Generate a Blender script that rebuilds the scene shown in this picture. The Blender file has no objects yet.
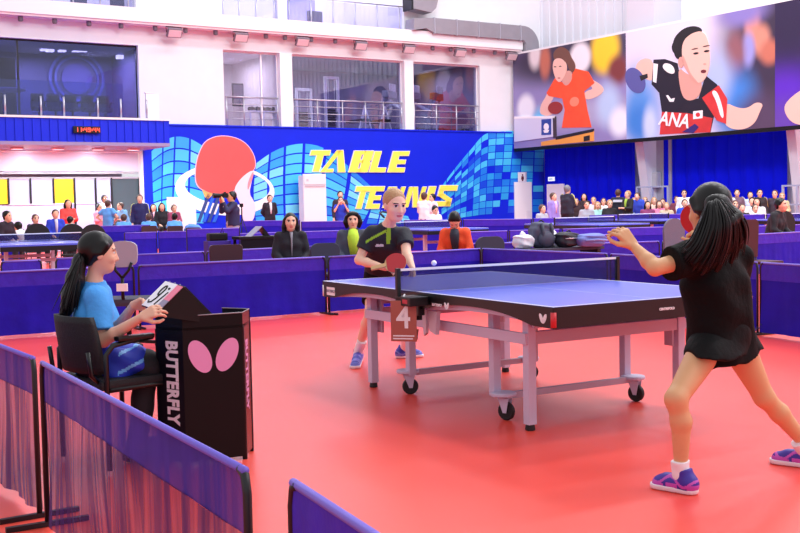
import bpy, bmesh, math, random
import numpy as np
from mathutils import Vector, Matrix
random.seed(7)
S = bpy.context.scene
COL = S.collection
PI = math.pi

# ------------------------------------------------------------------ camera
F_PX, CAM_H, PITCH, ROLL = 1098.9, 1.333, 0.0580, 0.0190
_cp, _sp, _cr, _sr = math.cos(PITCH), math.sin(PITCH), math.cos(ROLL), math.sin(ROLL)
CV = Vector((0, _sp, _cp)); CD = Vector((0, _cp, -_sp)); CX = Vector((1, 0, 0))
CR = CX*_cr - CV*_sr; CU = CX*_sr + CV*_cr; CO = Vector((0, 0, CAM_H))
cam = bpy.data.cameras.new('camera'); camo = bpy.data.objects.new('camera', cam); COL.objects.link(camo)
cam.sensor_width = 36; cam.lens = 36*F_PX/800; cam.clip_end = 300; cam.clip_start = 0.05
camo.matrix_world = Matrix(((CR.x, CU.x, -CD.x, CO.x), (CR.y, CU.y, -CD.y, CO.y), (CR.z, CU.z, -CD.z, CO.z), (0, 0, 0, 1)))
S.camera = camo
cam.dof.use_dof = False
def ray(px, py): return CD + CR*((px-400)/F_PX) + CU*((266.5-py)/F_PX)
def G(px, py, z=0.0):
    r = ray(px, py); return CO + r*((z-CAM_H)/r.z)
def D(px, py, d): return CO + ray(px, py)*d

# hall frame: x along the back wall to the right, y into the wall, z up; origin in the far corner
HA = math.radians(32.4)
CORNER = D(543, 199, 44.0); CORNER.z = 0
HALL = Matrix.Translation(CORNER) @ Matrix.Rotation(HA, 4, 'Z')
HINV = HALL.inverted()
EX = Vector((math.cos(HA), math.sin(HA), 0)); EN = Vector((math.sin(HA), -math.cos(HA), 0))
def wb(px, py, y=0.0):
    o = HINV @ CO; r = HINV.to_3x3() @ ray(px, py); t = (y-o.y)/r.y; p = o + r*t; return p.x, p.z
def wr(px, py, x=0.0):
    o = HINV @ CO; r = HINV.to_3x3() @ ray(px, py); t = (x-o.x)/r.x; p = o + r*t; return p.y, p.z
def hall(x, y, z=0.0): return HALL @ Vector((x, y, z))

# ------------------------------------------------------------------ materials
def lin(c): return tuple(((v/255)/12.92 if v/255 <= .04045 else ((v/255+.055)/1.055)**2.4) for v in c) + (1.0,)
MATS = {}
def mat(name, c, rough=.6, metal=0., spec=.5, noise=0., nscale=30., bump=0., bscale=60., coat=0., alpha=1., emit=None, estr=1., sheen=0.):
    if name in MATS: return MATS[name]
    m = bpy.data.materials.new(name); m.use_nodes = True; nt = m.node_tree; b = nt.nodes['Principled BSDF']
    b.inputs['Roughness'].default_value = rough; b.inputs['Metallic'].default_value = metal
    b.inputs['Specular IOR Level'].default_value = spec; b.inputs['Coat Weight'].default_value = coat
    b.inputs['Base Color'].default_value = lin(c); b.inputs['Alpha'].default_value = alpha
    if sheen: b.inputs['Sheen Weight'].default_value = sheen
    if emit: b.inputs['Emission Color'].default_value = lin(emit); b.inputs['Emission Strength'].default_value = estr
    tc = None
    if noise or bump:
        tc = nt.nodes.new('ShaderNodeTexCoord')
    if noise:
        n = nt.nodes.new('ShaderNodeTexNoise'); n.inputs['Scale'].default_value = nscale; n.inputs['Detail'].default_value = 4
        nt.links.new(tc.outputs['Object'], n.inputs['Vector'])
        r = nt.nodes.new('ShaderNodeMapRange'); r.inputs[1].default_value = .3; r.inputs[2].default_value = .7
        r.inputs[3].default_value = 1-noise; r.inputs[4].default_value = 1+noise
        nt.links.new(n.outputs['Fac'], r.inputs[0])
        mx = nt.nodes.new('ShaderNodeVectorMath'); mx.operation = 'SCALE'; mx.inputs[0].default_value = lin(c)[:3]
        nt.links.new(r.outputs[0], mx.inputs['Scale']); nt.links.new(mx.outputs[0], b.inputs['Base Color'])
    if bump:
        n2 = nt.nodes.new('ShaderNodeTexNoise'); n2.inputs['Scale'].default_value = bscale; n2.inputs['Detail'].default_value = 3
        nt.links.new(tc.outputs['Object'], n2.inputs['Vector'])
        bp = nt.nodes.new('ShaderNodeBump'); bp.inputs['Strength'].default_value = bump; bp.inputs['Distance'].default_value = .02
        nt.links.new(n2.outputs['Fac'], bp.inputs['Height']); nt.links.new(bp.outputs[0], b.inputs['Normal'])
    MATS[name] = m; return m
def glassmat(name, tint, refl=.08, rough=.02, clear=.85):
    if name in MATS: return MATS[name]
    m = bpy.data.materials.new(name); m.use_nodes = True; nt = m.node_tree; nt.nodes.clear()
    o = nt.nodes.new('ShaderNodeOutputMaterial'); t = nt.nodes.new('ShaderNodeBsdfTransparent'); g = nt.nodes.new('ShaderNodeBsdfGlossy')
    t.inputs[0].default_value = lin(tint); g.inputs['Roughness'].default_value = rough
    mx = nt.nodes.new('ShaderNodeMixShader'); mx.inputs[0].default_value = refl
    nt.links.new(t.outputs[0], mx.inputs[1]); nt.links.new(g.outputs[0], mx.inputs[2]); nt.links.new(mx.outputs[0], o.inputs[0])
    MATS[name] = m; return m
def clothmat(name, c, through=.4, rough=.8, pleat=0.):
    """thin woven cloth that lets some of what is behind show through"""
    if name in MATS: return MATS[name]
    m = mat(name, c, rough, noise=.12, nscale=6); nt = m.node_tree
    b = nt.nodes['Principled BSDF']; o = nt.nodes['Material Output']
    t = nt.nodes.new('ShaderNodeBsdfTransparent'); mx = nt.nodes.new('ShaderNodeMixShader'); mx.inputs[0].default_value = through
    if pleat:
        tc = nt.nodes.new('ShaderNodeTexCoord'); mp = nt.nodes.new('ShaderNodeMapping'); mp.inputs['Scale'].default_value = (22, 22, .6)
        n = nt.nodes.new('ShaderNodeTexNoise'); n.inputs['Scale'].default_value = 1.; n.inputs['Detail'].default_value = 3
        r = nt.nodes.new('ShaderNodeMapRange'); r.inputs[1].default_value = .35; r.inputs[2].default_value = .65
        r.inputs[3].default_value = through-pleat; r.inputs[4].default_value = through+pleat
        nt.links.new(tc.outputs['Object'], mp.inputs[0]); nt.links.new(mp.outputs[0], n.inputs['Vector']); nt.links.new(n.outputs['Fac'], r.inputs[0])
        nt.links.new(r.outputs[0], mx.inputs[0])
    nt.links.new(b.outputs[0], mx.inputs[1]); nt.links.new(t.outputs[0], mx.inputs[2]); nt.links.new(mx.outputs[0], o.inputs[0])
    return m
def blobmat(name, base, blobs, rough=.5, stops=None):
    """printed poster: soft coloured patches; blobs = (x, z, rx, rz, colour, softness) in object x/z"""
    m = bpy.data.materials.new(name); m.use_nodes = True; nt = m.node_tree; b = nt.nodes['Principled BSDF']
    b.inputs['Roughness'].default_value = rough
    tc = nt.nodes.new('ShaderNodeTexCoord'); sep = nt.nodes.new('ShaderNodeSeparateXYZ'); nt.links.new(tc.outputs['Object'], sep.inputs[0])
    def math_(op, a, bb):
        n = nt.nodes.new('ShaderNodeMath'); n.operation = op
        for i, v in enumerate((a, bb)):
            if isinstance(v, (int, float)): n.inputs[i].default_value = v
            else: nt.links.new(v, n.inputs[i])
        return n.outputs[0]
    cur = None
    for (x, z, rx, rz, c, soft) in blobs:
        dx = math_('DIVIDE', math_('SUBTRACT', sep.outputs[0], x), rx); dz = math_('DIVIDE', math_('SUBTRACT', sep.outputs[2], z), rz)
        d = math_('SQRT', math_('ADD', math_('MULTIPLY', dx, dx), math_('MULTIPLY', dz, dz)), 0)
        r = nt.nodes.new('ShaderNodeMapRange'); r.interpolation_type = 'SMOOTHSTEP'; nt.links.new(d, r.inputs[0])
        r.inputs[1].default_value = 1-soft; r.inputs[2].default_value = 1+soft; r.inputs[3].default_value = 1; r.inputs[4].default_value = 0
        mx = nt.nodes.new('ShaderNodeMix'); mx.data_type = 'RGBA'
        nt.links.new(r.outputs[0], mx.inputs[0])
        if cur is None: mx.inputs[6].default_value = lin(base)
        else: nt.links.new(cur, mx.inputs[6])
        mx.inputs[7].default_value = lin(c); cur = mx.outputs[2]
    if cur: nt.links.new(cur, b.inputs['Base Color'])
    else: b.inputs['Base Color'].default_value = lin(base)
    return m

# ------------------------------------------------------------------ mesh helpers
class MB:
    def __init__(s): s.bm = bmesh.new()
    def _mi(s, faces, mi):
        if mi:
            for f in faces: f.material_index = mi
    def box(s, x0, x1, y0, y1, z0, z1, bev=0., mi=0, M=None):
        r = bmesh.ops.create_cube(s.bm, size=1); vs = r['verts']
        for v in vs: v.co = Vector(((x0+x1)/2+v.co.x*(x1-x0), (y0+y1)/2+v.co.y*(y1-y0), (z0+z1)/2+v.co.z*(z1-z0)))
        if M is not None:
            for v in vs: v.co = M @ v.co
        fs = list({f for v in vs for f in v.link_faces}); s._mi(fs, mi)
        if bev: bmesh.ops.bevel(s.bm, geom=list({e for v in vs for e in v.link_edges}), offset=bev, segments=2, affect='EDGES', profile=.7)
        return s
    def bar(s, a, b, w, h, up=(0, 0, 1), bev=0., mi=0):
        a, b = Vector(a), Vector(b); z = (b-a); L = z.length; z.normalize(); x = Vector(up).cross(z)
        if x.length < 1e-4: x = Vector((1, 0, 0)).cross(z)
        x.normalize(); y = z.cross(x)
        M = Matrix(((x.x, y.x, z.x, a.x), (x.y, y.y, z.y, a.y), (x.z, y.z, z.z, a.z), (0, 0, 0, 1)))
        return s.box(-w/2, w/2, -h/2, h/2, 0, L, bev, mi, M)
    def tube(s, pts, r, n=8, mi=0, closed=False, cap=True):
        pts = [Vector(p) for p in pts]; rs = r if isinstance(r, (list, tuple)) else [r]*len(pts)
        rings = []; prev = None; N = len(pts)
        for i, p in enumerate(pts):
            if closed: t = pts[(i+1) % N]-pts[i-1]
            else: t = pts[min(i+1, N-1)]-pts[max(i-1, 0)]
            t.normalize()
            if prev is None:
                x = t.orthogonal().normalized()
            else:
                x = prev - t*prev.dot(t)
                x = x.normalized() if x.length > 1e-5 else t.orthogonal().normalized()
            prev = x; y = t.cross(x)
            rings.append([s.bm.verts.new(p+(x*math.cos(2*PI*k/n)+y*math.sin(2*PI*k/n))*rs[i]) for k in range(n)])
        fs = []
        for i in range(N if closed else N-1):
            A, B = rings[i], rings[(i+1) % N]
            for k in range(n):
                fs.append(s.bm.faces.new((A[k], A[(k+1) % n], B[(k+1) % n], B[k])))
        if cap and not closed:
            fs.append(s.bm.faces.new(rings[0][::-1])); fs.append(s.bm.faces.new(rings[-1]))
        for f in fs: f.smooth = True
        s._mi(fs, mi); return s
    def lathe(s, prof, M=None, n=20, mi=0):
        """prof = (r, z) pairs from bottom to top"""
        rings = []
        for r, z in prof:
            rings.append([s.bm.verts.new((M if M is not None else Matrix()) @ Vector((r*math.cos(2*PI*k/n), r*math.sin(2*PI*k/n), z))) for k in range(n)])
        fs = []
        for A, B in zip(rings, rings[1:]):
            for k in range(n): fs.append(s.bm.faces.new((A[k], A[(k+1) % n], B[(k+1) % n], B[k])))
        fs.append(s.bm.faces.new(rings[0][::-1])); fs.append(s.bm.faces.new(rings[-1]))
        s._mi(fs, mi); return s
    def prism(s, poly, y0, y1, M=None, mi=0):
        """polygon in x/z extruded along y"""
        M = M if M is not None else Matrix()
        a = [s.bm.verts.new(M @ Vector((x, y0, z))) for x, z in poly]; b = [s.bm.verts.new(M @ Vector((x, y1, z))) for x, z in poly]
        n = len(poly); fs = [s.bm.faces.new(a), s.bm.faces.new(b[::-1])]
        for k in range(n): fs.append(s.bm.faces.new((a[k], b[k], b[(k+1) % n], a[(k+1) % n])))
        s._mi(fs, mi); return s
    def annulus(s, cx, cz, ro, ri, y0, y1, rot=0., n=40, ex=1., mi=0, off=(0, 0)):
        def P(rx, rz, k, y, o=(0, 0)):
            a = 2*PI*k/n; x, z = rx*math.cos(a), rz*math.sin(a)
            return Vector((cx+o[0]+x*math.cos(rot)-z*math.sin(rot), y, cz+o[1]+x*math.sin(rot)+z*math.cos(rot)))
        R = [[s.bm.verts.new(P(r[0], r[1], k, y, o)) for k in range(n)] for r, y, o in ((ro, y0, (0, 0)), (ri, y0, off), (ri, y1, off), (ro, y1, (0, 0)))]
        fs = []
        for i in range(4):
            A, B = R[i], R[(i+1) % 4]
            for k in range(n): fs.append(s.bm.faces.new((A[k], A[(k+1) % n], B[(k+1) % n], B[k])))
        s._mi(fs, mi); return s
    def ball(s, c, r, n=12, mi=0, sc=(1, 1, 1), M=None):
        q = bmesh.ops.create_uvsphere(s.bm, u_segments=n, v_segments=max(6, n//2+2), radius=1)
        for v in q['verts']:
            v.co = Vector((v.co.x*sc[0]*r, v.co.y*sc[1]*r, v.co.z*sc[2]*r))
            if M is not None: v.co = M @ v.co
            v.co += Vector(c)
        fs = list({f for v in q['verts'] for f in v.link_faces})
        for f in fs: f.smooth = True
        s._mi(fs, mi); return s
    def build(s, name, mats, parent=None, mw=None, smooth=False):
        bmesh.ops.recalc_face_normals(s.bm, faces=s.bm.faces)
        me = bpy.data.meshes.new(name); s.bm.to_mesh(me); s.bm.free()
        for m in (mats if isinstance(mats, (list, tuple)) else [mats]): me.materials.append(m)
        if smooth:
            me.polygons.foreach_set('use_smooth', [True]*len(me.polygons))
        o = bpy.data.objects.new(name, me); COL.objects.link(o)
        if parent is not None: o.parent = parent
        if mw is not None: o.matrix_world = mw
        return o
def tag(o, label=None, cat=None, group=None, kind=None):
    if label: o['label'] = label
    if cat: o['category'] = cat
    if group: o['group'] = group
    if kind: o['kind'] = kind
    return o
def thing(name, label, cat, loc=(0, 0, 0), rz=0., group=None):
    o = bpy.data.objects.new(name, None); COL.objects.link(o); o.empty_display_size = .1
    o.location = loc; o.rotation_euler = (0, 0, rz)
    return tag(o, label, cat, group)
def struct(mb, name, mats, mw=None): return tag(mb.build(name, mats, None, mw), kind='structure')
def kids(o): return [c for c in bpy.data.objects if c.parent == o]
CH = {}
def copy_tree(o, loc, rz, label, group=None):
    r = o.copy(); COL.objects.link(r); r.location = loc; r.rotation_euler = (0, 0, rz); r['label'] = label
    if group: r['group'] = group
    for c in kids(o):
        d = c.copy(); COL.objects.link(d); d.parent = r
        for g in kids(c):
            h = g.copy(); COL.objects.link(h); h.parent = d
    return r
def text_mesh(txt, size, M, mtl, parent, name='lettering', bold=.0, shear=0., depth=.001, sx=1., spacing=1., align='CENTER'):
    """letters as solid geometry; text runs along local x, its height along local y, facing local z"""
    cu = bpy.data.curves.new(name, 'FONT'); cu.body = txt; cu.size = size; cu.offset = bold; cu.shear = shear; cu.extrude = depth
    cu.align_x = align; cu.align_y = 'CENTER'; cu.space_character = spacing; cu.resolution_u = 3
    t = bpy.data.objects.new(name, cu); COL.objects.link(t)
    dg = bpy.context.evaluated_depsgraph_get(); dg.update()
    me = bpy.data.meshes.new_from_object(t.evaluated_get(dg)); bpy.data.objects.remove(t)
    me.transform(M @ Matrix.Diagonal((sx, 1, 1, 1))); me.materials.clear(); me.materials.append(mtl); me.name = name
    o = bpy.data.objects.new(name, me); COL.objects.link(o); o.parent = parent
    return o
def frame3(o, x, y, z=None):
    """matrix with given origin and axes"""
    x = Vector(x).normalized(); y = Vector(y); y = (y-x*y.dot(x)).normalized(); z = x.cross(y); o = Vector(o)
    return Matrix(((x.x, y.x, z.x, o.x), (x.y, y.y, z.y, o.y), (x.z, y.z, z.z, o.z), (0, 0, 0, 1)))
# ------------------------------------------------------------------ palette
WHITE = mat('white plaster', (228, 228, 233), .7, noise=.02, nscale=2)
FASCIA = mat('white fascia', (232, 232, 238), .6)
PINKW = mat('warm white soffit', (232, 212, 218), .7)
BLUEW = mat('mural blue paint', (2, 36, 222), .6, spec=.25, noise=.04, nscale=1)
BLUEM = mat('blue sheet metal', (4, 36, 222), .5, spec=.3)
STEEL = mat('stainless steel', (190, 188, 200), .3, .7)
DARKM = mat('dark metal', (28, 26, 34), .45, .3)
BLACK = mat('black plastic', (10, 9, 13), .45, spec=.3)
GREYM = mat('galvanised duct', (150, 146, 156), .45, .3, noise=.05, nscale=3)
WPAINT = mat('white paint', (238, 238, 244), .5)
GLASS = glassmat('clear window glass', (225, 225, 245), .10)
GLASSD = glassmat('blue tinted glass', (188, 188, 224), .08)
YELLOW = mat('yellow panel', (238, 205, 20), .5)
LILAC = mat('lilac room paint', (222, 220, 244), .7)
LAMP = mat('lamp diffuser', (255, 255, 255), .5, emit=(255, 250, 255), estr=3.0)

# ------------------------------------------------------------------ floor
def floor_mat():
    m = bpy.data.materials.new('red sports vinyl'); m.use_nodes = True; nt = m.node_tree; b = nt.nodes['Principled BSDF']
    tc = nt.nodes.new('ShaderNodeTexCoord')
    n = nt.nodes.new('ShaderNodeTexNoise'); n.inputs['Scale'].default_value = .35; n.inputs['Detail'].default_value = 3
    nt.links.new(tc.outputs['Object'], n.inputs['Vector'])
    cr = nt.nodes.new('ShaderNodeValToRGB'); cr.color_ramp.elements[0].position = .35; cr.color_ramp.elements[1].position = .65
    cr.color_ramp.elements[0].color = lin(FLOOR_A); cr.color_ramp.elements[1].color = lin(FLOOR_B)
    nt.links.new(n.outputs['Fac'], cr.inputs[0]); nt.links.new(cr.outputs[0], b.inputs['Base Color'])
    b.inputs['Roughness'].default_value = .34; b.inputs['Specular IOR Level'].default_value = .5
    n2 = nt.nodes.new('ShaderNodeTexNoise'); n2.inputs['Scale'].default_value = 260.
    nt.links.new(tc.outputs['Object'], n2.inputs['Vector'])
    bp = nt.nodes.new('ShaderNodeBump'); bp.inputs['Strength'].default_value = .08; bp.inputs['Distance'].default_value = .004
    nt.links.new(n2.outputs['Fac'], bp.inputs['Height']); nt.links.new(bp.outputs[0], b.inputs['Normal'])
    return m
FLOOR_A, FLOOR_B = (244, 72, 58), (248, 86, 72)
FL = floor_mat()
struct(MB().box(-60, 14, -60, 6, -.15, 0), 'floor', FL, HALL)

# ------------------------------------------------------------------ back wall with its openings
ZT = wb(400, 131)[1]
xo1 = wb(143, 185)[0]; zo1 = wb(100, 152)[1]
xw1 = wb(139, 80)[0]; zw0, zw1 = wb(100, 118)[1], wb(100, 43)[1]
xg0, xg1 = wb(224, 90)[0], wb(480, 95)[0]; zg1 = wb(350, 57.5)[1]
xu1 = wb(136, 8)[0]; zu0 = wb(70, 13)[1]
xm0, xm1 = wb(222, 15)[0], wb(404, 20)[0]
XL, ZR, TH = -46., 12.5, .35
def holes_wall(mb, xs, zs, holes, y0, y1):
    for i in range(len(xs)-1):
        for j in range(len(zs)-1):
            cx, cz = (xs[i]+xs[i+1])/2, (zs[j]+zs[j+1])/2
            if any(a < cx < b and c < cz < d for a, b, c, d in holes): continue
            mb.box(xs[i], xs[i+1], y0, y1, zs[j], zs[j+1])
mb = MB()
holes = [(XL, xo1, 0, zo1), (XL, xw1, zw0, zw1), (xg0, xg1, ZT, zg1), (XL, xu1, zu0, zu0+4), (xm0, xm1, zu0, zu0+4)]
xs = sorted({XL, xo1, xw1, xg0, xg1, xu1, xm0, xm1, 0.}); zs = sorted({0., zo1, zw0, zw1, ZT, zg1, zu0, zu0+4, ZR})
holes_wall(mb, xs, zs, holes, 0, TH)
bmesh.ops.remove_doubles(mb.bm, verts=mb.bm.verts, dist=.001)
struct(mb, 'wall_back', WHITE, HALL)
# blue painted lower wall, standing a little proud
zt2 = wb(512, 134)[1]; xs2 = wb(509, 133)[0]
mb = MB(); mb.box(xo1+.03, xs2, -.14, -.002, 0, ZT).box(xs2, -.02, -.14, -.002, 0, zt2)
mb.box(xo1-.02, xs2, -.18, .02, ZT-.001, ZT+.05)
struct(mb, 'wall_mural', BLUEW, HALL)
# floor slab edge over the first floor, with its soffit
zl = wb(300, 36)[1]
mb = MB(); mb.box(XL, wb(514, 45)[0], -.55, -.002, zl, zl+.42); mb.box(XL, wb(514, 45)[0], -.50, -.004, zl-.07, zl, mi=1)
struct(mb, 'trim_1', [FASCIA, PINKW], HALL)
# rooms behind the openings
def room(name, x0, x1, z0, z1, depth, mats, lampc=(255, 250, 255), power=120, lamp_n=3, lamp_y=None):
    """open box behind an opening: floor, back, side walls, ceiling"""
    t = .06; y0 = TH+.02; y1 = y0+depth
    mb = MB(); mb.box(x0-t, x1+t, y1, y1+t, z0-t, z1+t, mi=0)
    mb.box(x0-t, x0, y0, y1, z0, z1, mi=1).box(x1, x1+t, y0, y1, z0, z1, mi=1)
    mb.box(x0-t, x1+t, y0, y1, z0-t, z0, mi=2).box(x0-t, x1+t, y0, y1, z1, z1+t, mi=3)
    struct(mb, name, mats, HALL)
    for i in range(lamp_n):  # added area lights so the closed rooms do not render dark
        l = bpy.data.lights.new('room fill light', 'AREA'); l.energy = power; l.color = tuple(v/255 for v in lampc); l.shape = 'RECTANGLE'
        l.size = (x1-x0)/lamp_n*.5; l.size_y = depth*.4
        o = bpy.data.objects.new('room fill light', l); COL.objects.link(o)
        o.matrix_world = HALL @ Matrix.Translation((x0+(x1-x0)*(i+.5)/lamp_n, lamp_y or y0+depth*.5, z1-.12))
NAVY = mat('navy room wall', (96, 94, 146), .6); NAVY2 = mat('dark navy carpet', (46, 46, 92), .8); NAVYC = mat('blue grey ceiling', (70, 74, 140), .7)
room('wall_room_1', wb(-60, 80)[0], xw1+.3, zw0-.1, zw1+.05, 3.2, [NAVY, NAVY, NAVY2, NAVYC], power=150)
GREYP = mat('dim grey room wall', (120, 112, 150), .7); GREYF = mat('gym rubber floor', (90, 88, 110), .8)
GC = mat('gym ceiling', (150, 140, 160), .7)
xg_a = wb(285, 90)[0]
CREAM = mat('cream room wall', (226, 216, 214), .7)
room('wall_room_2', xg0-.2, xg_a, ZT-.02, zg1+.1, 4.0, [CREAM, CREAM, GREYF, PINKW], power=90, lamp_n=1)
room('wall_room_3', xg_a+.12, xg1+.1, ZT-.02, zg1+.1, 4.5, [GREYP, GREYP, GREYF, GC], power=70, lamp_n=3)
room('wall_room_4', wb(-50, 0)[0], xu1, zu0-.05, zu0+4, 4, [LILAC, LILAC, GREYF, WHITE], power=110, lamp_n=2)
room('wall_room_5', xm0, xm1, zu0-.05, zu0+4, 4, [LILAC, LILAC, GREYF, WHITE], power=120, lamp_n=3)
OFF = mat('pale office wall', (204, 202, 226), .6)

def hthing(name, label, cat, x, y, z, group=None, rz=0.):
    return thing(name, label, cat, hall(x, y, z), HA+rz, group)
def frame_window(name, x0, x1, z0, z1, y, muls, glass, fm, fw=.06, label=None):
    """fixed glazing: frame with mullions, one pane per bay"""
    root = bpy.data.objects.new(name, None); COL.objects.link(root); root.matrix_world = HALL @ Matrix.Translation(((x0+x1)/2, y, z0)); root['kind'] = 'structure'
    w = (x1-x0)/2; h = z1-z0; m = MB()
    m.box(-w, w, -.03, .03, 0, fw).box(-w, w, -.03, .03, h-fw, h)
    xs = [-w]+[q-(x0+x1)/2 for q in muls]+[w]
    for q in xs: m.box(q-fw/2, q+fw/2, -.035, .035, 0, h)
    m.build('window_frame', fm, root)
    for a, b in zip(xs, xs[1:]): MB().box(a+fw/2, b-fw/2, -.006, .006, fw, h-fw).build('pane', glass, root)
    return root
frame_window('window_1', wb(-28, 80)[0], xw1, zw0, zw1, .2, [wb(20, 80)[0]], GLASSD, DARKM, .05)
frame_window('window_2', xg0+.02, wb(280, 90)[0], ZT, zg1, .22, [wb(264, 90)[0]], GLASS, WPAINT, .05)
frame_window('window_3', wb(292, 90)[0], wb(404, 90)[0], ZT, zg1, .22, [], GLASS, WPAINT, .05)
frame_window('window_4', wb(413, 90)[0], xg1, ZT, zg1, .22, [], GLASS, WPAINT, .05)
for i, (a, b) in enumerate(((280, 292), (404, 413))):
    struct(MB().box(wb(a, 90)[0], wb(b, 90)[0], -.05, .34, ZT+.05, zg1), 'trim_%d' % (i+2), WPAINT, HALL)
struct(MB().box(wb(278, 15)[0], wb(287, 15)[0], .0, .34, zu0, zu0+4), 'trim_4', FASCIA, HALL)

# railings in front of the openings
def railing(label, x0, x1, z0, h, y, posts, rails=4, glass=None, group='steel railings of the upper floors'):
    r = hthing('railing', label, 'railing', x0, y, z0, group)
    L = x1-x0
    for p in posts:
        m = MB(); m.tube([(p-x0, 0, 0), (p-x0, 0, h)], .024, 8); m.build('post', STEEL, r)
    for k in range(rails):
        zz = h*(k+1)/rails
        MB().tube([(0, 0, zz), (L, 0, zz)], .026 if k == rails-1 else .012, 8).build('rail', STEEL, r)
    if glass: MB().box(0, L, .03, .042, .06, h*.96).build('glass_panel', glass, r)
    return r
def lerp(a, b, n): return [a+(b-a)*i/(n-1) for i in range(n)]
hr = wb(350, 102.5)[1]-ZT
railing('steel railing above the mural, left bay with the dumbbell rack', xg0+.05, wb(279, 100)[0], ZT+.05, hr, .05, lerp(xg0+.1, wb(278, 100)[0], 4))
railing('steel railing above the mural, wide middle bay of the gym', wb(293, 100)[0], wb(403, 100)[0], ZT+.05, hr, .05, [wb(p, 100)[0] for p in (294, 318, 343, 366, 384, 402)])
railing('steel railing above the mural, right bay with the treadmills', wb(414, 100)[0], xg1-.05, ZT+.05, hr, .05, [wb(p, 100)[0] for p in (415, 437, 457, 476)])
hu = 1.15
CLG = glassmat('railing glass', (235, 235, 250), .08)
railing('glass and steel railing of the top floor, left corner of the hall', wb(-20, 5)[0], xu1-.02, zu0, hu, .06, [wb(p, 8)[0] for p in (18, 50, 74, 101, 129)], 1, CLG)
railing('glass and steel railing of the top floor, over the big painted bat', xm0+.02, wb(278, 20)[0], zu0, hu, .06, [wb(p, 15)[0] for p in (224, 240, 257, 275)], 1, CLG)
railing('glass and steel railing of the top floor, beside the duct', wb(287, 20)[0], xm1-.02, zu0, hu, .06, [wb(p, 18)[0] for p in (290, 312, 334, 356, 378, 400)], 1, CLG)

# small lamps under the slab edge
dl = None
spots = [18, 52, 86, 118, 152, 182, 212, 262, 281, 307, 331, 381, 428, 446, 469, 490]
names = 'far-left bay|far-left bay, second along|over the left seats|over the right seats|right of the seat window|next to the first floodlight|left of the gym opening|over the dumbbell rack|over the white pilaster|left over the gym|middle of the gym|right over the gym|left over the treadmills|middle of the treadmills|right over the treadmills|by the duct elbow'.split('|')
for i, px in enumerate(spots):
    x = wb(px, 20+px*.066)[0]
    lab = 'small dark downlight under the slab edge, ' + names[i]
    if dl is None:
        dl = hthing('downlight', lab, 'downlight', x, -.30, zl-.07, 'downlights under the slab edge')
        MB().lathe([(.07, 0), (.075, -.02), (.075, -.13), (.06, -.135)][::-1]).build('housing', mat('grey housing', (110, 100, 115), .5), dl)
        MB().lathe([(.055, -.15), (.055, -.136)]).build('lens', mat('grey lens', (70, 60, 75), .3), dl)
    else: copy_tree(dl, hall(x, -.30, zl-.07), HA, lab)
fl0 = None
FLN = ['right of the dark seat window', 'left of the gym opening', 'right of the first pilaster', 'over the middle of the gym', 'at the second pilaster', 'over the treadmills', 'below the duct elbow']
for i, (px, py) in enumerate([(169, 32), (235, 36), (296, 41), (354, 44), (402, 47), (453, 51), (504, 54)]):
    x = wb(px, py)[0]; lab = 'square floodlight on a bracket under the slab edge, ' + FLN[i]
    if fl0 is None:
        fl0 = hthing('floodlight', lab, 'floodlight', x, -.42, zl-.07, 'floodlights under the slab edge')
        T = Matrix.Translation((0, -.05, -.2)) @ Matrix.Rotation(math.radians(35), 4, 'X')
        MB().box(-.24, .24, -.05, .05, -.15, .15, .015, 0, T).build('housing', mat('grey floodlight casing', (120, 112, 125), .5), fl0)
        MB().box(-.21, .21, -.062, -.048, -.12, .12, 0, 0, T).build('glass', mat('floodlight glass', (225, 205, 212), .2), fl0)
        MB().tube([(-.26, -.05, -.2), (-.26, 0, -.01), (.26, 0, -.01), (.26, -.05, -.2)], .015, 6).build('bracket', DARKM, fl0)
    else: copy_tree(fl0, hall(x, -.42, zl-.07), HA, lab)

# ------------------------------------------------------------------ blue balcony on the left
YB = -2.5
xb1, zb1 = wb(169, 121, YB); zb0 = wb(167, 146.5, YB)[1]
m = MB(); xbl = wb(-40, 130, YB)[0]
m.box(xbl, xb1, YB, -.19, zb0+.1, zb1, mi=0); m.box(xbl, xb1+.0, YB-.02, -.2, zb0, zb0+.1, mi=1)
k = xbl
while k < xb1-.05:
    m.box(k, k+.06, YB-.03, YB-.001, zb0+.12, zb1-.02, mi=0); k += .24
m.box(xbl, xb1+.03, YB-.05, YB+.2, zb1, zb1+.06, mi=2)
# the balcony deck carries on behind the sheet metal
struct(m, 'trim_5', [BLUEM, mat('grey balcony soffit', (150, 140, 185), .6), FASCIA], HALL)
GLP = glassmat('balcony glass', (200, 205, 245), .08)
br = hthing('balcony_railing', 'frameless glass railing with short steel posts on the blue balcony', 'railing', xbl, YB+.1, zb1+.06)
for p in (6, 42, 65, 99, 122, 148):
    x = wb(p, 110, YB)[0]-xbl
    MB().tube([(x, 0, 0), (x, 0, .56)], .03, 8).build('post', STEEL, br)
MB().box(0, wb(125, 110, YB)[0]-xbl, .04, .052, .02, 1.0).build('glass_panel', GLP, br)
wp = hthing('balcony_partition', 'low white partition at the right end of the blue balcony', 'partition', wb(158, 110, YB)[0], YB+.4, zb1+.06)
MB().box(-.22, .18, 0, .08, 0, .78, .01).build('board', WPAINT, wp); MB().box(-.24, .2, -.01, .09, .78, .81).build('cap', FASCIA, wp)
for p in (148, 152, 156):
    pass
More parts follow.
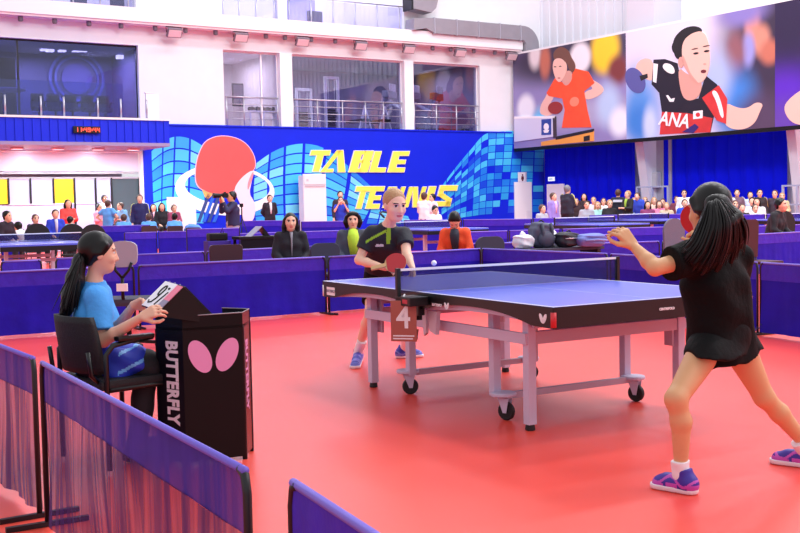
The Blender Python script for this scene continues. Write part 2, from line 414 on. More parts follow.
# clock with red digits
ck = hthing('digital_clock', 'black digital wall clock with red digits on the blue balcony', 'clock', wb(86, 130, YB)[0], YB-.04, wb(86, 130, YB)[1])
cw, chh = abs(wb(99, 130, YB)[0]-wb(72, 130, YB)[0])/2, abs(wb(86, 126.5, YB)[1]-wb(86, 133.5, YB)[1])/2
MB().box(-cw, cw, -.06, 0, -chh, chh, .01).build('case', BLACK, ck)
SEG = {'0': 'abcdef', '1': 'bc', '4': 'bcfg', '9': 'abcdfg'}
RED = mat('red led', (255, 90, 70), .5, emit=(255, 80, 60), estr=1.0)
x = -cw*.86; dw, dh = cw*.2, chh*.62
for chx in '11:49:44':
    if chx == ':':
        for zz in (-.3, .3): MB().box(x, x+.03, -.067, -.06, zz*dh-.015, zz*dh+.015).build('colon_dot', RED, ck)
        x += .055; continue
    t = .022; dm = MB()
    P = {'a': (0, dw, dh-t, dh), 'g': (0, dw, -t/2, t/2), 'd': (0, dw, -dh, -dh+t), 'f': (0, t, 0, dh), 'b': (dw-t, dw, 0, dh), 'e': (0, t, -dh, 0), 'c': (dw-t, dw, -dh, 0)}
    for sname in SEG[chx]:
        a, b, c, d = P[sname]; dm.box(x+a, x+b, -.067, -.06, c, d)
    x += dw*1.32; dm.build('digit', RED, ck)
# lamps in the balcony soffit
L0 = None
for i, (px, lab) in enumerate(((17, 'over the left yellow panel'), (58, 'over the second yellow panel'), (98, 'over the grey office panels'), (133, 'at the corner by the mural'))):
    x, z = wb(px, 149, -1.2); lab = 'small rectangular light under the blue balcony, ' + lab
    if L0 is None:
        L0 = hthing('ceiling_light', lab, 'ceiling light', x, -1.2, zb0-.002, 'lights under the blue balcony')
        MB().box(-.16, .16, -.16, .16, -.05, 0, .01).build('housing', mat('pinkish lamp frame', (225, 190, 200), .5), L0)
        MB().box(-.13, .13, -.13, .13, -.06, -.051).build('diffuser', mat('pinkish lamp diffuser', (250, 225, 228), .5, emit=(255, 222, 228), estr=1.1), L0)
    else: copy_tree(L0, hall(x, -1.2, zb0-.002), HA, lab)
    l = bpy.data.lights.new('balcony lamp', 'AREA'); l.energy = 80; l.color = (.94, 1, 1); l.size = .3; o = bpy.data.objects.new('balcony lamp', l); COL.objects.link(o); o.location = hall(x, -1.2, zb0-.09)

# ------------------------------------------------------------------ glazed office under the balcony
YO = .45
xL0 = wb(-30, 190)[0]
struct(MB().box(xL0, xo1, YO+1.6, YO+1.7, 0, zo1+.1).box(xL0, xo1, YO-.1, YO+1.6, zo1, zo1+.06), 'wall_office', OFF, HALL)
op = bpy.data.objects.new('window_5', None); COL.objects.link(op); op.matrix_world = HALL @ Matrix.Translation((0, YO, 0)); op['kind'] = 'structure'
zA = wb(70, 172, YO)[1]; zB = wb(70, 178, YO)[1]; zC = wb(70, 203, YO)[1]
GREYPAN = mat('grey blue office panel', (176, 176, 216), .45); FROST = mat('frosted lower glass', (190, 190, 228), .25)
GREEND = mat('dark green glass door', (70, 84, 92), .2)
def opx(p): return wb(p, 185, YO)[0]
m = MB()
for z in (zA-.03, zB): m.box(xL0, xo1, -.06, -.01, z-.03, z+.03)
m.box(xL0, xo1, -.05, 0, zA+.02, zo1, mi=1)
for p in (8, 30, 53, 74, 95, 111, 139): m.box(opx(p)-.025, opx(p)+.025, -.07, .0, 0 if p in (74, 95, 111, 139) else zC, zB, mi=2)
m.build('window_frame', [STEEL, OFF, DARKM], op)
for a, b, mm in ((-25, 8, YELLOW), (8, 30, GREYPAN), (30, 53, GREYPAN), (53, 74, YELLOW), (74, 95, GREYPAN), (95, 111, GREYPAN)):
    MB().box(opx(a)+.03, opx(b)-.03, -.03, 0, zC, zB-.03).build('panel', mm, op)
MB().box(xL0, opx(111), -.02, 0, .02, zC-.04).build('pane', FROST, op)
MB().box(opx(112), opx(138.5), -.02, 0, .02, zB-.03).build('pane', GREEND, op)
MB().box(opx(8), opx(95), -.05, -.02, zC-.04, zC).build('rail', OFF, op)
for i, px in enumerate((26, 90)):
    w = hthing('reflection_spot', 'round white reflection spot on the office front, ' + ('left one' if i == 0 else 'right one near the corner'), 'reflection spot', *([wb(px, 163, YO-.1)[0], YO-.13, wb(px, 163, YO-.1)[1]]))
    MB().ball((0, 0, 0), .13, 14, sc=(1.3, .4, .8)).build('glow_spot', mat('glowing reflection spot', (255, 255, 255), .5, emit=(255, 252, 255), estr=2.5), w)  # glowing ball imitates a lamp's reflection on the white beam
    MB().box(-.05, .05, .03, .10, -.05, .05).build('base', STEEL, w)
    l = bpy.data.lights.new('reflection spot', 'POINT'); l.energy = 5; l.shadow_soft_size = .15  # added point light to spread the glow of the spot
    o = bpy.data.objects.new('reflection spot glow', l); COL.objects.link(o); o.location = hall(wb(px, 160, YO-.45)[0], YO-.45, wb(px, 160, YO-.45)[1])

# ------------------------------------------------------------------ room furniture seen through the glass
chairM = mat('black office leather', (84, 82, 118), .5)
sc0 = None
for i, (px, nm) in enumerate(((39, 'leftmost of the row'), (55, 'second in the row'), (72, 'in the middle of the row'), (89, 'fourth in the row'), (105, 'rightmost of the row'))):
    x, z = wb(px, 92, .9); lab = 'black office chair behind the balcony glass, ' + nm
    if sc0 is None:
        sc0 = hthing('office_chair', lab, 'chair', x, .9, zw0-.1, 'black chairs behind the balcony')
        h = wb(39, 92.5, .9)[1]-zw0+.1
        MB().box(-.20, .20, .2, .3, .42, h, .05).build('backrest', chairM, sc0)
        MB().box(-.17, .17, .16, .22, h-.26, h-.06, .03).build('headrest', mat('darker leather', (22, 20, 36), .5), sc0)
        MB().box(-.2, .2, -.25, .22, .36, .47, .04).build('seat', chairM, sc0)
        MB().tube([(0, 0, .06), (0, 0, .38)], .035, 8).build('stem', DARKM, sc0)
        mm = MB()
        for q in range(5):
            a = 2*PI*q/5; mm.bar((0, 0, .07), (.2*math.cos(a), .2*math.sin(a), .035), .05, .04)
        mm.build('base', DARKM, sc0)
        for sx in (-1, 1): MB().tube([(sx*.2, .22, .45), (sx*.215, .15, .66), (sx*.215, -.18, .66)], .022, 6).build('armrest', DARKM, sc0)
    else: copy_tree(sc0, hall(x, .9, zw0-.1), HA, lab)
# round emblem on the room's back wall
em = hthing('wall_emblem', 'faint round emblem on the navy wall behind the office chairs', 'emblem', wb(77, 79, 3.5)[0], 3.52, wb(77, 79, 3.5)[1])
q = .95
MB().annulus(0, 0, (q, q), (q*.9, q*.9), -.03, 0).build('outer_ring', mat('emblem pale', (104, 110, 190), .6), em)
MB().annulus(0, 0, (q*.8, q*.8), (q*.72, q*.72), -.03, 0).build('inner_ring', mat('emblem pale', (0, 0, 0)), em)
MB().lathe([(q*.55, 0), (q*.55, .02)], Matrix.Rotation(PI/2, 4, 'X'), 24).build('disc', mat('emblem dark', (96, 88, 170), .6), em)
lw = None
for i, (px, py, nm) in enumerate(((12, 45, 'nearest the left corner'), (44, 49, 'first of the pair on the left'), (50, 50, 'second of the pair on the left'), (62, 50, 'alone left of the emblem'), (76, 50, 'above the emblem'), (83, 50, 'right of the emblem'), (104, 50, 'right half of the window'), (120, 57, 'low on the right'), (135, 58, 'at the right edge'))):
    x, z = wb(px, py, 2.4); lab = 'small square glowing ceiling lamp in the seat room, ' + nm
    if lw is None:
        lw = hthing('ceiling_lamp', lab, 'ceiling lamp', x, 2.4, z, 'square lamps in the seat room')
        MB().box(-.11, .11, -.11, .11, -.06, .06).build('diffuser', LAMP, lw); MB().tube([(0, 0, .06), (0, 0, zw1-z+.04)], .012, 6).build('cord', DARKM, lw)
    else: copy_tree(lw, hall(x, 2.4, z), HA, lab)
dk = hthing('dark_room_block', 'tall dark room block at the left end of the seat room', 'cabinet', wb(3, 85, 1.4)[0], 1.4, zw0-.1)  # dark block put in to imitate the unlit room at this end
hh = wb(3, 56, 1.4)[1]-zw0+.1
MB().box(-1.4, wb(18.5, 85, 1.4)[0]-wb(3, 85, 1.4)[0], .3, .8, 0, hh, .01).build('body', mat('dark room block', (30, 28, 46), .5), dk)
MB().box(-1.3, .3, .28, .3, .2, hh-.15).build('door', mat('darker block front', (22, 20, 36), .4), dk)
tb = hthing('white_table', 'round-ended white table in front of the dark room block, seen through glass', 'table', wb(4, 90, .9)[0], .9, zw0-.1)
zz = wb(4, 89, .9)[1]-zw0+.1
MB().lathe([(.62, zz-.05), (.65, zz-.03), (.65, zz)], None, 24).build('tabletop', WPAINT, tb); MB().lathe([(.3, 0), (.3, .02), (.05, .05), (.05, zz-.05)], None, 14).build('pedestal', STEEL, tb)

# gym machines
def cable_machine(label, px, y, h, w):
    x = wb(px, 110, y)[0]; r = hthing('cable_machine', label, 'gym machine', x, y, ZT-.02, 'gym machines')
    m = MB()
    for sx in (-1, 1): m.box(sx*w-.04, sx*w+.04, -.05, .05, 0, h)
    m.box(-w-.04, w+.04, -.05, .05, h-.1, h).box(-w-.04, w+.04, -.35, .35, 0, .07)
    m.build('frame', WPAINT, r)
    m = MB()
    for kk in range(8): m.box(-w*.55, w*.55, .0, .14, .15+kk*.09, .22+kk*.09)
    m.build('weight_stack', DARKM, r)
    m = MB()
    for sx in (-.5, .5): m.tube([(sx*w, .02, .1), (sx*w, .02, h-.1)], .012, 6)
    m.build('guide_rod', STEEL, r)
    MB().tube([(-w*.8, -.08, h*.35), (w*.8, -.08, h*.35)], .02, 6).build('handle', DARKM, r)
h1 = wb(332, 76, 1.2)[1]-ZT
cable_machine('tall white cable machine standing in the middle of the gym window', 332, 1.2, h1, .26)
cable_machine('shorter white cable machine near the gym pilaster', 304, 2.6, h1*.85, .3)
gb = None
for i, (px, nm) in enumerate(((365, 'left'), (385, 'right'))):
    x = wb(px, 115, 1.0)[0]
    if gb is None:
        gb = hthing('weight_bench', 'white-legged weight bench behind the gym railing, left of two', 'bench', x, 1.0, ZT-.02, 'gym benches')
        m = MB(); m.bar((-.3, 0, 0), (0, 0, 1.0), .05, .05).bar((.3, 0, 0), (0, 0, 1.0), .05, .05).bar((0, .4, 0), (0, 0, .9), .05, .05); m.build('frame', WPAINT, gb)
        MB().box(-.2, .2, -.1, 1.1, .42, .52, .03).build('seat', BLACK, gb)
        MB().tube([(-.5, 0, 1.12), (.3, 0, 1.12)], .02, 6).build('barbell', STEEL, gb)
    else: copy_tree(gb, hall(x, 1.0, ZT-.02), HA, 'white-legged weight bench behind the gym railing, right of two')
tr = None
for i, (px, cc, nm) in enumerate(((400, (150, 150, 175), 'grey treadmill left of the treadmill pilaster in the gym'), (424, (150, 150, 175), 'grey treadmill behind the railing, left of the red one'), (447, (190, 60, 60), 'red treadmill in the right bay of the gym'))):
    x = wb(px, 115, 1.6)[0]
    r = hthing('treadmill', nm, 'treadmill', x, 1.6, ZT-.02, 'gym treadmills', .6)
    MB().box(-.4, .4, -.9, .9, .04, .22, .03).build('deck', BLACK, r)
    for sx in (-1, 1): MB().bar((sx*.4, .7, .15), (sx*.4, .5, 1.45), .09, .12).build('upright', mat('treadmill grey', (150, 150, 180), .5), r)
    MB().box(-.46, .46, .3, .55, 1.4, 1.68, .05).build('console', mat('console %d' % i, cc, .5), r)
    MB().box(-.3, .3, .28, .31, 1.66, 1.95, .02).build('screen', mat('pale screen', (215, 215, 235), .4), r)
    MB().bar((-.2, -.3, .9), (-.1, .45, 1.3), .5, .04).build('belt_guard', mat('slate board', (150, 152, 190), .5), r)
# exercise bike
xb = wb(473, 112, 1.5)[0]
ek = hthing('exercise_bike', 'dark exercise bike at the right end of the gym', 'exercise bike', xb, 1.5, ZT-.02, None, .3)
MB().annulus(0, .5, (.3, .3), (.24, .24), -.05, .05).build('flywheel', DARKM, ek)
MB().tube([(-.5, 0, .05), (.5, 0, .05)], .04, 8).tube([(0, 0, .5), (-.45, 0, .1)], .035, 8).tube([(0, 0, .5), (.5, 0, .1)], .035, 8).tube([(-.1, 0, .4), (-.35, 0, 1.05)], .035, 8).tube([(.2, 0, .4), (.4, 0, 1.35)], .035, 8).build('frame', DARKM, ek)
MB().ball((-.37, 0, 1.1), .16, 10, sc=(1, .7, .4)).build('saddle', mat('red saddle', (170, 40, 60), .5), ek)
MB().tube([(.15, -.25, 1.4), (.4, -.2, 1.38), (.4, .2, 1.38), (.15, .25, 1.4)], .022, 6).build('handlebar', DARKM, ek)
# dumbbell rack
rk = hthing('dumbbell_rack', 'white rack with a row of dumbbells on top, left bay of the gym', 'rack', wb(262, 115, .8)[0], .8, ZT-.02)
hz = wb(262, 110.5, .8)[1]-ZT
MB().box(-.55, .55, -.2, .2, hz-.05, hz).build('shelf', WPAINT, rk)
for sx in (-.52, -.02, .5):
    MB().box(sx-.03, sx+.03, -.18, .18, 0, hz-.05).build('leg', WPAINT, rk)
d0 = None
for k in range(5):
    x = wb(262, 115, .8)[0]-.42+k*.2
    if d0 is None:
        d0 = hthing('dumbbell', 'small dark dumbbell on the white gym rack', 'dumbbell', x, .8, ZT-.02+hz+.075, 'dumbbells on the rack')
        for sy in (-1, 1): MB().lathe([(.06, sy*.1-.035), (.07, sy*.1-.02), (.07, sy*.1+.02), (.06, sy*.1+.035)], Matrix.Rotation(PI/2, 4, 'X'), 10).build('weight', DARKM, d0)
        MB().tube([(0, -.08, 0), (0, .08, 0)], .018, 6).build('grip', STEEL, d0)
    else: copy_tree(d0, hall(x, .8, ZT-.02+hz+.075), HA, 'small dark dumbbell on the white gym rack')
sp = hthing('wall_screen', 'small dark screen on the cream wall of the left gym bay', 'screen', wb(241, 95, 3.4)[0], 3.4, wb(241, 95, 3.4)[1])
MB().box(-.34, .34, 0, .06, -.42, .42, .01).build('frame', DARKM, sp); MB().box(-.29, .29, -.01, 0, -.36, .36).build('display', mat('grey display', (88, 84, 104), .3), sp)
# furniture on the top floor
for i, (px, py, lab) in enumerate(((7, 3, 'dark chair behind the top railing, leftmost'), (32, 3, 'dark chair behind the top railing, second from the left corner'), (84, 8, 'dark armchair behind the top railing, beside the red-topped table'), (119, 11, 'dark chair behind the top railing, at the right end of the bay'), (318, 24, 'dark chair behind the top railing, middle bay by the wooden table'))):
    x = wb(px, py, 1.0)[0]
    r = hthing('lounge_chair', lab, 'chair', x, 1.0, zu0, 'dark chairs on the top floor', (i % 3-1)*.4)
    MB().box(-.3, .3, -.3, .25, .3, .45, .05).build('seat', chairM, r); MB().box(-.3, .3, .18, .3, .42, .95, .05).build('backrest', chairM, r)
    for sx, sy in ((-1, -1), (1, -1), (-1, 1), (1, 1)): MB().bar((sx*.26, sy*.24, 0), (sx*.24, sy*.2, .32), .035, .035).build('leg', STEEL, r)
for i, (px, py, lab, cc) in enumerate(((58, 6, 'pale desk behind the top railing, left bay', (220, 215, 240)), (343, 24, 'wooden topped table behind the top railing', (150, 105, 110)), (103, 6, 'low red-brown table behind the top railing', (150, 100, 110)), (302, 25, 'long pale counter behind the top railing', (245, 245, 250)))):
    x = wb(px, py, 2.4)[0]; r = hthing('side_table', lab, 'table', x, 2.4, zu0, 'tables on the top floor')
    MB().box(-.5, .5, -.3, .3, .66, .72, .01).build('tabletop', mat('table %d' % i, cc, .5), r)
    for sx, sy in ((-1, -1), (1, -1), (-1, 1), (1, 1)): MB().box(sx*.44-.02, sx*.44+.02, sy*.25-.02, sy*.25+.02, 0, .66).build('leg', STEEL, r)
cp = hthing('purple_pillar', 'violet screen wall behind the top railing', 'screen', wb(302, 8, 2.8)[0], 2.8, zu0)
MB().box(-.55, .55, 0, .12, 0, 2.6).build('board', mat('violet board', (165, 160, 210), .6), cp); MB().box(-.58, .58, -.01, .13, 2.6, 2.68).build('cap', LILAC, cp)
cp = hthing('purple_pillar', 'dark violet column behind the top railing near the duct', 'pillar', wb(385, 10, 2.8)[0], 2.8, zu0)
MB().box(-.4, .4, 0, .12, 0, 2.9).build('board', mat('dark violet board', (120, 100, 150), .6), cp); MB().box(-.43, .43, -.01, .13, 2.9, 2.98).build('cap', LILAC, cp)

# ------------------------------------------------------------------ air ducts
dx0 = wb(414, 25, -.7)[0]; dxe = wb(524, 38, -.7)[0]; dz1, dz0 = wb(470, 21, -.7)[1], wb(470, 36, -.7)[1]
dd = hthing('air_duct', 'long rectangular grey air duct with an elbow at the corner', 'duct', dx0, -.7, dz0, 'grey air ducts')
L = dxe-dx0; H = dz1-dz0
m = MB(); m.prism([(0, .06), (.55, .16), (.9, H*.02), (1.1, 0), (L, 0), (L, H), (.9, H), (.0, H*.86)], 0, .55); m.build('duct_run', GREYM, dd)
arc = [(L+math.sin(a)*H*.95, -.02+math.cos(a)*H*1.02) for a in lerp(0, PI/2, 7)]
m = MB(); m.prism([(L, 0), (L, H)]+[(L+math.sin(a)*.75, H-.75+math.cos(a)*.75) for a in lerp(.1, PI/2, 7)]+[(L+.75, -.55), (L+.1, -.55), (L+.1, -.1)], 0, .56); m.build('elbow', GREYM, dd)
for q in (.9, 1.9, 2.9, 3.9, 4.9):
    if q < L: MB().box(q-.02, q+.02, -.02, .57, -.02, H+.02).build('flange', STEEL, dd)
x2 = wb(412, 5, -.7)[0]; z2, z3 = wb(420, 11.5, -.7)[1], wb(420, 0, -.7)[1]+.9
d2 = hthing('air_duct', 'short grey duct end above the long air duct', 'duct', x2, -.7, z2, 'grey air ducts')
MB().prism([(0, .1), (.85, 0), (1.05, .18), (1.18, .6), (1.2, z3-z2), (.1, z3-z2)], 0, .55).build('duct_run', GREYM, d2); MB().box(-.03, .05, -.02, .57, .05, z3-z2).build('flange', DARKM, d2)

# ------------------------------------------------------------------ right wall: ribbed upper wall, columns, curtains
m = MB(); m.box(0, .3, -60, .0, 0, ZR)
k = -59.5
while k < 0:
    m.box(-.06, 0, k, k+.22, 4.2, ZR); k += .45
struct(m, 'wall_right', mat('white ribbed cladding', (226, 226, 236), .6), HALL)
def y_r(px, x=-.3): return wr(px, 180, x)[0]
def curtain(label, ya, yb, z1):
    r = thing('stage_curtain', label, 'curtain', hall(-.35, (ya+yb)/2, 0), HA, 'blue pleated curtains on the right wall')
    m = MB(); n = int(abs(yb-ya)/.05); rng = random.Random(int(abs(ya)*100)); pr = []
    ph = 0
    for i in range(n+1):
        ph += .42+rng.random()*.25
        pr.append((.05*math.sin(ph)+.015*math.sin(ph*2.3), ya+(yb-ya)*i/n-(ya+yb)/2))
    for (x0, y0), (x1, y1) in zip(pr, pr[1:]):
        f = m.bm.faces.new([m.bm.verts.new(v) for v in ((x0, y0, .03), (x1, y1, .03), (x1, y1, z1), (x0, y0, z1))]); f.smooth = True
    bmesh.ops.remove_doubles(m.bm, verts=m.bm.verts, dist=.0005)
    m.build('drape', mat('royal blue curtain', (2, 14, 222), .85, spec=.15, noise=.05, nscale=2), r)
    MB().tube([(0, ya-(ya+yb)/2, z1+.03), (0, yb-(ya+yb)/2, z1+.03)], .03, 8).build('curtain_rail', DARKM, r)
zc = 3.75
curtain('royal blue pleated curtain between the mural corner and the grey column', -.5, y_r(637), zc)
curtain('royal blue pleated curtain between the two grey columns', y_r(659), y_r(787), zc)
COLG = mat('grey concrete column', (165, 163, 180), .7, noise=.05, nscale=3); COLW = mat('pale column face', (222, 222, 235), .6)
def column(i, pa, pb, pc):
    ya, yb, yc = y_r(pa, -.9), y_r(pb, -.9), y_r(pc, -.9)
    m = MB()
    m.prism([(-1.1, 3.9), (-.45, 0), (.0, 0), (.0, 3.9)], yb, ya, mi=0)
    m.box(-.35, 0, yc, yb, 0, 3.9, mi=1)
    struct(m, 'column_%d' % i, [COLW, COLG], HALL)
column(1, 637, 645, 660); column(2, 788, 797, 815)
up = MB(); up.box(-1.3, 0, wr(656, 10, -1.2)[0], wr(629, 10, -1.2)[0], 6.9, ZR); struct(up, 'column_3', mat('grey upper column', (200, 200, 212), .6), HALL)
# electric box on the column
yb_, zb_ = wr(656, 180, -.42)
eb = thing('electric_box', 'grey electric box on the column between the curtains', 'box', hall(-.42, yb_, zb_), HA)
MB().box(-.14, .06, -.2, .2, -.27, .27, .015).build('cabinet', mat('grey cabinet', (178, 178, 190), .5), eb); MB().box(-.16, -.141, -.15, .15, -.22, .22).build('door', mat('grey cabinet door', (192, 192, 204), .5), eb)

# banners -----------------------------------------------------------
XB = -1.62
def banner(label, p0, p1, bm_fn):
    y0, z0 = wr(p0, 145 if p0 < 600 else 140, XB); y1 = wr(p1, 60, XB)[0]
    zlo = BZ0; zhi = BZ1
    r = thing('player_banner', label, 'banner', hall(XB, y0, zlo), HA-PI/2, 'printed banners above the blue curtains')
    o = hall(XB, y0, zlo); fx = HALL.to_3x3() @ Vector((0, -1, 0)); W = abs(y1-y0); H = zhi-zlo
    def q(px, py):
        y, z = wr(px, py, XB); return (y0-y, z-zlo)
    MB().box(0, W, 0, .06, 0, H).build('printed_sheet', bm_fn(q, W, H), r)
    MB().box(0, W, .0, .12, -.12, -.001).build('bottom_rail', BLACK, r)
    MB().box(0, W, .0, .1, H+.001, H+.07).build('top_rail', FASCIA, r)
    return r, q
BZ0 = wr(600, 141.5, XB)[1]; BZ1 = wr(626, 33, XB)[1]
print('banner z', BZ0, BZ1, 'ZT', ZT, zg1, zl)
def fig(r, q, name, pts, mtl, layer, sx=None):
    poly = [q(*p) for p in pts]
    MB().prism(poly, -.004*layer-.004, .0).build(name, mtl, r)
def ell(cx, cy, rx, ry, rot=0, n=22):
    return [(cx+rx*math.cos(2*PI*k/n)*math.cos(rot)-ry*math.sin(2*PI*k/n)*math.sin(rot), cy+rx*math.cos(2*PI*k/n)*math.sin(rot)+ry*math.sin(2*PI*k/n)*math.cos(rot)) for k in range(n)]
def Z(ox, oy, s): return lambda *pts: [(ox+a/s, oy+b/s) for a, b in pts]
def smoothpoly(pts, it=2):
    for _ in range(it):
        o = []
        for i in range(len(pts)):
            a, b = pts[i], pts[(i+1) % len(pts)]
            o += [(a[0]*.75+b[0]*.25, a[1]*.75+b[1]*.25), (a[0]*.25+b[0]*.75, a[1]*.25+b[1]*.75)]
        pts = o
    return pts
SKINP = mat('printed skin', (238, 190, 176), .6); SKINP2 = mat('printed shaded skin', (214, 158, 146), .6); HAIRP = mat('printed dark hair', (24, 18, 26), .6); HAIRB = mat('printed brown hair', (112, 74, 64), .6)
WHITEP = mat('printed white', (246, 244, 250), .6)
def b1(q, W, H):
    Q = lambda px, py, rx, ry, c, s=.5: (*q(px, py), rx, ry, c, s)
    return blobmat('banner print purple grey', (142, 134, 190), [Q(570, 55, 4, .95, (58, 50, 78), .4), Q(535, 55, .35, .5, (225, 215, 220)), Q(545, 62, .3, .6, (190, 110, 90)), Q(605, 50, .7, .8, (250, 205, 40), .35), Q(580, 58, .55, .55, (235, 232, 240), .3), Q(618, 70, .5, .5, (120, 50, 50)), Q(570, 115, 3.5, .5, (170, 168, 205), .6), Q(526, 108, .5, .5, (235, 238, 250), .4), Q(540, 122, .4, .5, (110, 190, 235), .5), Q(608, 105, .55, .7, (180, 205, 240), .6), Q(620, 122, .5, .5, (235, 238, 250), .5)])
r, q = banner('banner of a player in an orange shirt with a red bat leaning over a table', 514, 626, b1)
z = Z(510, 20, 4.1)
fig(r, q, 'arm', smoothpoly(z((325, 235), (388, 275), (378, 305), (320, 330), (302, 315), (310, 292), (345, 282), (320, 262))), SKINP, 1)
fig(r, q, 'arm', smoothpoly(z((165, 270), (150, 310), (125, 350), (122, 385), (150, 395), (180, 385), (160, 350), (185, 310))), SKINP, 1)
fig(r, q, 'shirt', z((265, 198), (322, 212), (348, 258), (305, 292), (318, 370), (335, 440), (213, 442), (225, 370), (215, 322), (160, 312), (150, 300), (185, 238), (225, 262), (245, 252)), mat('printed orange shirt', (246, 84, 44), .6, noise=.1, nscale=3), 2)
fig(r, q, 'neck', smoothpoly(z((205, 225), (250, 200), (258, 240), (236, 272), (218, 262))), SKINP2, 3)
fig(r, q, 'hair', smoothpoly(z((180, 165), (178, 130), (210, 106), (242, 125), (250, 150), (272, 185), (262, 218), (244, 205), (235, 175), (215, 165))), HAIRB, 4)
fig(r, q, 'face', smoothpoly(z((182, 160), (210, 155), (232, 175), (235, 205), (222, 240), (205, 258), (190, 245), (180, 215), (176, 190))), SKINP, 5)
for a in ((187, 192), (208, 190)): fig(r, q, 'eye', ell(510+a[0]/4.1, 20+a[1]/4.1, 1.3, .5), HAIRP, 6)
fig(r, q, 'mouth', ell(510+203/4.1, 20+238/4.1, 1.5, .6), mat('printed lips', (190, 90, 90), .6), 6)
fig(r, q, 'bat', ell(510+187/4.1, 20+360/4.1, 7.2, 6.2, -.2), mat('printed red rubber', (150, 44, 44), .6), 6)
fig(r, q, 'shirt_print', ell(510+265/4.1, 20+335/4.1, 4.5, 5, .6), mat('printed pale orange', (250, 140, 110), .6), 3)
fig(r, q, 'net', z((20, 398), (182, 395), (182, 478), (20, 500)), mat('printed net', (214, 216, 240), .6), 7)
fig(r, q, 'net_tape', z((20, 396), (186, 393), (186, 402), (20, 405)), WHITEP, 8)
fig(r, q, 'net_post', z((178, 396), (190, 395), (192, 482), (180, 484)), mat('printed dark post', (60, 50, 60), .6), 8)
fig(r, q, 'logo_board', z((132, 408), (172, 405), (172, 470), (132, 472)), mat('printed logo blue', (40, 70, 160), .6), 9)
fig(r, q, 'logo', ell(510+152/4.1, 20+438/4.1, 2.6, 3.6), WHITEP, 10)
fig(r, q, 'logo', z((140, 452), (164, 450), (160, 462), (144, 463)), WHITEP, 10)
fig(r, q, 'table_edge', z((190, 478), (345, 446), (345, 458), (190, 492)), HAIRP, 8)
fig(r, q, 'table', z((130, 500), (190, 488), (345, 456), (345, 496), (130, 516)), mat('printed orange panel', (232, 160, 70), .6), 7)
fig(r, q, 'table_mark', z((305, 478), (330, 472), (330, 494), (305, 498)), HAIRP, 8)
def b2(q, W, H):
    Q = lambda px, py, rx, ry, c, s=.5: (*q(px, py), rx, ry, c, s)
    return blobmat('banner print pale lilac', (222, 216, 244), [Q(770, 60, 1.9, 3.6, (52, 40, 66), .5), Q(752, 24, .28, .55, (206, 140, 124), .5), Q(761, 40, .32, .45, (206, 140, 120), .5), Q(770, 52, .35, .35, (190, 110, 90), .5), Q(748, 50, .25, .5, (150, 150, 215), .5), Q(735, 55, .35, .7, (140, 90, 100), .6), Q(742, 12, .9, .4, (130, 120, 190), .6), Q(640, 110, .9, 1.3, (90, 150, 225), .7), Q(640, 122, .6, .6, (60, 130, 215), .6), Q(735, 105, .8, 1.0, (60, 130, 215), .6), Q(715, 80, .6, .8, (170, 190, 235), .7), Q(650, 125, .3, .6, (200, 215, 245), .6), Q(760, 120, .9, .8, (80, 60, 90), .6)])
r, q = banner('banner of a dark-haired player in a dark jersey with white letters and a blue bat', 626, 775, b2)
z = Z(620, 0, 3.556)
JN = mat('printed navy jersey', (20, 14, 36), .6, noise=.1, nscale=2); JR = mat('printed red jersey', (205, 50, 50), .6, noise=.12, nscale=2)
fig(r, q, 'arm', smoothpoly(z((120, 212), (85, 205), (58, 225), (55, 260), (90, 280), (120, 290))), SKINP, 1)
fig(r, q, 'arm', smoothpoly(z((372, 362), (420, 385), (455, 385), (485, 362), (510, 370), (500, 392), (480, 440), (440, 462), (390, 458), (365, 430))), SKINP, 1)
fig(r, q, 'jersey', z((120, 212), (160, 210), (205, 225), (225, 330), (242, 356), (280, 350), (305, 268), (345, 300), (372, 345), (335, 410), (322, 470), (142, 478), (150, 400), (140, 330), (113, 300)), JN, 2)
fig(r, q, 'jersey_panel', z((150, 398), (240, 402), (330, 420), (322, 470), (142, 478)), JR, 3)
fig(r, q, 'sleeve', z((293, 348), (352, 303), (382, 352), (378, 440), (345, 428), (322, 392)), JR, 4)
fig(r, q, 'sleeve_stripe', smoothpoly(z((325, 325), (345, 320), (365, 375), (372, 420), (360, 418), (345, 360))), WHITEP, 5)
fig(r, q, 'sleeve_stripe', smoothpoly(z((160, 222), (190, 232), (198, 262), (175, 262), (150, 240))), WHITEP, 3)
fig(r, q, 'cuff', z((120, 225), (136, 228), (130, 295), (118, 290)), WHITEP, 3)
fig(r, q, 'neck', smoothpoly(z((205, 235), (240, 265), (295, 285), (285, 345), (245, 362), (218, 338))), SKINP2, 3)
fig(r, q, 'hair', smoothpoly(z((192, 190), (188, 140), (225, 100), (270, 90), (300, 108), (262, 150), (228, 180), (222, 210), (204, 212))), HAIRP, 4)
fig(r, q, 'hair', smoothpoly(z((190, 150), (205, 140), (214, 165), (206, 192), (192, 190), (184, 170))), HAIRP, 5)
fig(r, q, 'face', smoothpoly(z((222, 150), (255, 118), (298, 108), (318, 150), (322, 225), (308, 280), (280, 300), (248, 270), (222, 215))), SKINP, 5)
for a in ((272, 190), (310, 182)): fig(r, q, 'eye', ell(620+a[0]/3.556, a[1]/3.556, 2.8, 1.1, -.15), HAIRP, 6)
for a in ((268, 174), (308, 164)): fig(r, q, 'eyebrow', ell(620+a[0]/3.556, a[1]/3.556, 3.4, .6, -.2), HAIRP, 6)
fig(r, q, 'nose', ell(620+303/3.556, 228/3.556, 1.5, 1.0), SKINP2, 6)
fig(r, q, 'mouth', ell(620+299/3.556, 254/3.556, 2.8, 1.8, -.1), mat('printed open mouth', (110, 40, 50), .6), 6)
fig(r, q, 'cheek_shade', smoothpoly(z((222, 190), (236, 215), (252, 262), (285, 298), (268, 292), (240, 256), (222, 222))), SKINP2, 6)
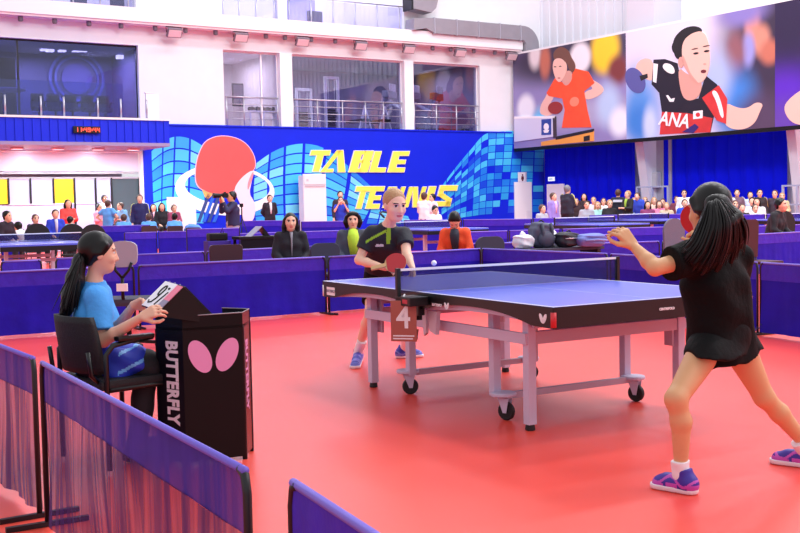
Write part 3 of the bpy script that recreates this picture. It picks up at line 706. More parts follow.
fig(r, q, 'ear', ell(620+218/3.556, 222/3.556, 2.6, 5.5), SKINP2, 6)
fig(r, q, 'bat', ell(620+55/3.556, 286/3.556, 9.2, 13.5, -.45), mat('printed slate rubber', (86, 88, 158), .6), 2)
fig(r, q, 'bat_handle', z((70, 270), (98, 262), (100, 276), (76, 288)), HAIRP, 3)
fig(r, q, 'flag', z((262, 396), (295, 392), (295, 420), (262, 424)), WHITEP, 5); fig(r, q, 'flag_dot', ell(620+279/3.556, 408/3.556, 2.2, 2.2), mat('printed flag red', (210, 40, 50), .6), 6)
fig(r, q, 'jersey_mark', z((165, 340), (172, 338), (182, 352), (196, 348), (192, 362), (178, 362)), WHITEP, 4)
fig(r, q, 'jersey_mark', z((222, 470), (268, 440), (282, 452), (262, 474)), mat('printed indigo', (50, 30, 110), .6), 5)
p = q(620+193/3.556, 428/3.556)
text_mesh('ANA', .62, Matrix.Translation((p[0], -.03, p[1])) @ Matrix.Rotation(PI/2, 4, 'X') @ Matrix.Rotation(-.16, 4, 'Z'), WHITEP, r, 'lettering', bold=.012, shear=.2, depth=.004)
def b3(q, W, H):
    Q = lambda px, py, rx, ry, c, s=.5: (*q(px, py), rx, ry, c, s)
    return blobmat('banner print dark violet', (50, 26, 92), [Q(785, 92, .9, .8, (86, 30, 190), .7), Q(792, 120, 1.2, .6, (96, 60, 170), .7), Q(790, 20, 1.2, 1.2, (34, 20, 62), .7)])
r, q = banner('dark violet banner with an outstretched arm, cut off by the right edge', 775, 850, b3)
fig(r, q, 'arm', smoothpoly([(783, 108), (790, 98), (804, 88), (830, 80), (832, 122), (804, 126), (790, 122)]), SKINP, 1)
fig(r, q, 'cuff', [(828, 78), (846, 72), (846, 126), (828, 124)], WHITEP, 2)

# steel guard rails in front of the columns
def guard(label, pa, pb, ptop, x):
    ya, zt_ = wr(pa, ptop, x); yb = wr(pb, ptop, x)[0]; L = abs(ya-yb)
    r = thing('guard_rail', label, 'railing', hall(x, ya, 0), HA-PI/2, 'grey guard rails along the right wall')
    for q in (0, L/2, L): MB().box(q-.03, q+.03, -.03, .03, 0, zt_).build('post', mat('grey rail paint', (160, 165, 195), .5), r)
    for zz in (zt_, zt_*.66, zt_*.36): MB().box(-.03, L+.03, -.025, .025, zz-.05, zz).build('rail', mat('grey rail paint', (0, 0, 0)), r)
guard('grey guard rail in front of the column between the curtains', 637, 668, 186.5, -1.35)
guard('pale blue grey guard rail at the right edge by the curtain', 783, 812, 185, -1.35)
# ------------------------------------------------------------------ mural on the blue wall
YM = -.14
mu = hthing('wall_mural', 'painted mural with a red bat, blue tiles and the words TABLE TENNIS', 'mural', wb(330, 180, YM)[0], YM, 0)
MX = wb(330, 180, YM)[0]
def mq(px, py):
    x, zz = wb(px, py, YM); return (x-MX, zz)
def mprism(mb, pts, layer, mi=0): mb.prism([mq(*p) for p in pts], -.006*layer-.002, -.0005, mi=mi)
TILES = [mat('tile cyan', (70, 200, 250), .5), mat('tile sky', (40, 165, 240), .5), mat('tile azure', (24, 132, 236), .5), mat('tile pale cyan', (120, 222, 252), .5)]
TILEB = [mat('tile deep', (6, 74, 228), .5), mat('tile azure', (24, 132, 236), .5), mat('tile sky', (40, 165, 240), .5), mat('tile cyan', (70, 200, 250), .5)]
def interp(pts, u):
    s = u*(len(pts)-1); i = min(int(s), len(pts)-2); f = s-i
    p0, p1, p2, p3 = pts[max(i-1, 0)], pts[i], pts[i+1], pts[min(i+2, len(pts)-1)]
    return tuple(.5*(2*p1[k]+(p2[k]-p0[k])*f+(2*p0[k]-5*p1[k]+4*p2[k]-p3[k])*f*f+(3*p1[k]-p0[k]-3*p2[k]+p3[k])*f**3) for k in (0, 1))
def fan(top, bot, nu, nv, mats, gap=.1, skip=0., weights=None, bow=0.):
    m = MB(); rng = random.Random(nu*100+nv)
    def P(u, v):
        a, b = interp(top, u), interp(bot, u); vv = v
        return (a[0]*(1-vv)+b[0]*vv + bow*math.sin(PI*vv)*(u-.5), a[1]*(1-vv)+b[1]*vv)
    for i in range(nu):
        for j in range(nv):
            if rng.random() < skip*(0.4+j/nv): continue
            u0, u1, v0, v1 = (i+gap/2)/nu, (i+1-gap/2)/nu, (j+gap/2)/nv, (j+1-gap/2)/nv
            mprism(m, [P(u0+(u1-u0)*k/3, v0) for k in range(4)]+[P(u1-(u1-u0)*k/3, v1) for k in range(4)], 1, rng.choices(range(4), weights or [4, 3, 1, 2])[0])
    return m.build('tile_pattern', mats, mu)
fan([(151, 151), (163, 141), (175, 136), (190, 138), (207, 148)], [(154, 224), (161, 224), (172, 224), (188, 224), (204, 224)], 4, 7, TILES, .12)
fan([(256, 163), (270, 153), (285, 146), (304, 143), (325, 148), (350, 167), (375, 190)], [(256, 224), (270, 224), (285, 224), (301, 224), (317, 224), (338, 224), (362, 224)], 6, 8, TILES, .14, 0, None, 6)
fan([(440, 188), (456, 167), (471, 149), (485, 134), (502, 131), (522, 131), (544, 132)], [(442, 224), (455, 219), (468, 217), (482, 215), (497, 214), (515, 213), (543, 212)], 13, 12, TILEB, .10, .14, [4, 5, 6, 3])
fan([(372, 206), (384, 211), (396, 214), (408, 216)], [(366, 224), (382, 224), (398, 224), (412, 224)], 4, 3, TILES, .12)
# white ring
m = MB(); c = mq(226, 190); a = abs(mq(275.5, 190)[0]-mq(176.5, 190)[0])/2; b = abs(mq(226, 164)[1]-mq(226, 215)[1])/2
m.annulus(c[0], c[1], (a, b), (a*.86, b*.70), -.016, -.001, rot=-.06, n=48, off=(.08, .1)); m.build('ring', mat('mural white', (244, 246, 255), .5), mu)
z = Z(140, 120, 5.333)
batp = smoothpoly(z((325, 150), (355, 108), (420, 84), (500, 92), (560, 122), (600, 175), (615, 230), (606, 268), (565, 290), (525, 330), (503, 372), (470, 405), (400, 396), (330, 372), (302, 345), (294, 300), (300, 225)))
def grow(pts, s):
    cx = sum(p[0] for p in pts)/len(pts); cy = sum(p[1] for p in pts)/len(pts); return [(cx+(x-cx)*s, cy+(y-cy)*s) for x, y in pts]
m = MB(); mprism(m, grow(batp, 1.025), 4); m.build('bat_outline', mat('mural pale pink line', (250, 205, 225), .5), mu)
m = MB(); mprism(m, batp, 5); m.build('bat_blade', mat('mural coral', (250, 88, 88), .5, noise=.02, nscale=3), mu)
m = MB()
mprism(m, z((330, 372), (392, 392), (360, 425), (345, 410)), 4, 0)
for k, x in enumerate((358, 385, 412, 440)): mprism(m, z((x, 392+k*4), (x+17, 397+k*4), (x-38, 545), (x-55, 545)), 4, 1 + k % 2)
m.build('stripes', [mat('mural orange', (246, 190, 110), .5), mat('mural dark stripe', (40, 70, 140), .5), mat('mural blue stripe', (20, 100, 225), .5)], mu)
m = MB(); mprism(m, smoothpoly(z((608, 262), (560, 288), (520, 330), (498, 372), (520, 420), (545, 470), (545, 545), (600, 545), (615, 480), (605, 430), (580, 395), (590, 340))), 6)
m.build('swirl', mat('mural soft white', (246, 228, 244), .5), mu)
m = MB(); mprism(m, smoothpoly(z((604, 268), (585, 300), (570, 340), (572, 380), (585, 345), (600, 305))), 7); m.build('swirl_tip', mat('mural pink', (252, 150, 165), .5), mu)
# the words
LY = mat('mural yellow', (250, 244, 92), .55); LW = mat('mural letter edge', (250, 246, 225), .5)
def letter_quads(ch):
    """strokes of a heavy square letter in a unit box (x right, y up)"""
    return {'T': [[(0, .78), (1, .78), (1, 1), (0, 1)], [(.36, 0), (.70, 0), (.70, .8), (.36, .8)]],
            'A': [[(-.12, 0), (.10, 0), (.66, 1), (.42, 1)], [(.44, 1), (.72, 1), (1.12, 0), (.78, 0)], [(.12, 0), (.5, 0), (.5, .13), (.18, .13)]],
            'B': [[(0, 0), (.42, 0), (.42, 1), (0, 1)], [(.54, 0), (1, 0), (1, .46), (.92, .5), (1, .54), (1, 1), (.54, 1)], [(.4, 0), (.6, 0), (.6, .16), (.4, .16)], [(.4, .84), (.6, .84), (.6, 1), (.4, 1)], [(.4, .44), (.6, .44), (.6, .56), (.4, .56)]],
            'L': [[(0, 0), (.42, 0), (.42, 1), (0, 1)], [(.4, 0), (1, 0), (1, .2), (.4, .2)]],
            'E': [[(0, 0), (.42, 0), (.42, 1), (0, 1)], [(.4, 0), (1, 0), (1, .2), (.4, .2)], [(.4, .4), (.92, .4), (.92, .58), (.4, .58)], [(.4, .8), (1, .8), (1, 1), (.4, 1)]],
            'N': [[(0, 0), (.25, 0), (.25, 1), (0, 1)], [(.2, 1), (.48, 1), (.82, 0), (.54, 0)], [(.77, 0), (1, 0), (1, 1), (.77, 1)]],
            'I': [[(.2, 0), (.8, 0), (.8, 1), (.2, 1)]],
            'S': [[(0, .76), (1.15, .76), (1.15, 1), (0, 1)], [(.0, .5), (.3, .5), (.3, .78), (.0, .78)], [(.0, .52), (.34, .62), (1, .34), (.72, .22)], [(.68, 0), (1, 0), (1, .36), (.68, .36)], [(-.15, 0), (1, 0), (1, .22), (-.15, .22)]]}[ch]
def word(spec, shear):
    for ch, x0, x1, yt, yb in spec:
        m = MB(); m2 = MB()
        for qd in letter_quads(ch):
            px = []
            for (u, v) in qd:
                y = yb+(yt-yb)*v; px.append((x0+(x1-x0)*u + shear*(v-.5)*(yb-yt), y))
            mprism(m, px, 9)
            cx = sum(p[0] for p in px)/len(px); cy = sum(p[1] for p in px)/len(px)
            mprism(m2, [(p[0]+(.5 if p[0] > cx else -.5), p[1]+(.45 if p[1] > cy else -.45)) for p in px], 8)
        o = m.build('letter', LY, mu); m2.build('letter_edge', LW, o)
word([('T', 308, 327, 150.5, 171.5), ('A', 325, 345, 150.5, 172), ('B', 351, 370, 151, 172), ('L', 371.5, 387, 151.5, 172), ('E', 390, 406, 151.5, 172)], .28)
word([('T', 353, 368, 186.5, 208.5), ('E', 368, 381, 186.5, 208.5), ('N', 385, 402, 187, 207.5), ('N', 406, 423, 187, 207), ('I', 424, 435, 186.5, 206.5), ('S', 437, 452, 185.5, 206)], .28)

# doors, cabinet, signs against the blue wall
def wdoor(name, label, cat, p0, p1, pt, y, zmax=None, knob=True, mtl=None, h=None):
    x0, x1 = wb(p0, 200, y)[0], wb(p1, 200, y)[0]; h = h or wb((p0+p1)/2, pt, y)[1]
    r = hthing(name, label, cat, (x0+x1)/2, y, 0); w = (x1-x0)/2
    MB().box(-w, w, -.06, 0, 0, h, .01).build('body', mtl or WPAINT, r)
    return r, w, h
r, w, h = wdoor('air_conditioner', 'tall white floor-standing air conditioner in front of the tile mural', 'air conditioner', 303, 325.5, 174, -.75)
MB().box(-w+.02, w-.02, -.09, -.061, h-.36, h-.02, .01).build('vent_head', FASCIA, r); MB().box(-w+.05, w-.05, -.1, -.09, h-.42, h-.38).build('slot', mat('grey slot', (200, 200, 215), .5), r)
MB().box(w-.12, w-.07, -.09, -.06, .45, .75).build('handle', DARKM, r); MB().box(-w+.1, -w+.18, -.1, -.09, h-.25, h-.17).build('badge', mat('grey slot', (0, 0, 0)), r)
MB().box(-w, w, .0, .3, 0, h-.05).build('casing', WPAINT, r)
r, w, h = wdoor('toilet_door', 'white door in the blue wall below the toilet sign', 'door', 514, 531, 182, -.16)
MB().box(w-.3, w-.04, -.075, -.06, .1, h*.45).build('lower_panel', mat('door panel grey', (228, 228, 238), .5), r); MB().ball((w-.16, -.1, .55), .04).build('handle', DARKM, r)
xs_, zs_ = wb(522, 177, -.2)
sg = hthing('toilet_sign', 'white toilet sign with a dark figure above the white door', 'sign', xs_, -.2, zs_)
MB().box(-.21, .21, -.03, 0, -.19, .19, .01).build('board', WPAINT, sg)
m = MB(); m.prism([(-.05, .03), (.05, .03), (.07, -.1), (.03, -.1), (.03, -.16), (-.03, -.16), (-.03, -.1), (-.07, -.1)], -.04, -.03); m.lathe([(.035, .03), (.035, .04)], Matrix.Translation((0, 0, .08)) @ Matrix.Rotation(PI/2, 4, 'X'), 12)
m.build('figure', mat('dark red figure', (90, 20, 40), .5), sg)
MB().box(.15, .2, -.035, -.03, -.17, .17).build('stripe', mat('sign grey', (190, 190, 205), .5), sg)
x_, z_ = wr(557, 184, -.5); 
r = thing('exit_door', 'white exit door at the corner beside the blue curtain', 'door', hall(-.55, x_, 0), HA-PI/2)
MB().box(-.5, .5, -.05, 0, 0, z_, .01).build('body', WPAINT, r); MB().box(.36, .42, -.09, -.05, .9, 1.05).build('handle', STEEL, r)
x_, z_ = wr(554, 179, -.5)
r = thing('exit_sign', 'small glowing exit sign above the white exit door', 'sign', hall(-.6, x_, z_), HA-PI/2)
MB().box(-.17, .17, -.06, 0, -.08, .08, .01).build('housing', mat('exit sign white', (245, 250, 255), .5, emit=(230, 250, 255), estr=.6), r); MB().box(-.1, .1, -.07, -.06, -.02, .02).build('arrow', mat('exit sign teal', (120, 190, 210), .5), r)
x0_, z0_ = wb(181, 197, -1.6); 
wbd = hthing('white_board', 'blank white display board standing in front of the painted bat', 'board', x0_, -1.6, 0)
wd = (wb(195, 205, -1.6)[0]-wb(166.5, 205, -1.6)[0])/2; z1_ = wb(181, 197, -1.6)[1]
MB().box(-wd, wd, -.04, 0, .5, z1_, .01).build('board', mat('board white', (250, 248, 252), .5), wbd)
for sx in (-1, 1): MB().bar((sx*wd*.8, .02, 0), (sx*wd*.8, .02, .52), .05, .05).build('leg', DARKM, wbd)
tp = thing('tripod', 'black tripod with a phone in front of the painted bat', 'tripod', D(242, 222, 31.5)*1, 0)
tp.location.z = 0
ht = D(242, 207, 31.5).z
for k in range(3):
    a = 2*PI*k/3+.4; MB().tube([(0, 0, ht-.3), (.32*math.cos(a), .32*math.sin(a), 0)], .012, 6).build('leg', BLACK, tp)
MB().tube([(0, 0, ht-.35), (0, 0, ht)], .02, 6).build('column', BLACK, tp); MB().box(-.06, .05, -.015, .015, ht, ht+.10, .01).build('phone', BLACK, tp)
# ------------------------------------------------------------------ table tennis tables
TBLUE = mat('blue playing surface', (80, 98, 224), .30, noise=.02, nscale=4, spec=.7)
TLINE = mat('white court line', (240, 242, 250), .35)
APRON = mat('black apron', (12, 12, 18), .35)
FRAMEP = mat('lilac grey steel frame', (206, 196, 222), .42)
FRAMED = mat('mauve steel frame', (196, 170, 190), .45)
RUBB = mat('black rubber', (20, 20, 24), .6)
LABEL = mat('white label', (240, 238, 244), .5)
REDC = mat('red corner cap', (214, 50, 60), .4)
NETM = None
def netmat():
    m = bpy.data.materials.new('dark blue net'); m.use_nodes = True; nt = m.node_tree; b = nt.nodes['Principled BSDF']; o = nt.nodes['Material Output']
    b.inputs['Base Color'].default_value = lin((34, 30, 96)); b.inputs['Roughness'].default_value = .8
    t = nt.nodes.new('ShaderNodeBsdfTransparent'); mx = nt.nodes.new('ShaderNodeMixShader'); mx.inputs[0].default_value = .55
    nt.links.new(b.outputs[0], mx.inputs[1]); nt.links.new(t.outputs[0], mx.inputs[2]); nt.links.new(mx.outputs[0], o.inputs[0]); return m
NETM = netmat()
TYAW = -1.037
TPOS = Vector((.773, 7.415, 0))
def table_main():
    # local: x along the length (near end +), y across (far side from the umpire +)
    r = thing('table_tennis_table', 'blue table with black apron and wheels, in play in the front court', 'table tennis table', TPOS, TYAW)
    L, W, h = 1.37, .7625, .76
    for s, nm in ((-1, 'tabletop'), (1, 'tabletop')):
        m = MB(); a, b = (.0015*s, L*s); m.box(min(a, b), max(a, b), -W+.001, W-.001, h-.024, h-.0005)
        t = m.build(nm, TBLUE, r)
        m = MB()
        m.box(min(a, b), max(a, b), -W, -W+.02, h-.0004, h).box(min(a, b), max(a, b), W-.02, W, h-.0004, h)
        m.box((L-.02)*s if s > 0 else -L, L if s > 0 else -(L-.02), -W+.02, W-.02, h-.0004, h).box(min(a, b), max(a, b), -.0015, .0015, h-.0004, h)
        m.build('line', TLINE, t)
        # arched side aprons and straight end apron
        for sy in (-1, 1):
            n = 18; poly = [(0, h-.003), (L*s, h-.003), (L*s, h-.118)]
            for k in range(n+1):
                u = k/n; x = L*.86*(1-u)+.02*u
                poly.append((x*s, h-.052-.062*abs(2*u-1)**2.2))
            poly.append((0, h-.118))
            m = MB(); m.prism(poly, sy*W-.003 if sy > 0 else -W-.002, W+.002 if sy > 0 else -W+.003)
            m.build('apron', APRON, r)
            poly = []
            for k in range(n+1):
                u = k/n; poly.append(((L*.90*(1-u)+.03*u)*s, h-.115+.028*math.sin(PI*u)))
            m = MB(); m.prism([(L*.9*s, h-.03), (.03*s, h-.03)]+poly[::-1], sy*(W-.05)-.012, sy*(W-.05)+.012)
            m.build('side_rail', FRAMEP, r)
        MB().box(L-.003 if s > 0 else -L-.002, L+.002 if s > 0 else -L+.003, -W, W, h-.118, h-.003).build('apron', APRON, r)
        for sy in (-1, 1):
            MB().tube([(L*s-.010*s, sy*(W-.010), h-.112), (L*s-.010*s, sy*(W-.010), h-.03)], .0165, 10).build('corner_cap', REDC if s > 0 else LABEL, r)
    # outer legs with feet, inner legs
    for sx in (-1, 1):
        for sy in (-1, 1):
            x, y = sx*.93, sy*.59
            lg = MB().box(x-.028, x+.028, y-.028, y+.028, .035, h-.06, .004).build('leg', FRAMEP, r)
            MB().lathe([(.026, 0), (.03, .005), (.026, .034)], Matrix.Translation((x, y, 0)), 14).build('foot', RUBB, lg)
            x2 = sx*.5; y2 = sy*.53
            MB().box(x2-.027, x2+.027, y2-.027, y2+.027, .135, h-.06, .004).build('leg', FRAMEP, r)
        MB().box(sx*.93-.02, sx*.93+.02, -.56, .56, .50, .575, .004).build('cross_bar', FRAMED, r)
        MB().box(sx*.97+.0, sx*.97+.022, -.60, .60, h-.16, h-.09, .003).build('cross_bar', FRAMED, r)
        MB().box(sx*.90-.035, sx*.90+.035, -.545, -.53, .40, h-.08).build('gusset', FRAMED, r)
        MB().box(sx*.90-.035, sx*.90+.035, .53, .545, .40, h-.08).build('gusset', FRAMED, r)
        # wheeled carriage bar
        xc = sx*(.58 if sx > 0 else .55)
        MB().box(xc-.018, xc+.018, -.50, .50, .125, .165, .004).build('carriage_bar', FRAMED, r)
        for sy in (-1, 1):
            cs = MB().lathe([(.075, .145), (.08, .150), (.08, .162), (.075, .168)], Matrix.Translation((xc, sy*.525, 0)), 18).build('caster', FRAMEP, r)
            T = Matrix.Translation((xc+.03, sy*.525, .056)) @ Matrix.Rotation(.35 if sx > 0 else 1.2, 4, 'Z')
            MB().lathe([(.030, -.016), (.051, -.017), (.056, -.009), (.056, .009), (.051, .017), (.030, .016)], T @ Matrix.Rotation(PI/2, 4, 'X'), 20).build('wheel', RUBB, cs)
            m = MB()
            for q in (-1, 1): m.prism([(-.012, -.01), (.012, -.01), (.03, .085), (-.05, .085)], q*.023-.002, q*.023+.002, T)
            m.box(-.05, .03, -.025, .025, .080, .087, 0, 0, T); m.build('fork', FRAMEP, cs)
    for sy in (-1, 1):
        MB().box(-.955, .955, sy*.625-.012, sy*.625+.012, .505, .57, .004).build('long_rail', FRAMEP, r)
    # centre locking brackets
    for sy in (-1, 1):
        m = MB(); m.prism([(-.05, h-.12), (.01, h-.12), (0, h-.27), (-.03, h-.29)], sy*(W-.06)-.01, sy*(W-.06)+.01).prism([(.03, h-.12), (.14, h-.12), (.12, h-.27), (.05, h-.25)], sy*(W-.06)-.015, sy*(W-.06)+.015)
        m.build('lock_bracket', mat('pale grey plastic', (212, 204, 222), .4), r)
    # labels
    text = 'BUTTERFLY'
    MB().box(-L+.07, -L+.20, -W-.004, -W-.0015, h-.10, h-.04).build('label', LABEL, r)
    text_mesh('BUTTERFLY', .026, Matrix.Translation((-L+.135, -W-.0046, h-.07)) @ Matrix.Rotation(PI/2, 4, 'X'), mat('label grey print', (120, 110, 130), .5), r, 'lettering', .001)
    text_mesh('BUTTERFLY', .022, Matrix.Translation((.22, -W-.0032, h-.07)) @ Matrix.Rotation(PI/2, 4, 'X'), LABEL, r, 'lettering', .001)
    text_mesh('CENTREFOLD', .019, Matrix.Translation((L+.0032, .06, h-.062)) @ Matrix.Rotation(PI/2, 4, 'Z') @ Matrix.Rotation(PI/2, 4, 'X'), LABEL, r, 'lettering', .001)
    for cx, s in ((L-.085, 1.), (.33, .8)):
        m = MB()
        for q in (-1, 1):
            m.prism([(cx+s*(q*.014+.013*math.cos(2*PI*k/16)*math.cos(q*.5)+.030*math.sin(2*PI*k/16)*math.sin(q*.5)), h-.068+s*(-.013*math.cos(2*PI*k/16)*math.sin(q*.5)+.030*math.sin(2*PI*k/16)*math.cos(q*.5))) for k in range(16)], -W-.0042, -W-.0015)
        m.build('wing_logo', LABEL, r)
    return r
tab = table_main()
TM = Matrix.Translation(TPOS) @ Matrix.Rotation(TYAW, 4, 'Z')
def net_set(label, TMx, yaw, big=True, group=None):
    W = .7625+.1525; h = .76
    r = thing('net', label, 'net', TMx @ Vector((0, 0, 0)), yaw, group)
    MB().box(-.002, .002, -W+.01, W-.01, h+.002, h+.1425).build('mesh', NETM, r)
    MB().box(-.005, .005, -W, W, h+.1395, h+.1545).build('tape', TLINE, r)
    for sy in (-1, 1):
        p = MB().box(-.014, .014, sy*W-.014, sy*W+.014, h-.02, h+.158, .004).build('post', APRON, r)
        if big:
            m = MB(); m.box(-.03, .03, min(sy*W, sy*(W-.23)), max(sy*W, sy*(W-.23)), h-.05, h-.026, .004); m.box(-.025, .035, sy*(W-.15)-.025, sy*(W-.15)+.025, h-.15, h-.05, .006)
            m.box(-.04, .14, min(sy*W, sy*(W-.14)), max(sy*W, sy*(W-.14)), h-.078, h-.02, .006)
            m.build('clamp', APRON, p); MB().lathe([(.022, -.03), (.022, 0)], Matrix.Translation((0, sy*(W-.15), h-.15)), 12).build('clamp_screw', BLACK, p)
            MB().box(.05, .11, min(sy*(W-.003), sy*(W+.001)), max(sy*(W-.003), sy*(W+.001)), h-.062, h-.036).build('badge', mat('red badge', (190, 50, 70), .4), p)
    return r
net_set('dark blue net with white tape across the table in the front court', TM, TYAW)
# number plaque hung from the net clamp
pq = thing('number_plaque', 'brown plaque with a white number 4 hanging at the near side of the net', 'number plaque', TM @ Vector((.0, -.965, 0))+Vector((.075, 0, 0)), -.28)
BRN = mat('brown acrylic plaque', (172, 98, 86), .35)
MB().box(-.085, .085, -.006, 0, .455, .715, .004).build('plate', BRN, pq)
MB().prism([(-.085, .02), (-.07, .09), (.085, .09), (.085, .02)], 0, .004, Matrix.Translation((0, .0, .45)) @ Matrix.Rotation(-.5, 4, 'X')).build('back_flap', BRN, pq)
text_mesh('4', .21, Matrix.Translation((0, -.0075, .605)) @ Matrix.Rotation(PI/2, 4, 'X'), LABEL, pq, 'digit', .003, sx=.9)
for k, t in enumerate(('TABLE TENNIS', 'FEDERATION')):
    MB().box(-.07, .07-.01*k, -.0075, -.006, .487-k*.018, .495-k*.018).build('text_line', LABEL, pq)
MB().tube([(0, .004, .70), (0, .01, .745), (.0, .03, .75)], .006, 6).build('hook', LABEL, pq)
# ball
bl = D(434, 263, 8.6)
o = MB().ball((0, 0, 0), .021, 20).build('ball', mat('white plastic ball', (248, 246, 250), .35)); o.location = bl
tag(o, 'white ball in flight above the net', 'ball')

# ------------------------------------------------------------------ court barriers
BFAB = mat('purple blue barrier cloth', (27, 9, 170), .7, spec=.25, noise=.16, nscale=3, bump=.5, bscale=5)
BBAND = mat('violet barrier sleeve', (58, 34, 188), .6, spec=.3, noise=.12, nscale=7, bump=.6, bscale=9)
BEDGE = mat('pale violet sleeve edge', (120, 104, 220), .5)
BPOST = mat('black barrier post', (16, 14, 24), .4)
SHEER = clothmat('sheer purple cloth', (56, 12, 100), .27, .8, pleat=.20)
SHEERB = clothmat('sheer purple sleeve', (52, 28, 150), .05, .8, pleat=.05)
def barrier(a, b, label, group='purple court barriers', sheer=False, h=.70, simple=False, z0=0.):
    a, b = Vector((a[0], a[1], z0)), Vector((b[0], b[1], z0)); d = b-a; L = d.length; rz = math.atan2(d.y, d.x)
    r = thing('court_barrier', label, 'barrier', a, rz, group)
    g = .02
    fab, band = (SHEER, SHEERB) if sheer else (BFAB, BBAND)
    rng = random.Random(int(abs(a.x*100)+abs(a.y*37)))
    def sheet(z0, z1, amp, y0, name, m_):
        m = MB(); n = 60 if not simple else 8; k = 6 if not simple else 2
        p1, p2, p3 = rng.random()*6, rng.random()*6, rng.random()*6
        rows = []
        for j in range(k+1):
            v = j/k
            rows.append([m.bm.verts.new((g+(L-2*g)*i/n, y0+amp*(1-v*.9)*(math.sin(i*.55+p1)+.6*math.sin(i*1.3+p2+v)+.7*math.sin(i*.17+v*3+p3)), z1+(z0-z1)*(1-v))) for i in range(n+1)])
        for j in range(k):
            for i in range(n): m.bm.faces.new((rows[j][i], rows[j][i+1], rows[j+1][i+1], rows[j+1][i]))
        return m.build(name, m_, r, smooth=True)
    sheet(.03, h-.165, (.014 if sheer else .008) if not simple else 0, 0, 'fabric', fab)
    s = sheet(h-.17, h-.008, .0012 if not simple else 0, -.004, 'sleeve', band)
    MB().tube([(g, 0, h-.006), (L-g, 0, h-.006)], .011, 8).build('top_tube', BEDGE, s)
    if simple:
        for x in (.012, L-.012): MB().box(x-.01, x+.01, -.012, .012, 0, h-.005).build('post', BPOST, r)
    else:
        for x, s_ in ((.012, 1), (L-.012, -1)):
            MB().tube([(x, 0, .01), (x, 0, h-.06), (x+s_*.012, 0, h-.018), (x+s_*.04, 0, h-.006)], .012, 8).build('post', BPOST, r)
            MB().bar((x, -.17, .012), (x, .17, .012), .024, .02).build('foot', BPOST, r)
    return r
def bpx(p0, p1, label, z=.7, **k):
    a, b = G(p0[0], p0[1], z), G(p1[0], p1[1], z); return barrier(a, b, label, **k)
# front row, closest to the camera
bpx((248.5, 470), (41, 361), 'sheer purple barrier in front of the umpire desk, with a bent end post', group='sheer barriers at the front', sheer=True)
a, b = G(34.5, 357.5, .7), G(0, 344.5, .7); b = a+(b-a).normalized()*2.3
barrier(a, b, 'sheer purple barrier at the left edge, next to the one in front of the desk', group='sheer barriers at the front', sheer=True)
a, b = G(290, 478, .7), G(375, 533, .7); b = a+(b-a).normalized()*2.3
barrier(a, b, 'blue purple barrier cut off by the bottom edge of the photo', group='sheer barriers at the front')
# rows around the front court
cA = G(326, 256.5, .7); dA = (G(0, 271.6, .7)-cA).normalized()
barrier(cA, cA+dA*2.33, 'purple barrier behind the umpire, just left of the far player')
barrier(cA+dA*2.36, cA+dA*4.7, 'purple barrier behind the umpire, at the left edge of the photo')
bpx((481, 248.3), (327.5, 256.6), 'purple barrier directly behind the far player')
bpx((482, 248.3), (608, 253.4), 'purple barrier behind the table, right of the far player')
bpx((610, 253.6), (758.5, 262), 'purple barrier beyond the right side of the table, behind the dark-shirted player')
e = G(759.8, 262.2, .7); f_ = e+(e-G(612, 253.6, .7)).normalized()*2.3
barrier(e, f_, 'purple barrier at the right edge, next to the near player')

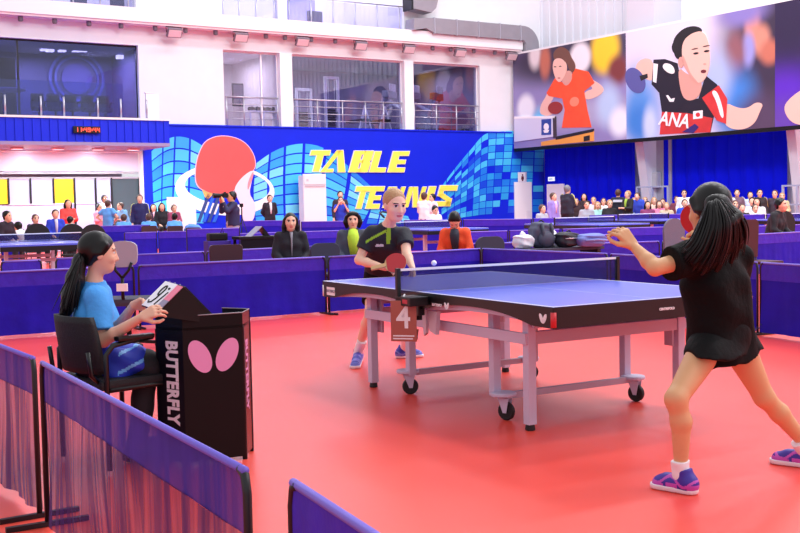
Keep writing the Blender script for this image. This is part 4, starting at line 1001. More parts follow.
# rows further back: listed by their top edges
rows = [
 ((0, 261.5), (42, 259.6), 'short purple barrier at the left, behind the umpire, with a gap after it'),
 ((55, 258.6), (124, 255), 'purple barrier with a bent post right of the gap, behind the umpire'),
 ((126, 254.8), (205, 251.3), 'purple barrier behind the brown chair, second row'),
 ((206, 251.2), (300, 246.5), 'purple barrier behind the woman in the black jacket, second row'),
 ((302, 246.4), (392, 243.0), 'purple barrier behind the woman in the lime shirt, second row'),
 ((443, 243.8), (515, 242.5), 'purple barrier behind the grey chair, second row'),
 ((506, 242.6), (545, 238.5), 'purple barrier behind the backpack'),
 ((546, 238.6), (618, 233.6), 'purple barrier behind the white bags, right end'),
 ((556, 244.5), (660, 241), 'purple barrier to the left of the raised hand'),
 ((662, 240.8), (740, 235), 'purple barrier behind the near player'),
 ((742, 234.8), (806, 231.4), 'purple barrier in front of the woman in black at the right'),
 ((124, 232.8), (157, 231.8), 'purple barrier behind the umpire, third row, left'),
 ((158, 231.8), (222, 230.3), 'purple barrier under the light blue shirts, third row'),
 ((223, 234), (285, 232), 'purple barrier beside the cameraman, third row'),
 ((286, 232), (352, 230.0), 'purple barrier behind the two seated women, third row'),
 ((445, 232.5), (508, 230.6), 'purple barrier behind the orange jacket, third row'),
 ((509, 230.5), (560, 229.0), 'purple barrier behind the backpack, third row'),
 ((562, 229), (620, 227.2), 'purple barrier below the far table on the right, third row'),
 ((622, 228), (690, 226), 'purple barrier behind the grey rounded chair, third row'),
 ((745, 226.4), (806, 224.2), 'purple barrier right of the woman in black, third row'),
 ((0, 229.5), (24, 229), 'purple barrier before the people at the left edge, far row'),
 ((92, 226.2), (150, 224.8), 'purple barrier before the blue shirts, far row'),
 ((186, 229.2), (240, 227.8), 'purple barrier before the cameraman, far row'),
 ((241, 221.0), (300, 220.0), 'purple barrier below the tracksuit man, far row'),
 ((301, 221.6), (352, 220.8), 'purple barrier below the white air conditioner, far row'),
 ((404, 220.2), (462, 219.4), 'purple barrier below the people at the word TENNIS, far row'),
 ((463, 219.6), (532, 218.8), 'purple barrier below the toilet door, far row'),
 ((533, 218.4), (588, 217), 'purple barrier below the exit door, far row'),
 ((589, 215.4), (650, 214.4), 'purple barrier before the right crowd, far row'),
 ((651, 214.4), (712, 213.6), 'purple barrier before the middle of the right crowd, far row'),
 ((713, 215.6), (765, 214.2), 'purple barrier before the right end of the crowd, far row'),
 ((766, 214.2), (806, 213.2), 'purple barrier below the guard rail at the right edge, far row'),
]
for i, (p, q, lab) in enumerate(rows): bpx(p, q, lab, simple=i >= 11, **(dict(z=.86, h=.86) if i >= 20 else {}))

# ------------------------------------------------------------------ tables further back
def far_table(label, M, yaw, netlabel):
    L, W, h = 1.37, .7625, .76
    r = thing('table_tennis_table', label, 'table tennis table', M.to_translation(), yaw, 'tables of the other courts')
    t = MB().box(-L, L, -W, W, h-.03, h).build('tabletop', TBLUE, r)
    m = MB(); m.box(-L, L, -W, -W+.02, h, h+.001).box(-L, L, W-.02, W, h, h+.001).box(-L, -L+.02, -W, W, h, h+.001).box(L-.02, L, -W, W, h, h+.001).box(-L, L, -.002, .002, h, h+.001); m.build('line', TLINE, t)
    m = MB(); m.box(-L, L, -W, -W+.02, h-.11, h-.03).box(-L, L, W-.02, W, h-.11, h-.03).box(-L, -L+.02, -W, W, h-.11, h-.03).box(L-.02, L, -W, W, h-.11, h-.03); m.build('apron', APRON, r)
    for sx in (-1, 1):
        for sy in (-1, 1): MB().box(sx*.95-.03, sx*.95+.03, sy*.6-.03, sy*.6+.03, 0, h-.03).build('leg', FRAMEP, r)
        MB().box(sx*.95-.02, sx*.95+.02, -.57, .57, .45, .51).build('cross_bar', FRAMED, r)
    net_set(netlabel, M, yaw, False, 'nets of the other courts')
def TT(p, yaw): return Matrix.Translation((p.x, p.y, 0)) @ Matrix.Rotation(yaw, 4, 'Z')
pn = G(82, 232, .9125); wd_ = Vector((-math.sin(TYAW), math.cos(TYAW), 0))
far_table('blue table of the next court at the left edge, behind the umpire', TT(pn-wd_*.915, TYAW), TYAW, 'net with white tape on the table at the left edge')
p0, p1 = G(616, 214.2, .9125), G(671, 213.0, .9125)
far_table('far blue table left of the near player\'s head, before the crowd', TT((p0+p1)/2, TYAW), TYAW, 'net on the far table left of the near player\'s head')
far_table('far blue table between the far player and the orange jacket', TT(G(425, 228, .76), TYAW), TYAW, 'net on the far table behind the orange jacket')
far_table('far blue table at the right edge behind the woman in black', TT(G(816, 219, .76), TYAW), TYAW, 'net on the far table at the right edge')
far_table('far blue table above the white bags, near the exit door', TT(G(585, 223.4, .76), TYAW), TYAW, 'net on the far table near the exit door')

# ------------------------------------------------------------------ umpire desk
DZ = .775
P1, P2, P3, P4, P5 = [G(x, y, DZ) for x, y in ((155.5, 314.8), (182, 316.6), (242.3, 312.8), (249, 309.2), (222, 308.2))]
P6 = P1+(P4-P3)*1.25
desk = thing('umpire_desk', 'black umpire desk with pink wings and BUTTERFLY lettering on its panels', 'desk', (P2.x, P2.y, 0), 0)
def dl_(p): return Vector((p.x-P2.x, p.y-P2.y, p.z))
PANW = mat('dark maroon black panel', (16, 7, 11), .5, spec=.2); PANB = mat('blue black panel', (9, 9, 22), .5, spec=.2); PANR = mat('glossy red brown side panel', (96, 30, 34), .25)
def panel(a, b, nm, mtl, z0=.02, z1=DZ, t=.008, inward=None):
    a, b = dl_(a), dl_(b); a.z = b.z = 0; d = (b-a); L = d.length; d.normalize(); n = Vector((d.y, -d.x, 0))
    M = frame3(a, d, Vector((0, 0, 1)))
    return MB().box(0, L, z0, z1, -t, 0, .002, 0, M).build(nm, mtl, desk), M, L
o1, M1, L1 = panel(P1, P2, 'panel', PANB); o2, M2, L2 = panel(P2, P3, 'panel', PANW); o3, M3, L3 = panel(P3, P4, 'panel', PANR)
panel(P5, P4, 'panel', PANB, .3); panel(P6, P1, 'panel', PANB, .45)
a_, b_ = dl_(P1), dl_(P4)
m = MB(); poly = [dl_(p) for p in (P1, P2, P3, P4, P5, P6)]
bot = [m.bm.verts.new((p.x, p.y, .70)) for p in poly]; top = [m.bm.verts.new((p.x, p.y, .715)) for p in poly]
m.bm.faces.new(bot[::-1]); m.bm.faces.new(top)
for k in range(6): m.bm.faces.new((bot[k], bot[(k+1) % 6], top[(k+1) % 6], top[k]))
m.build('desk_top', BLACK, desk)
def rim(pts): return MB().tube([dl_(p)+Vector((0, 0, .002)) for p in pts], .0028, 6)
rim((P6, P1, P2, P3, P4, P5)).build('rim', mat('pale panel edge', (150, 140, 150), .4), desk)
PINK = mat('pink print', (226, 150, 200), .5); WHT = mat('white print', (244, 240, 250), .5)
for sx in (-1, 1):
    cx, cz, rx, rz, th = L2/2+sx*.072, DZ-.212, .053, .092, sx*-.46
    pts = [(cx+rx*math.cos(2*PI*k/28)*math.cos(th)-rz*math.sin(2*PI*k/28)*math.sin(th), cz+rx*math.cos(2*PI*k/28)*math.sin(th)+rz*math.sin(2*PI*k/28)*math.cos(th)) for k in range(28)]
    m = MB(); vs = [m.bm.verts.new(M2 @ Vector((x, z, .0015))) for x, z in pts]; vb = [m.bm.verts.new(M2 @ Vector((x, z, .0003))) for x, z in pts]
    m.bm.faces.new(vs); m.bm.faces.new(vb[::-1])
    for k in range(28): m.bm.faces.new((vs[k], vb[k], vb[(k+1) % 28], vs[(k+1) % 28]))
    m.build('wing', PINK, desk)
text_mesh('BUTTERFLY', .118, M1 @ Matrix.Translation((L1*.56, DZ-.345, .0015)) @ Matrix.Rotation(-PI/2, 4, 'Z'), WHT, desk, 'lettering', .005, sx=.69, spacing=1.04)
text_mesh('BUTTERFLY', .085, M3 @ Matrix.Translation((L3*.42, DZ-.335, .0015)) @ Matrix.Rotation(-PI/2, 4, 'Z'), PINK, desk, 'lettering', .003, sx=.86)
m = MB()
for p in (P1, P2, P3, P4, P6):
    q = dl_(p)*.97; m.box(q.x-.012, q.x+.012, q.y+.01, q.y+.034, 0, .70)
m.build('leg', BLACK, desk)

# flip scoreboard held on the desk
s0 = D(146, 305, 5.62); s1 = D(161, 281.5, 5.74); s2 = D(178.5, 286.5, 5.60); s3 = D(164, 312, 5.48)
sx_ = (s2-s1); sy_ = (s1-s0); 
sb = thing('flip_scoreboard', 'flip scoreboard with a white number card, held by the umpire over the desk', 'scoreboard', (s0.x, s0.y, 0), 0)
so = (s0+s1+s2+s3)/4-Vector((s0.x, s0.y, 0))
Ms = frame3(so, sx_, sy_); wx, wy = sx_.length/2, sy_.length/2
nz = Ms.to_3x3() @ Vector((0, 0, 1))
MB().box(-wx*.95, wx*.42, -wy, wy, .002, .006, 0, 0, Ms).build('score_card', WHT, sb)
MB().box(wx*.40, wx*1.0, -wy*.2, wy*.98, -.001, .0025, 0, 0, Ms).build('score_card', mat('pink card', (244, 130, 160), .5), sb)
MB().box(wx*.40, wx*1.0, -wy*1.35, -wy*.2, -.001, .0025, 0, 0, Ms).build('score_card', mat('grey card', (150, 140, 170), .5), sb)
MB().box(-wx, wx*1.05, -wy*1.02, wy*1.04, -.008, -.0015, .002, 0, Ms).build('board', BLACK, sb)
# the back leaf of the stand
ap = Ms @ Vector((0, wy*1.02, -.005)); 
m = MB(); xv = (Ms.to_3x3() @ Vector((1, 0, 0))); lo = Vector((ap.x, ap.y, .72))+Vector((.17, .12, 0)); hw = wx*1.05
vs = [ap-xv*hw*.2, ap+xv*hw, Vector((lo.x, lo.y, .72))+xv*hw*.9+Vector((.0, 0, 0)), Vector((lo.x, lo.y, .72))-xv*hw*.4]
vv = [m.bm.verts.new(v) for v in vs]+[m.bm.verts.new(v+Vector((.006, .006, .003))) for v in vs]
m.bm.faces.new(vv[:4]); m.bm.faces.new(vv[4:][::-1])
for k in range(4): m.bm.faces.new((vv[k], vv[k+4], vv[(k+1) % 4+4], vv[(k+1) % 4]))
m.build('back_board', BLACK, sb)
m = MB(); tri = [Ms @ Vector((wx*1.04, -wy*1.3, -.008)), Ms @ Vector((wx*1.04, wy*1.0, -.006)), Vector((lo.x, lo.y, .722))+xv*hw*.9]  # black sheet stands in for the dark inside of the tent
va = [m.bm.verts.new(v) for v in tri]; vb_ = [m.bm.verts.new(v-xv*.004) for v in tri]
m.bm.faces.new(va); m.bm.faces.new(vb_[::-1])
for k in range(3): m.bm.faces.new((va[k], vb_[k], vb_[(k+1) % 3], va[(k+1) % 3]))
m.build('dark_fill', BLACK, sb)
for k in range(3): MB().tube([Ms @ Vector((-wx*.6+k*wx*.6, wy*1.03+.006*math.cos(a), .004*math.sin(a)+.001)) for a in lerp(0, 2*PI, 9)], .0012, 5).build('ring', STEEL, sb)
# the hand-drawn style digits, card seen turned on its side
m = MB()
loop = [(-.30+.17*math.cos(a), .32+.38*math.sin(a)) for a in lerp(0, 2*PI, 19)]
m.tube([Ms @ Vector((x*wx, y*wy, .0075)) for x, y in loop], .0045, 6)
m.tube([Ms @ Vector((x*wx, y*wy, .0075)) for x, y in ((-.14, .25), (-.2, -.3), (-.32, -.62), (-.55, -.72), (-.68, -.55))], .0045, 6)
m.build('digit', BLACK, sb)
m = MB(); m.tube([Ms @ Vector((x*wx, y*wy, .0075)) for x, y in ((.16, -.75), (.25, -.2), (.36, .3))], .004, 6); m.ball(Ms @ Vector((.14*wx, .55*wy, .006)), .008, 8)
m.build('digit', BLACK, sb)

# ------------------------------------------------------------------ chairs
CHB = mat('black chair upholstery', (18, 17, 24), .7, bump=.2, bscale=90); CHF = mat('black chair tube', (10, 10, 14), .3)
def arm_chair(label, loc, rz):
    """local: faces +x"""
    r = thing('arm_chair', label, 'chair', loc, rz)
    MB().box(-.17, .27, -.24, .24, .42, .47, .02).build('seat', CHB, r)
    m = MB(); rows = []
    for j in range(9):
        z = .50+.29*j/8
        rows.append([m.bm.verts.new((-.165-.05*(j/8)+.05*abs(i/8-1)**2.2-.0, (i-8)/8*(.20-.02*(j/8)**4), z)) for i in range(17)])
    back = [[m.bm.verts.new(v.co+Vector((-.03, 0, 0))) for v in row] for row in rows]
    for j in range(8):
        for i in range(16):
            m.bm.faces.new((rows[j][i], rows[j][i+1], rows[j+1][i+1], rows[j+1][i])); m.bm.faces.new((back[j][i], back[j+1][i], back[j+1][i+1], back[j][i+1]))
    for row, bk in ((rows[0], back[0]), (rows[8], back[8])):
        for i in range(16): m.bm.faces.new((row[i], bk[i], bk[i+1], row[i+1]))
    for i in (0, 16):
        for j in range(8): m.bm.faces.new((rows[j][i], rows[j+1][i], back[j+1][i], back[j][i]))
    m.build('backrest', CHB, r, smooth=True)
    for sy in (-1, 1):
        MB().tube([(-.14, sy*.24, .02), (-.14, sy*.24, .60), (-.10, sy*.24, .645), (.0, sy*.24, .66), (.13, sy*.24, .67)], .014, 8).build('leg', CHF, r)
        MB().tube([(.22, sy*.24, .01), (.22, sy*.235, .40), (.18, sy*.23, .42), (-.14, sy*.23, .42)], .014, 8).build('leg', CHF, r)
        MB().box(-.08, .13, sy*.24-.026, sy*.24+.026, .665, .69, .01).build('armrest', CHF, r)
        MB().tube([(-.14, sy*.2, .44), (-.20, sy*.2, .5), (-.215, sy*.2, .62)], .012, 6).build('back_strut', CHF, r)
    return r
gpos = D(88, 372, 5.75)
UYAW = .78
arm_chair('black arm chair under the seated umpire', (gpos.x+.10, gpos.y, 0), UYAW)
def simple_chair(name, label, loc, rz, mtl, group, top=.86, w=.43, round_=.12, frame=CHF, seat=True, z=0.):
    """local: sitter faces +x"""
    r = thing(name, label, 'chair', (loc[0], loc[1], z), rz, group)
    n = 7; hw = w/2; pts = [(-hw*.92, .50), (hw*.92, .50)]
    pts += [(hw-round_+round_*math.cos(a), top-round_+round_*math.sin(a)) for a in lerp(0, PI/2, n)]+[(-hw+round_+round_*math.cos(a), top-round_+round_*math.sin(a)) for a in lerp(PI/2, PI, n)]
    T = Matrix.Translation((-.22, 0, 0)) @ Matrix.Rotation(PI/2, 4, 'Z') @ Matrix.Rotation(.0, 4, 'X')
    m = MB(); m.prism(pts, -.012, .022, T); bmesh.ops.bevel(m.bm, geom=list(m.bm.edges), offset=.006, segments=1, affect='EDGES'); m.build('backrest', mtl, r)
    MB().box(-.2, .22, -hw, hw, .42, .46, .015).build('seat', mtl, r)
    for sy in (-1, 1):
        MB().tube([(-.235, sy*(hw-.03), .01), (-.235, sy*(hw-.03), .6)], .012, 6).build('leg', frame, r)
        MB().tube([(.21, sy*(hw-.03), .01), (.2, sy*(hw-.03), .43)], .012, 6).build('leg', frame, r)
    return r
BRC = mat('dark brown chair', (64, 26, 34), .45); GRC = mat('grey chair cloth', (112, 108, 128), .8, bump=.2, bscale=80); GRD = mat('dark grey chair cloth', (56, 54, 74), .8)
NCOURT = math.atan2(G(552, 308, .76).y-G(322, 281, .76).y, G(552, 308, .76).x-G(322, 281, .76).x)
def chair_at(px, pytop, d, label, mtl, top=.86, w=.43, round_=.12, rz=None, name='chair', group='chairs behind the barriers'):
    p = D(px, pytop, d); z = max(0., p.z-top) if p.z-top > .12 else 0
    tp = p.z if abs(p.z-top) < .25 else top
    rz = NCOURT if rz is None else rz
    return simple_chair(name, label, (p.x+.22*math.cos(rz), p.y+.22*math.sin(rz)), rz, mtl, group, tp, w, round_)
chair_at(226, 244.6, 13.6, 'dark brown folding chair with a square back, behind the long barrier', BRC, w=.44, round_=.05, name='folding_chair')
chair_at(490, 236.5, 15.6, 'dark grey chair with a wide low back, between the orange jacket and the white bags', GRD, w=.50, round_=.13)
chair_at(674, 218.5, 15.5, 'grey chair with a tall rounded back, left of the near player\'s head', GRC, top=1.0, w=.40, round_=.17)
chair_at(748, 219.5, 15.0, 'dark brown chair just right of the near player\'s hair', BRC, w=.40, round_=.06)
chair_at(325, 243.0, 14.2, 'black chair beside the woman in the lime shirt', GRD, w=.42, round_=.1)
chair_at(785, 211, 20.5, 'black chair with a domed back at the right edge', CHB, w=.55, round_=.25, top=1.0)
for i, (px, py, w) in enumerate(((37, 223.5, .62), (72, 223.8, .62), (93, 224.2, .62))):
    chair_at(px, py, 21.5, 'black chair with a domed back behind the left table, ' + ('leftmost of the three', 'middle of the three', 'rightmost of the three')[i], CHB, top=.95, w=.5, round_=.24, group='domed black chairs behind the left table')
for i, px in enumerate((122, 149, 175)):
    chair_at(px, 225.8, 29.9, 'brown folding chair behind a light blue shirt, ' + ('left of the three', 'middle of the three', 'right of the three')[i], BRC, top=.9, w=.44, round_=.05, rz=NCOURT+PI, group='brown chairs of the light blue shirts', name='folding_chair')
# grey office chair beyond the desk
oc = D(123, 262, 10.2); ocr = NCOURT-.5
of = thing('office_chair', 'grey office chair on a black forked stem, right behind the umpire\'s face', 'chair', (oc.x, oc.y, 0), ocr+PI)
zt_ = D(123, 241, 10.2).z; zb_ = D(123, 267, 10.2).z
pts = [(x*.135, zb_+(zt_-zb_)*y) for x, y in smoothpoly([(-.9, .0), (.9, .0), (1.05, .5), (.95, 1.0), (-.95, 1.0), (-1.05, .5)], 2)]
MB().prism(pts, -.015, .03, Matrix.Rotation(PI/2, 4, 'Z')).build('backrest', mat('pale grey chair shell', (158, 158, 178), .5), of)
m = MB()
for sy in (-1, 1): m.tube([(-.035, sy*.085, zb_+.04), (-.05, sy*.06, zb_-.03), (-.05, 0, zb_-.1)], .013, 6)
m.tube([(-.05, 0, zb_-.1), (-.05, 0, .50), (.12, 0, .42)], .016, 6); m.build('back_stem', BLACK, of)
MB().box(-.05, .40, -.22, .22, .42, .49, .03).build('seat', GRD, of)
MB().tube([(.16, 0, .06), (.16, 0, .42)], .025, 8).build('column', BLACK, of)
m = MB()
for k in range(5): m.bar((.16, 0, .08), (.16+.26*math.cos(k*2*PI/5), .26*math.sin(k*2*PI/5), .05), .04, .03)
m.build('base', BLACK, of)
for k in range(5): MB().ball((.16+.26*math.cos(k*2*PI/5), .26*math.sin(k*2*PI/5), .025), .025, 10).build('caster', BLACK, of)
MB().box(-.08, -.06, -.05, .05, zb_-.22, zb_-.15).build('tag', LABEL, of)
# belongings left on chairs: backpack, white bags, black bag, folded blanket
def lump(name, label, cat, px, py, d, w, dp, h, mtl, zb=None, seed=1, extra=None, group=None, rz=.56):
    p = D(px, py, d); z0 = p.z-h if zb is None else zb
    r = thing(name, label, cat, (p.x, p.y, z0), rz, group)
    m = MB(); rng = random.Random(seed)
    bmesh.ops.create_icosphere(m.bm, subdivisions=4, radius=1)
    ph = [rng.random()*6 for _ in range(6)]
    for v in m.bm.verts:
        x, y, z = v.co
        k = 1+.07*math.sin(5*x+ph[0])+.06*math.sin(6*y+ph[1]+2*z)+.05*math.sin(9*z+ph[2]+3*x)
        e = .6
        x, y, z = [math.copysign(abs(c)**e, c) for c in (x, y, z)]
        v.co = Vector((x*w/2*k, y*dp/2*k, h/2+z*h/2*(1+.05*math.sin(4*x+ph[3]))))
    m.build('body', mtl, r, smooth=True)
    if extra: extra(r, w, dp, h)
    return r
def bench(px, py, d, w, label):
    p = D(px, py, d); r = thing('bench', label, 'bench', (p.x, p.y, 0), .56)
    MB().box(-w/2, w/2, -.2, .2, p.z-.04, p.z, .005).build('seat', GRD, r)
    for sx in (-1, 1): MB().box(sx*(w/2-.08)-.03, sx*(w/2-.08)+.03, -.18, .18, 0, p.z-.04).build('leg', CHF, r)
    return p.z
BD = 15.0
bz = bench(556, 247.5, BD, 1.4, 'low bench under the backpack and the white bags')
def straps(r, w, dp, h):
    for s in (-.22, .22): MB().tube([(w*s, -dp*.46, h*.95), (w*s*1.1, -dp*.56, h*.6), (w*s*1.2, -dp*.5, h*.12)], .022, 6).build('strap', mat('grey strap', (60, 66, 84), .7), r)
    MB().ball((0, -dp*.45, h*.33), .13, 12, sc=(1.1, .5, .9)).build('pocket', mat('slate pocket', (62, 66, 88), .7), r)
    MB().tube([(-.05, 0, h*.98), (0, 0, h*1.08), (.05, 0, h*.98)], .012, 6).build('handle', BLACK, r)
lump('backpack', 'slate grey backpack standing upright among the white bags', 'backpack', 541, 222, BD, .33, .26, D(541, 222, BD).z-bz, mat('slate nylon', (74, 78, 102), .7, bump=.4, bscale=14), bz, 3, straps)
def knot(r, w, dp, h): MB().tube([(-.04, 0, h*.95), (-.01, 0, h*1.12), (.05, .01, h*1.0)], [.02, .03, .012], 8).build('knot', mat('white plastic bag', (236, 236, 248), .4), r)
WBAG = mat('white plastic bag', (236, 236, 248), .4, bump=.6, bscale=12)
lump('plastic_bag', 'white plastic bag left of the backpack', 'bag', 523, 234, BD-.1, .24, .24, D(522, 234.5, BD).z-bz, WBAG, bz, 5, knot, 'white plastic bags')
lump('plastic_bag', 'white plastic bag peeping out right of the backpack', 'bag', 553.5, 233, BD+.1, .16, .2, D(553, 233, BD).z-bz, WBAG, bz, 8, knot, 'white plastic bags')
def handle(r, w, dp, h): MB().tube([(-w*.2, -.02, h*.9), (0, -.04, h*1.12), (w*.2, -.02, h*.9)], .012, 6).build('handle', BLACK, r); MB().tube([(-w*.4, -dp*.5, h*.6), (w*.4, -dp*.5, h*.6)], .006, 6).build('zipper', STEEL, r)
lump('sports_bag', 'black sports bag between the backpack and the folded blue cloth', 'bag', 567, 232, BD, .34, .26, D(567, 232, BD).z-bz, mat('black nylon', (30, 30, 44), .6, bump=.4, bscale=14), bz, 11, handle)
def fold(r, w, dp, h): MB().tube([(-w*.44, -dp*.45, h*.5), (0, -dp*.52, h*.55), (w*.44, -dp*.45, h*.45)], .016, 6).build('fold', mat('blue grey cloth fold', (128, 138, 205), .8), r)
lump('folded_jacket', 'folded blue grey jacket lying right of the black sports bag', 'jacket', 590, 233.5, BD+.05, .44, .3, D(590, 233.5, BD).z-bz, mat('blue grey cloth', (110, 120, 190), .8, bump=.5, bscale=10), bz, 14, fold)
# umpire desk of the next court with its scoreboard and camera gear
d_ = 18.5; p = D(256, 236, d_)
k_ = thing('umpire_desk', 'low black umpire desk of the next court, behind the brown chair', 'desk', (p.x, p.y, 0), .5)
MB().box(-.36, .42, -.2, .2, p.z-.05, p.z, .01).build('desk_top', BLACK, k_); MB().box(-.34, .40, -.19, -.17, .05, p.z-.05).build('panel', PANB, k_)
for sx in (-.32, .38): MB().box(sx-.02, sx+.02, .14, .18, 0, p.z-.05).build('leg', BLACK, k_)
ph_ = D(256, 226.3, d_).z-p.z
sb2 = thing('flip_scoreboard', 'grey tent-shaped scoreboard on the black desk of the next court', 'scoreboard', (p.x, p.y, p.z), .5)
MB().prism([(-.15, 0), (-.13, 0), (.06, ph_), (.045, ph_)], -.16, .12).build('score_card', mat('grey score card', (150, 146, 170), .5), sb2)
MB().prism([(.045, ph_), (.06, ph_), (.19, 0), (.17, 0)], -.16, .12).build('back_board', BLACK, sb2)
MB().prism([(.09, 0), (.17, 0), (.055, ph_*.95)], -.17, -.16).build('side', BLACK, sb2)
p = D(217, 236.5, 18.5)
cbag = thing('camera_bag', 'small black camera bag near the brown chair back', 'bag', (p.x, p.y, .0), .5)
zz = D(217, 233, 18.5).z
MB().box(-.16, .16, -.1, .1, zz-.13, zz, .03).build('body', BLACK, cbag); MB().tube([(.06, 0, zz-.02), (.1, 0, zz+.09), (.12, 0, zz-.02)], .008, 6).build('strap', BLACK, cbag)
MB().box(-.2, .2, -.12, .12, 0, zz-.13, .01).build('case', mat('indigo case', (50, 30, 140), .6), cbag)
# ------------------------------------------------------------------ figures: one smooth continuous surface grown round a skeleton
class Field:
    def __init__(s, h): s.h = h; s.pr = []
    def cone(s, a, b, r1, r2=None, k=.02, op='u', clip=None, flat=None):
        s.pr.append(('c', np.array(a, float), np.array(b, float), r1, r1 if r2 is None else r2, k, op, clip)); return s
    def ell(s, c, R, rad, k=.02, op='u', clip=None):
        s.pr.append(('e', np.array(c, float), np.array(R, float), np.array(rad, float), None, k, op, clip)); return s
    def chain(s, pts, rs, k=.02, op='u', clip=None):
        for i in range(len(pts)-1): s.cone(pts[i], pts[i+1], rs[i], rs[i+1], k, op, clip)
        return s
    def bounds(s, p):
        if p[0] == 'c':
            r = max(p[3], p[4]); return np.minimum(p[1], p[2])-r, np.maximum(p[1], p[2])+r
        r = max(p[3]); return p[1]-r, p[1]+r
    def mesh(s, disp=None):
        h = s.h; lo = np.min([s.bounds(p)[0] for p in s.pr if p[6] == 'u'], 0)-3*h; hi = np.max([s.bounds(p)[1] for p in s.pr if p[6] == 'u'], 0)+3*h
        n = np.ceil((hi-lo)/h).astype(int)+1; g = np.full(n, 9., np.float32)
        for p in s.pr:
            a, b = s.bounds(p); m = p[5]+2.5*h
            i0 = np.clip(np.floor((a-m-lo)/h).astype(int), 0, n-1); i1 = np.clip(np.ceil((b+m-lo)/h).astype(int)+1, 1, n)
            if (i1 <= i0).any(): continue
            ax = [lo[i]+h*np.arange(i0[i], i1[i]) for i in range(3)]
            X, Y, Z_ = np.meshgrid(*ax, indexing='ij')
            if p[0] == 'c':
                A, B = p[1], p[2]; d = B-A; L2 = max(d@d, 1e-9); px, py, pz = X-A[0], Y-A[1], Z_-A[2]
                t = np.clip((px*d[0]+py*d[1]+pz*d[2])/L2, 0, 1)
                v = np.sqrt((px-t*d[0])**2+(py-t*d[1])**2+(pz-t*d[2])**2)-(p[3]+(p[4]-p[3])*t)
            else:
                px, py, pz = X-p[1][0], Y-p[1][1], Z_-p[1][2]; R = p[2]; q = [(px*R[i][0]+py*R[i][1]+pz*R[i][2]) for i in range(3)]
                k0 = np.sqrt(sum((q[i]/p[3][i])**2 for i in range(3))); k1 = np.sqrt(sum((q[i]/p[3][i]**2)**2 for i in range(3)))+1e-9
                v = k0*(k0-1)/k1
            if p[7]:
                for (c, nn) in p[7]: v = np.maximum(v, (X-c[0])*nn[0]+(Y-c[1])*nn[1]+(Z_-c[2])*nn[2])
            sl = tuple(slice(i0[i], i1[i]) for i in range(3)); cur = g[sl]; k = p[5]
            if p[6] == 'u':
                hh = np.maximum(k-np.abs(cur-v), 0)/max(k, 1e-6); g[sl] = np.minimum(cur, v)-hh*hh*k*.25
            else:
                hh = np.maximum(k-np.abs(cur+v), 0)/max(k, 1e-6); g[sl] = np.maximum(cur, -v)+hh*hh*k*.25
        if disp is not None:
            ax = [lo[i]+h*np.arange(n[i]) for i in range(3)]; X, Y, Z_ = np.meshgrid(*ax, indexing='ij', sparse=True)
            g = g+np.where(np.abs(g) < .1, disp(X, Y, Z_), 0).astype(np.float32)
        return nets(g, lo, h)
def nets(g, lo, h):
    n = np.array(g.shape); ins = g < 0
    c = np.zeros(n-1, np.int8)
    for dx in (0, 1):
        for dy in (0, 1):
            for dz in (0, 1): c += ins[dx:n[0]-1+dx, dy:n[1]-1+dy, dz:n[2]-1+dz]
    act = (c > 0) & (c < 8); idx = np.argwhere(act); M = len(idx)
    vid = np.full(n-1, -1, np.int32); vid[act] = np.arange(M)
    acc = np.zeros((M, 3)); cnt = np.zeros(M)
    cor = [np.array((a, b, d)) for a in (0, 1) for b in (0, 1) for d in (0, 1)]
    val = {tuple(k): g[idx[:, 0]+k[0], idx[:, 1]+k[1], idx[:, 2]+k[2]] for k in cor}
    for k in cor:
        for axx in range(3):
            if k[axx]: continue
            k2 = k.copy(); k2[axx] = 1; a, b = val[tuple(k)], val[tuple(k2)]; m = (a < 0) != (b < 0)
            t = np.where(m, a/np.where(m, a-b, 1), 0)
            P = np.repeat(k[None, :].astype(float), M, 0); P[:, axx] += t
            acc += np.where(m[:, None], P, 0); cnt += m
    V = lo+h*(idx+acc/cnt[:, None])
    F = []
    for axx in range(3):
        a0 = [slice(None)]*3; a1 = [slice(None)]*3; a0[axx] = slice(0, -1); a1[axx] = slice(1, None)
        A, B = ins[tuple(a0)], ins[tuple(a1)]; e = np.argwhere(A != B)
        o1, o2 = [(1, 2), (2, 0), (0, 1)][axx]
        ok = (e[:, o1] > 0) & (e[:, o2] > 0) & (e[:, o1] < n[o1]-1) & (e[:, o2] < n[o2]-1); e = e[ok]
        q = []
        for s1, s2 in ((1, 1), (0, 1), (0, 0), (1, 0)):
            ee = e.copy(); ee[:, o1] -= s1; ee[:, o2] -= s2; q.append(vid[ee[:, 0], ee[:, 1], ee[:, 2]])
        q = np.stack(q, 1); fl = A[e[:, 0], e[:, 1], e[:, 2]]; q[~fl] = q[~fl][:, ::-1]; F.append(q)
    F = np.concatenate(F); return V, F
def np_obj(name, V, F, mats, parent, origin, mi=None):
    me = bpy.data.meshes.new(name); V = V-np.array(origin)
    me.vertices.add(len(V)); me.vertices.foreach_set('co', V.astype(np.float32).ravel())
    me.loops.add(F.size); me.loops.foreach_set('vertex_index', F.astype(np.int32).ravel())
    me.polygons.add(len(F)); me.polygons.foreach_set('loop_start', np.arange(0, F.size, 4, dtype=np.int32)); me.polygons.foreach_set('loop_total', np.full(len(F), 4, np.int32))
    me.polygons.foreach_set('use_smooth', np.ones(len(F), bool))
    for m in (mats if isinstance(mats, list) else [mats]): me.materials.append(m)
    if mi is not None: me.polygons.foreach_set('material_index', mi.astype(np.int32))
    me.update(); me.validate()
    o = bpy.data.objects.new(name, me); COL.objects.link(o); o.parent = parent; return o
def U(v): v = np.array(v, float); return v/max(np.linalg.norm(v), 1e-9)
def A3(*v): return np.array(v, float)

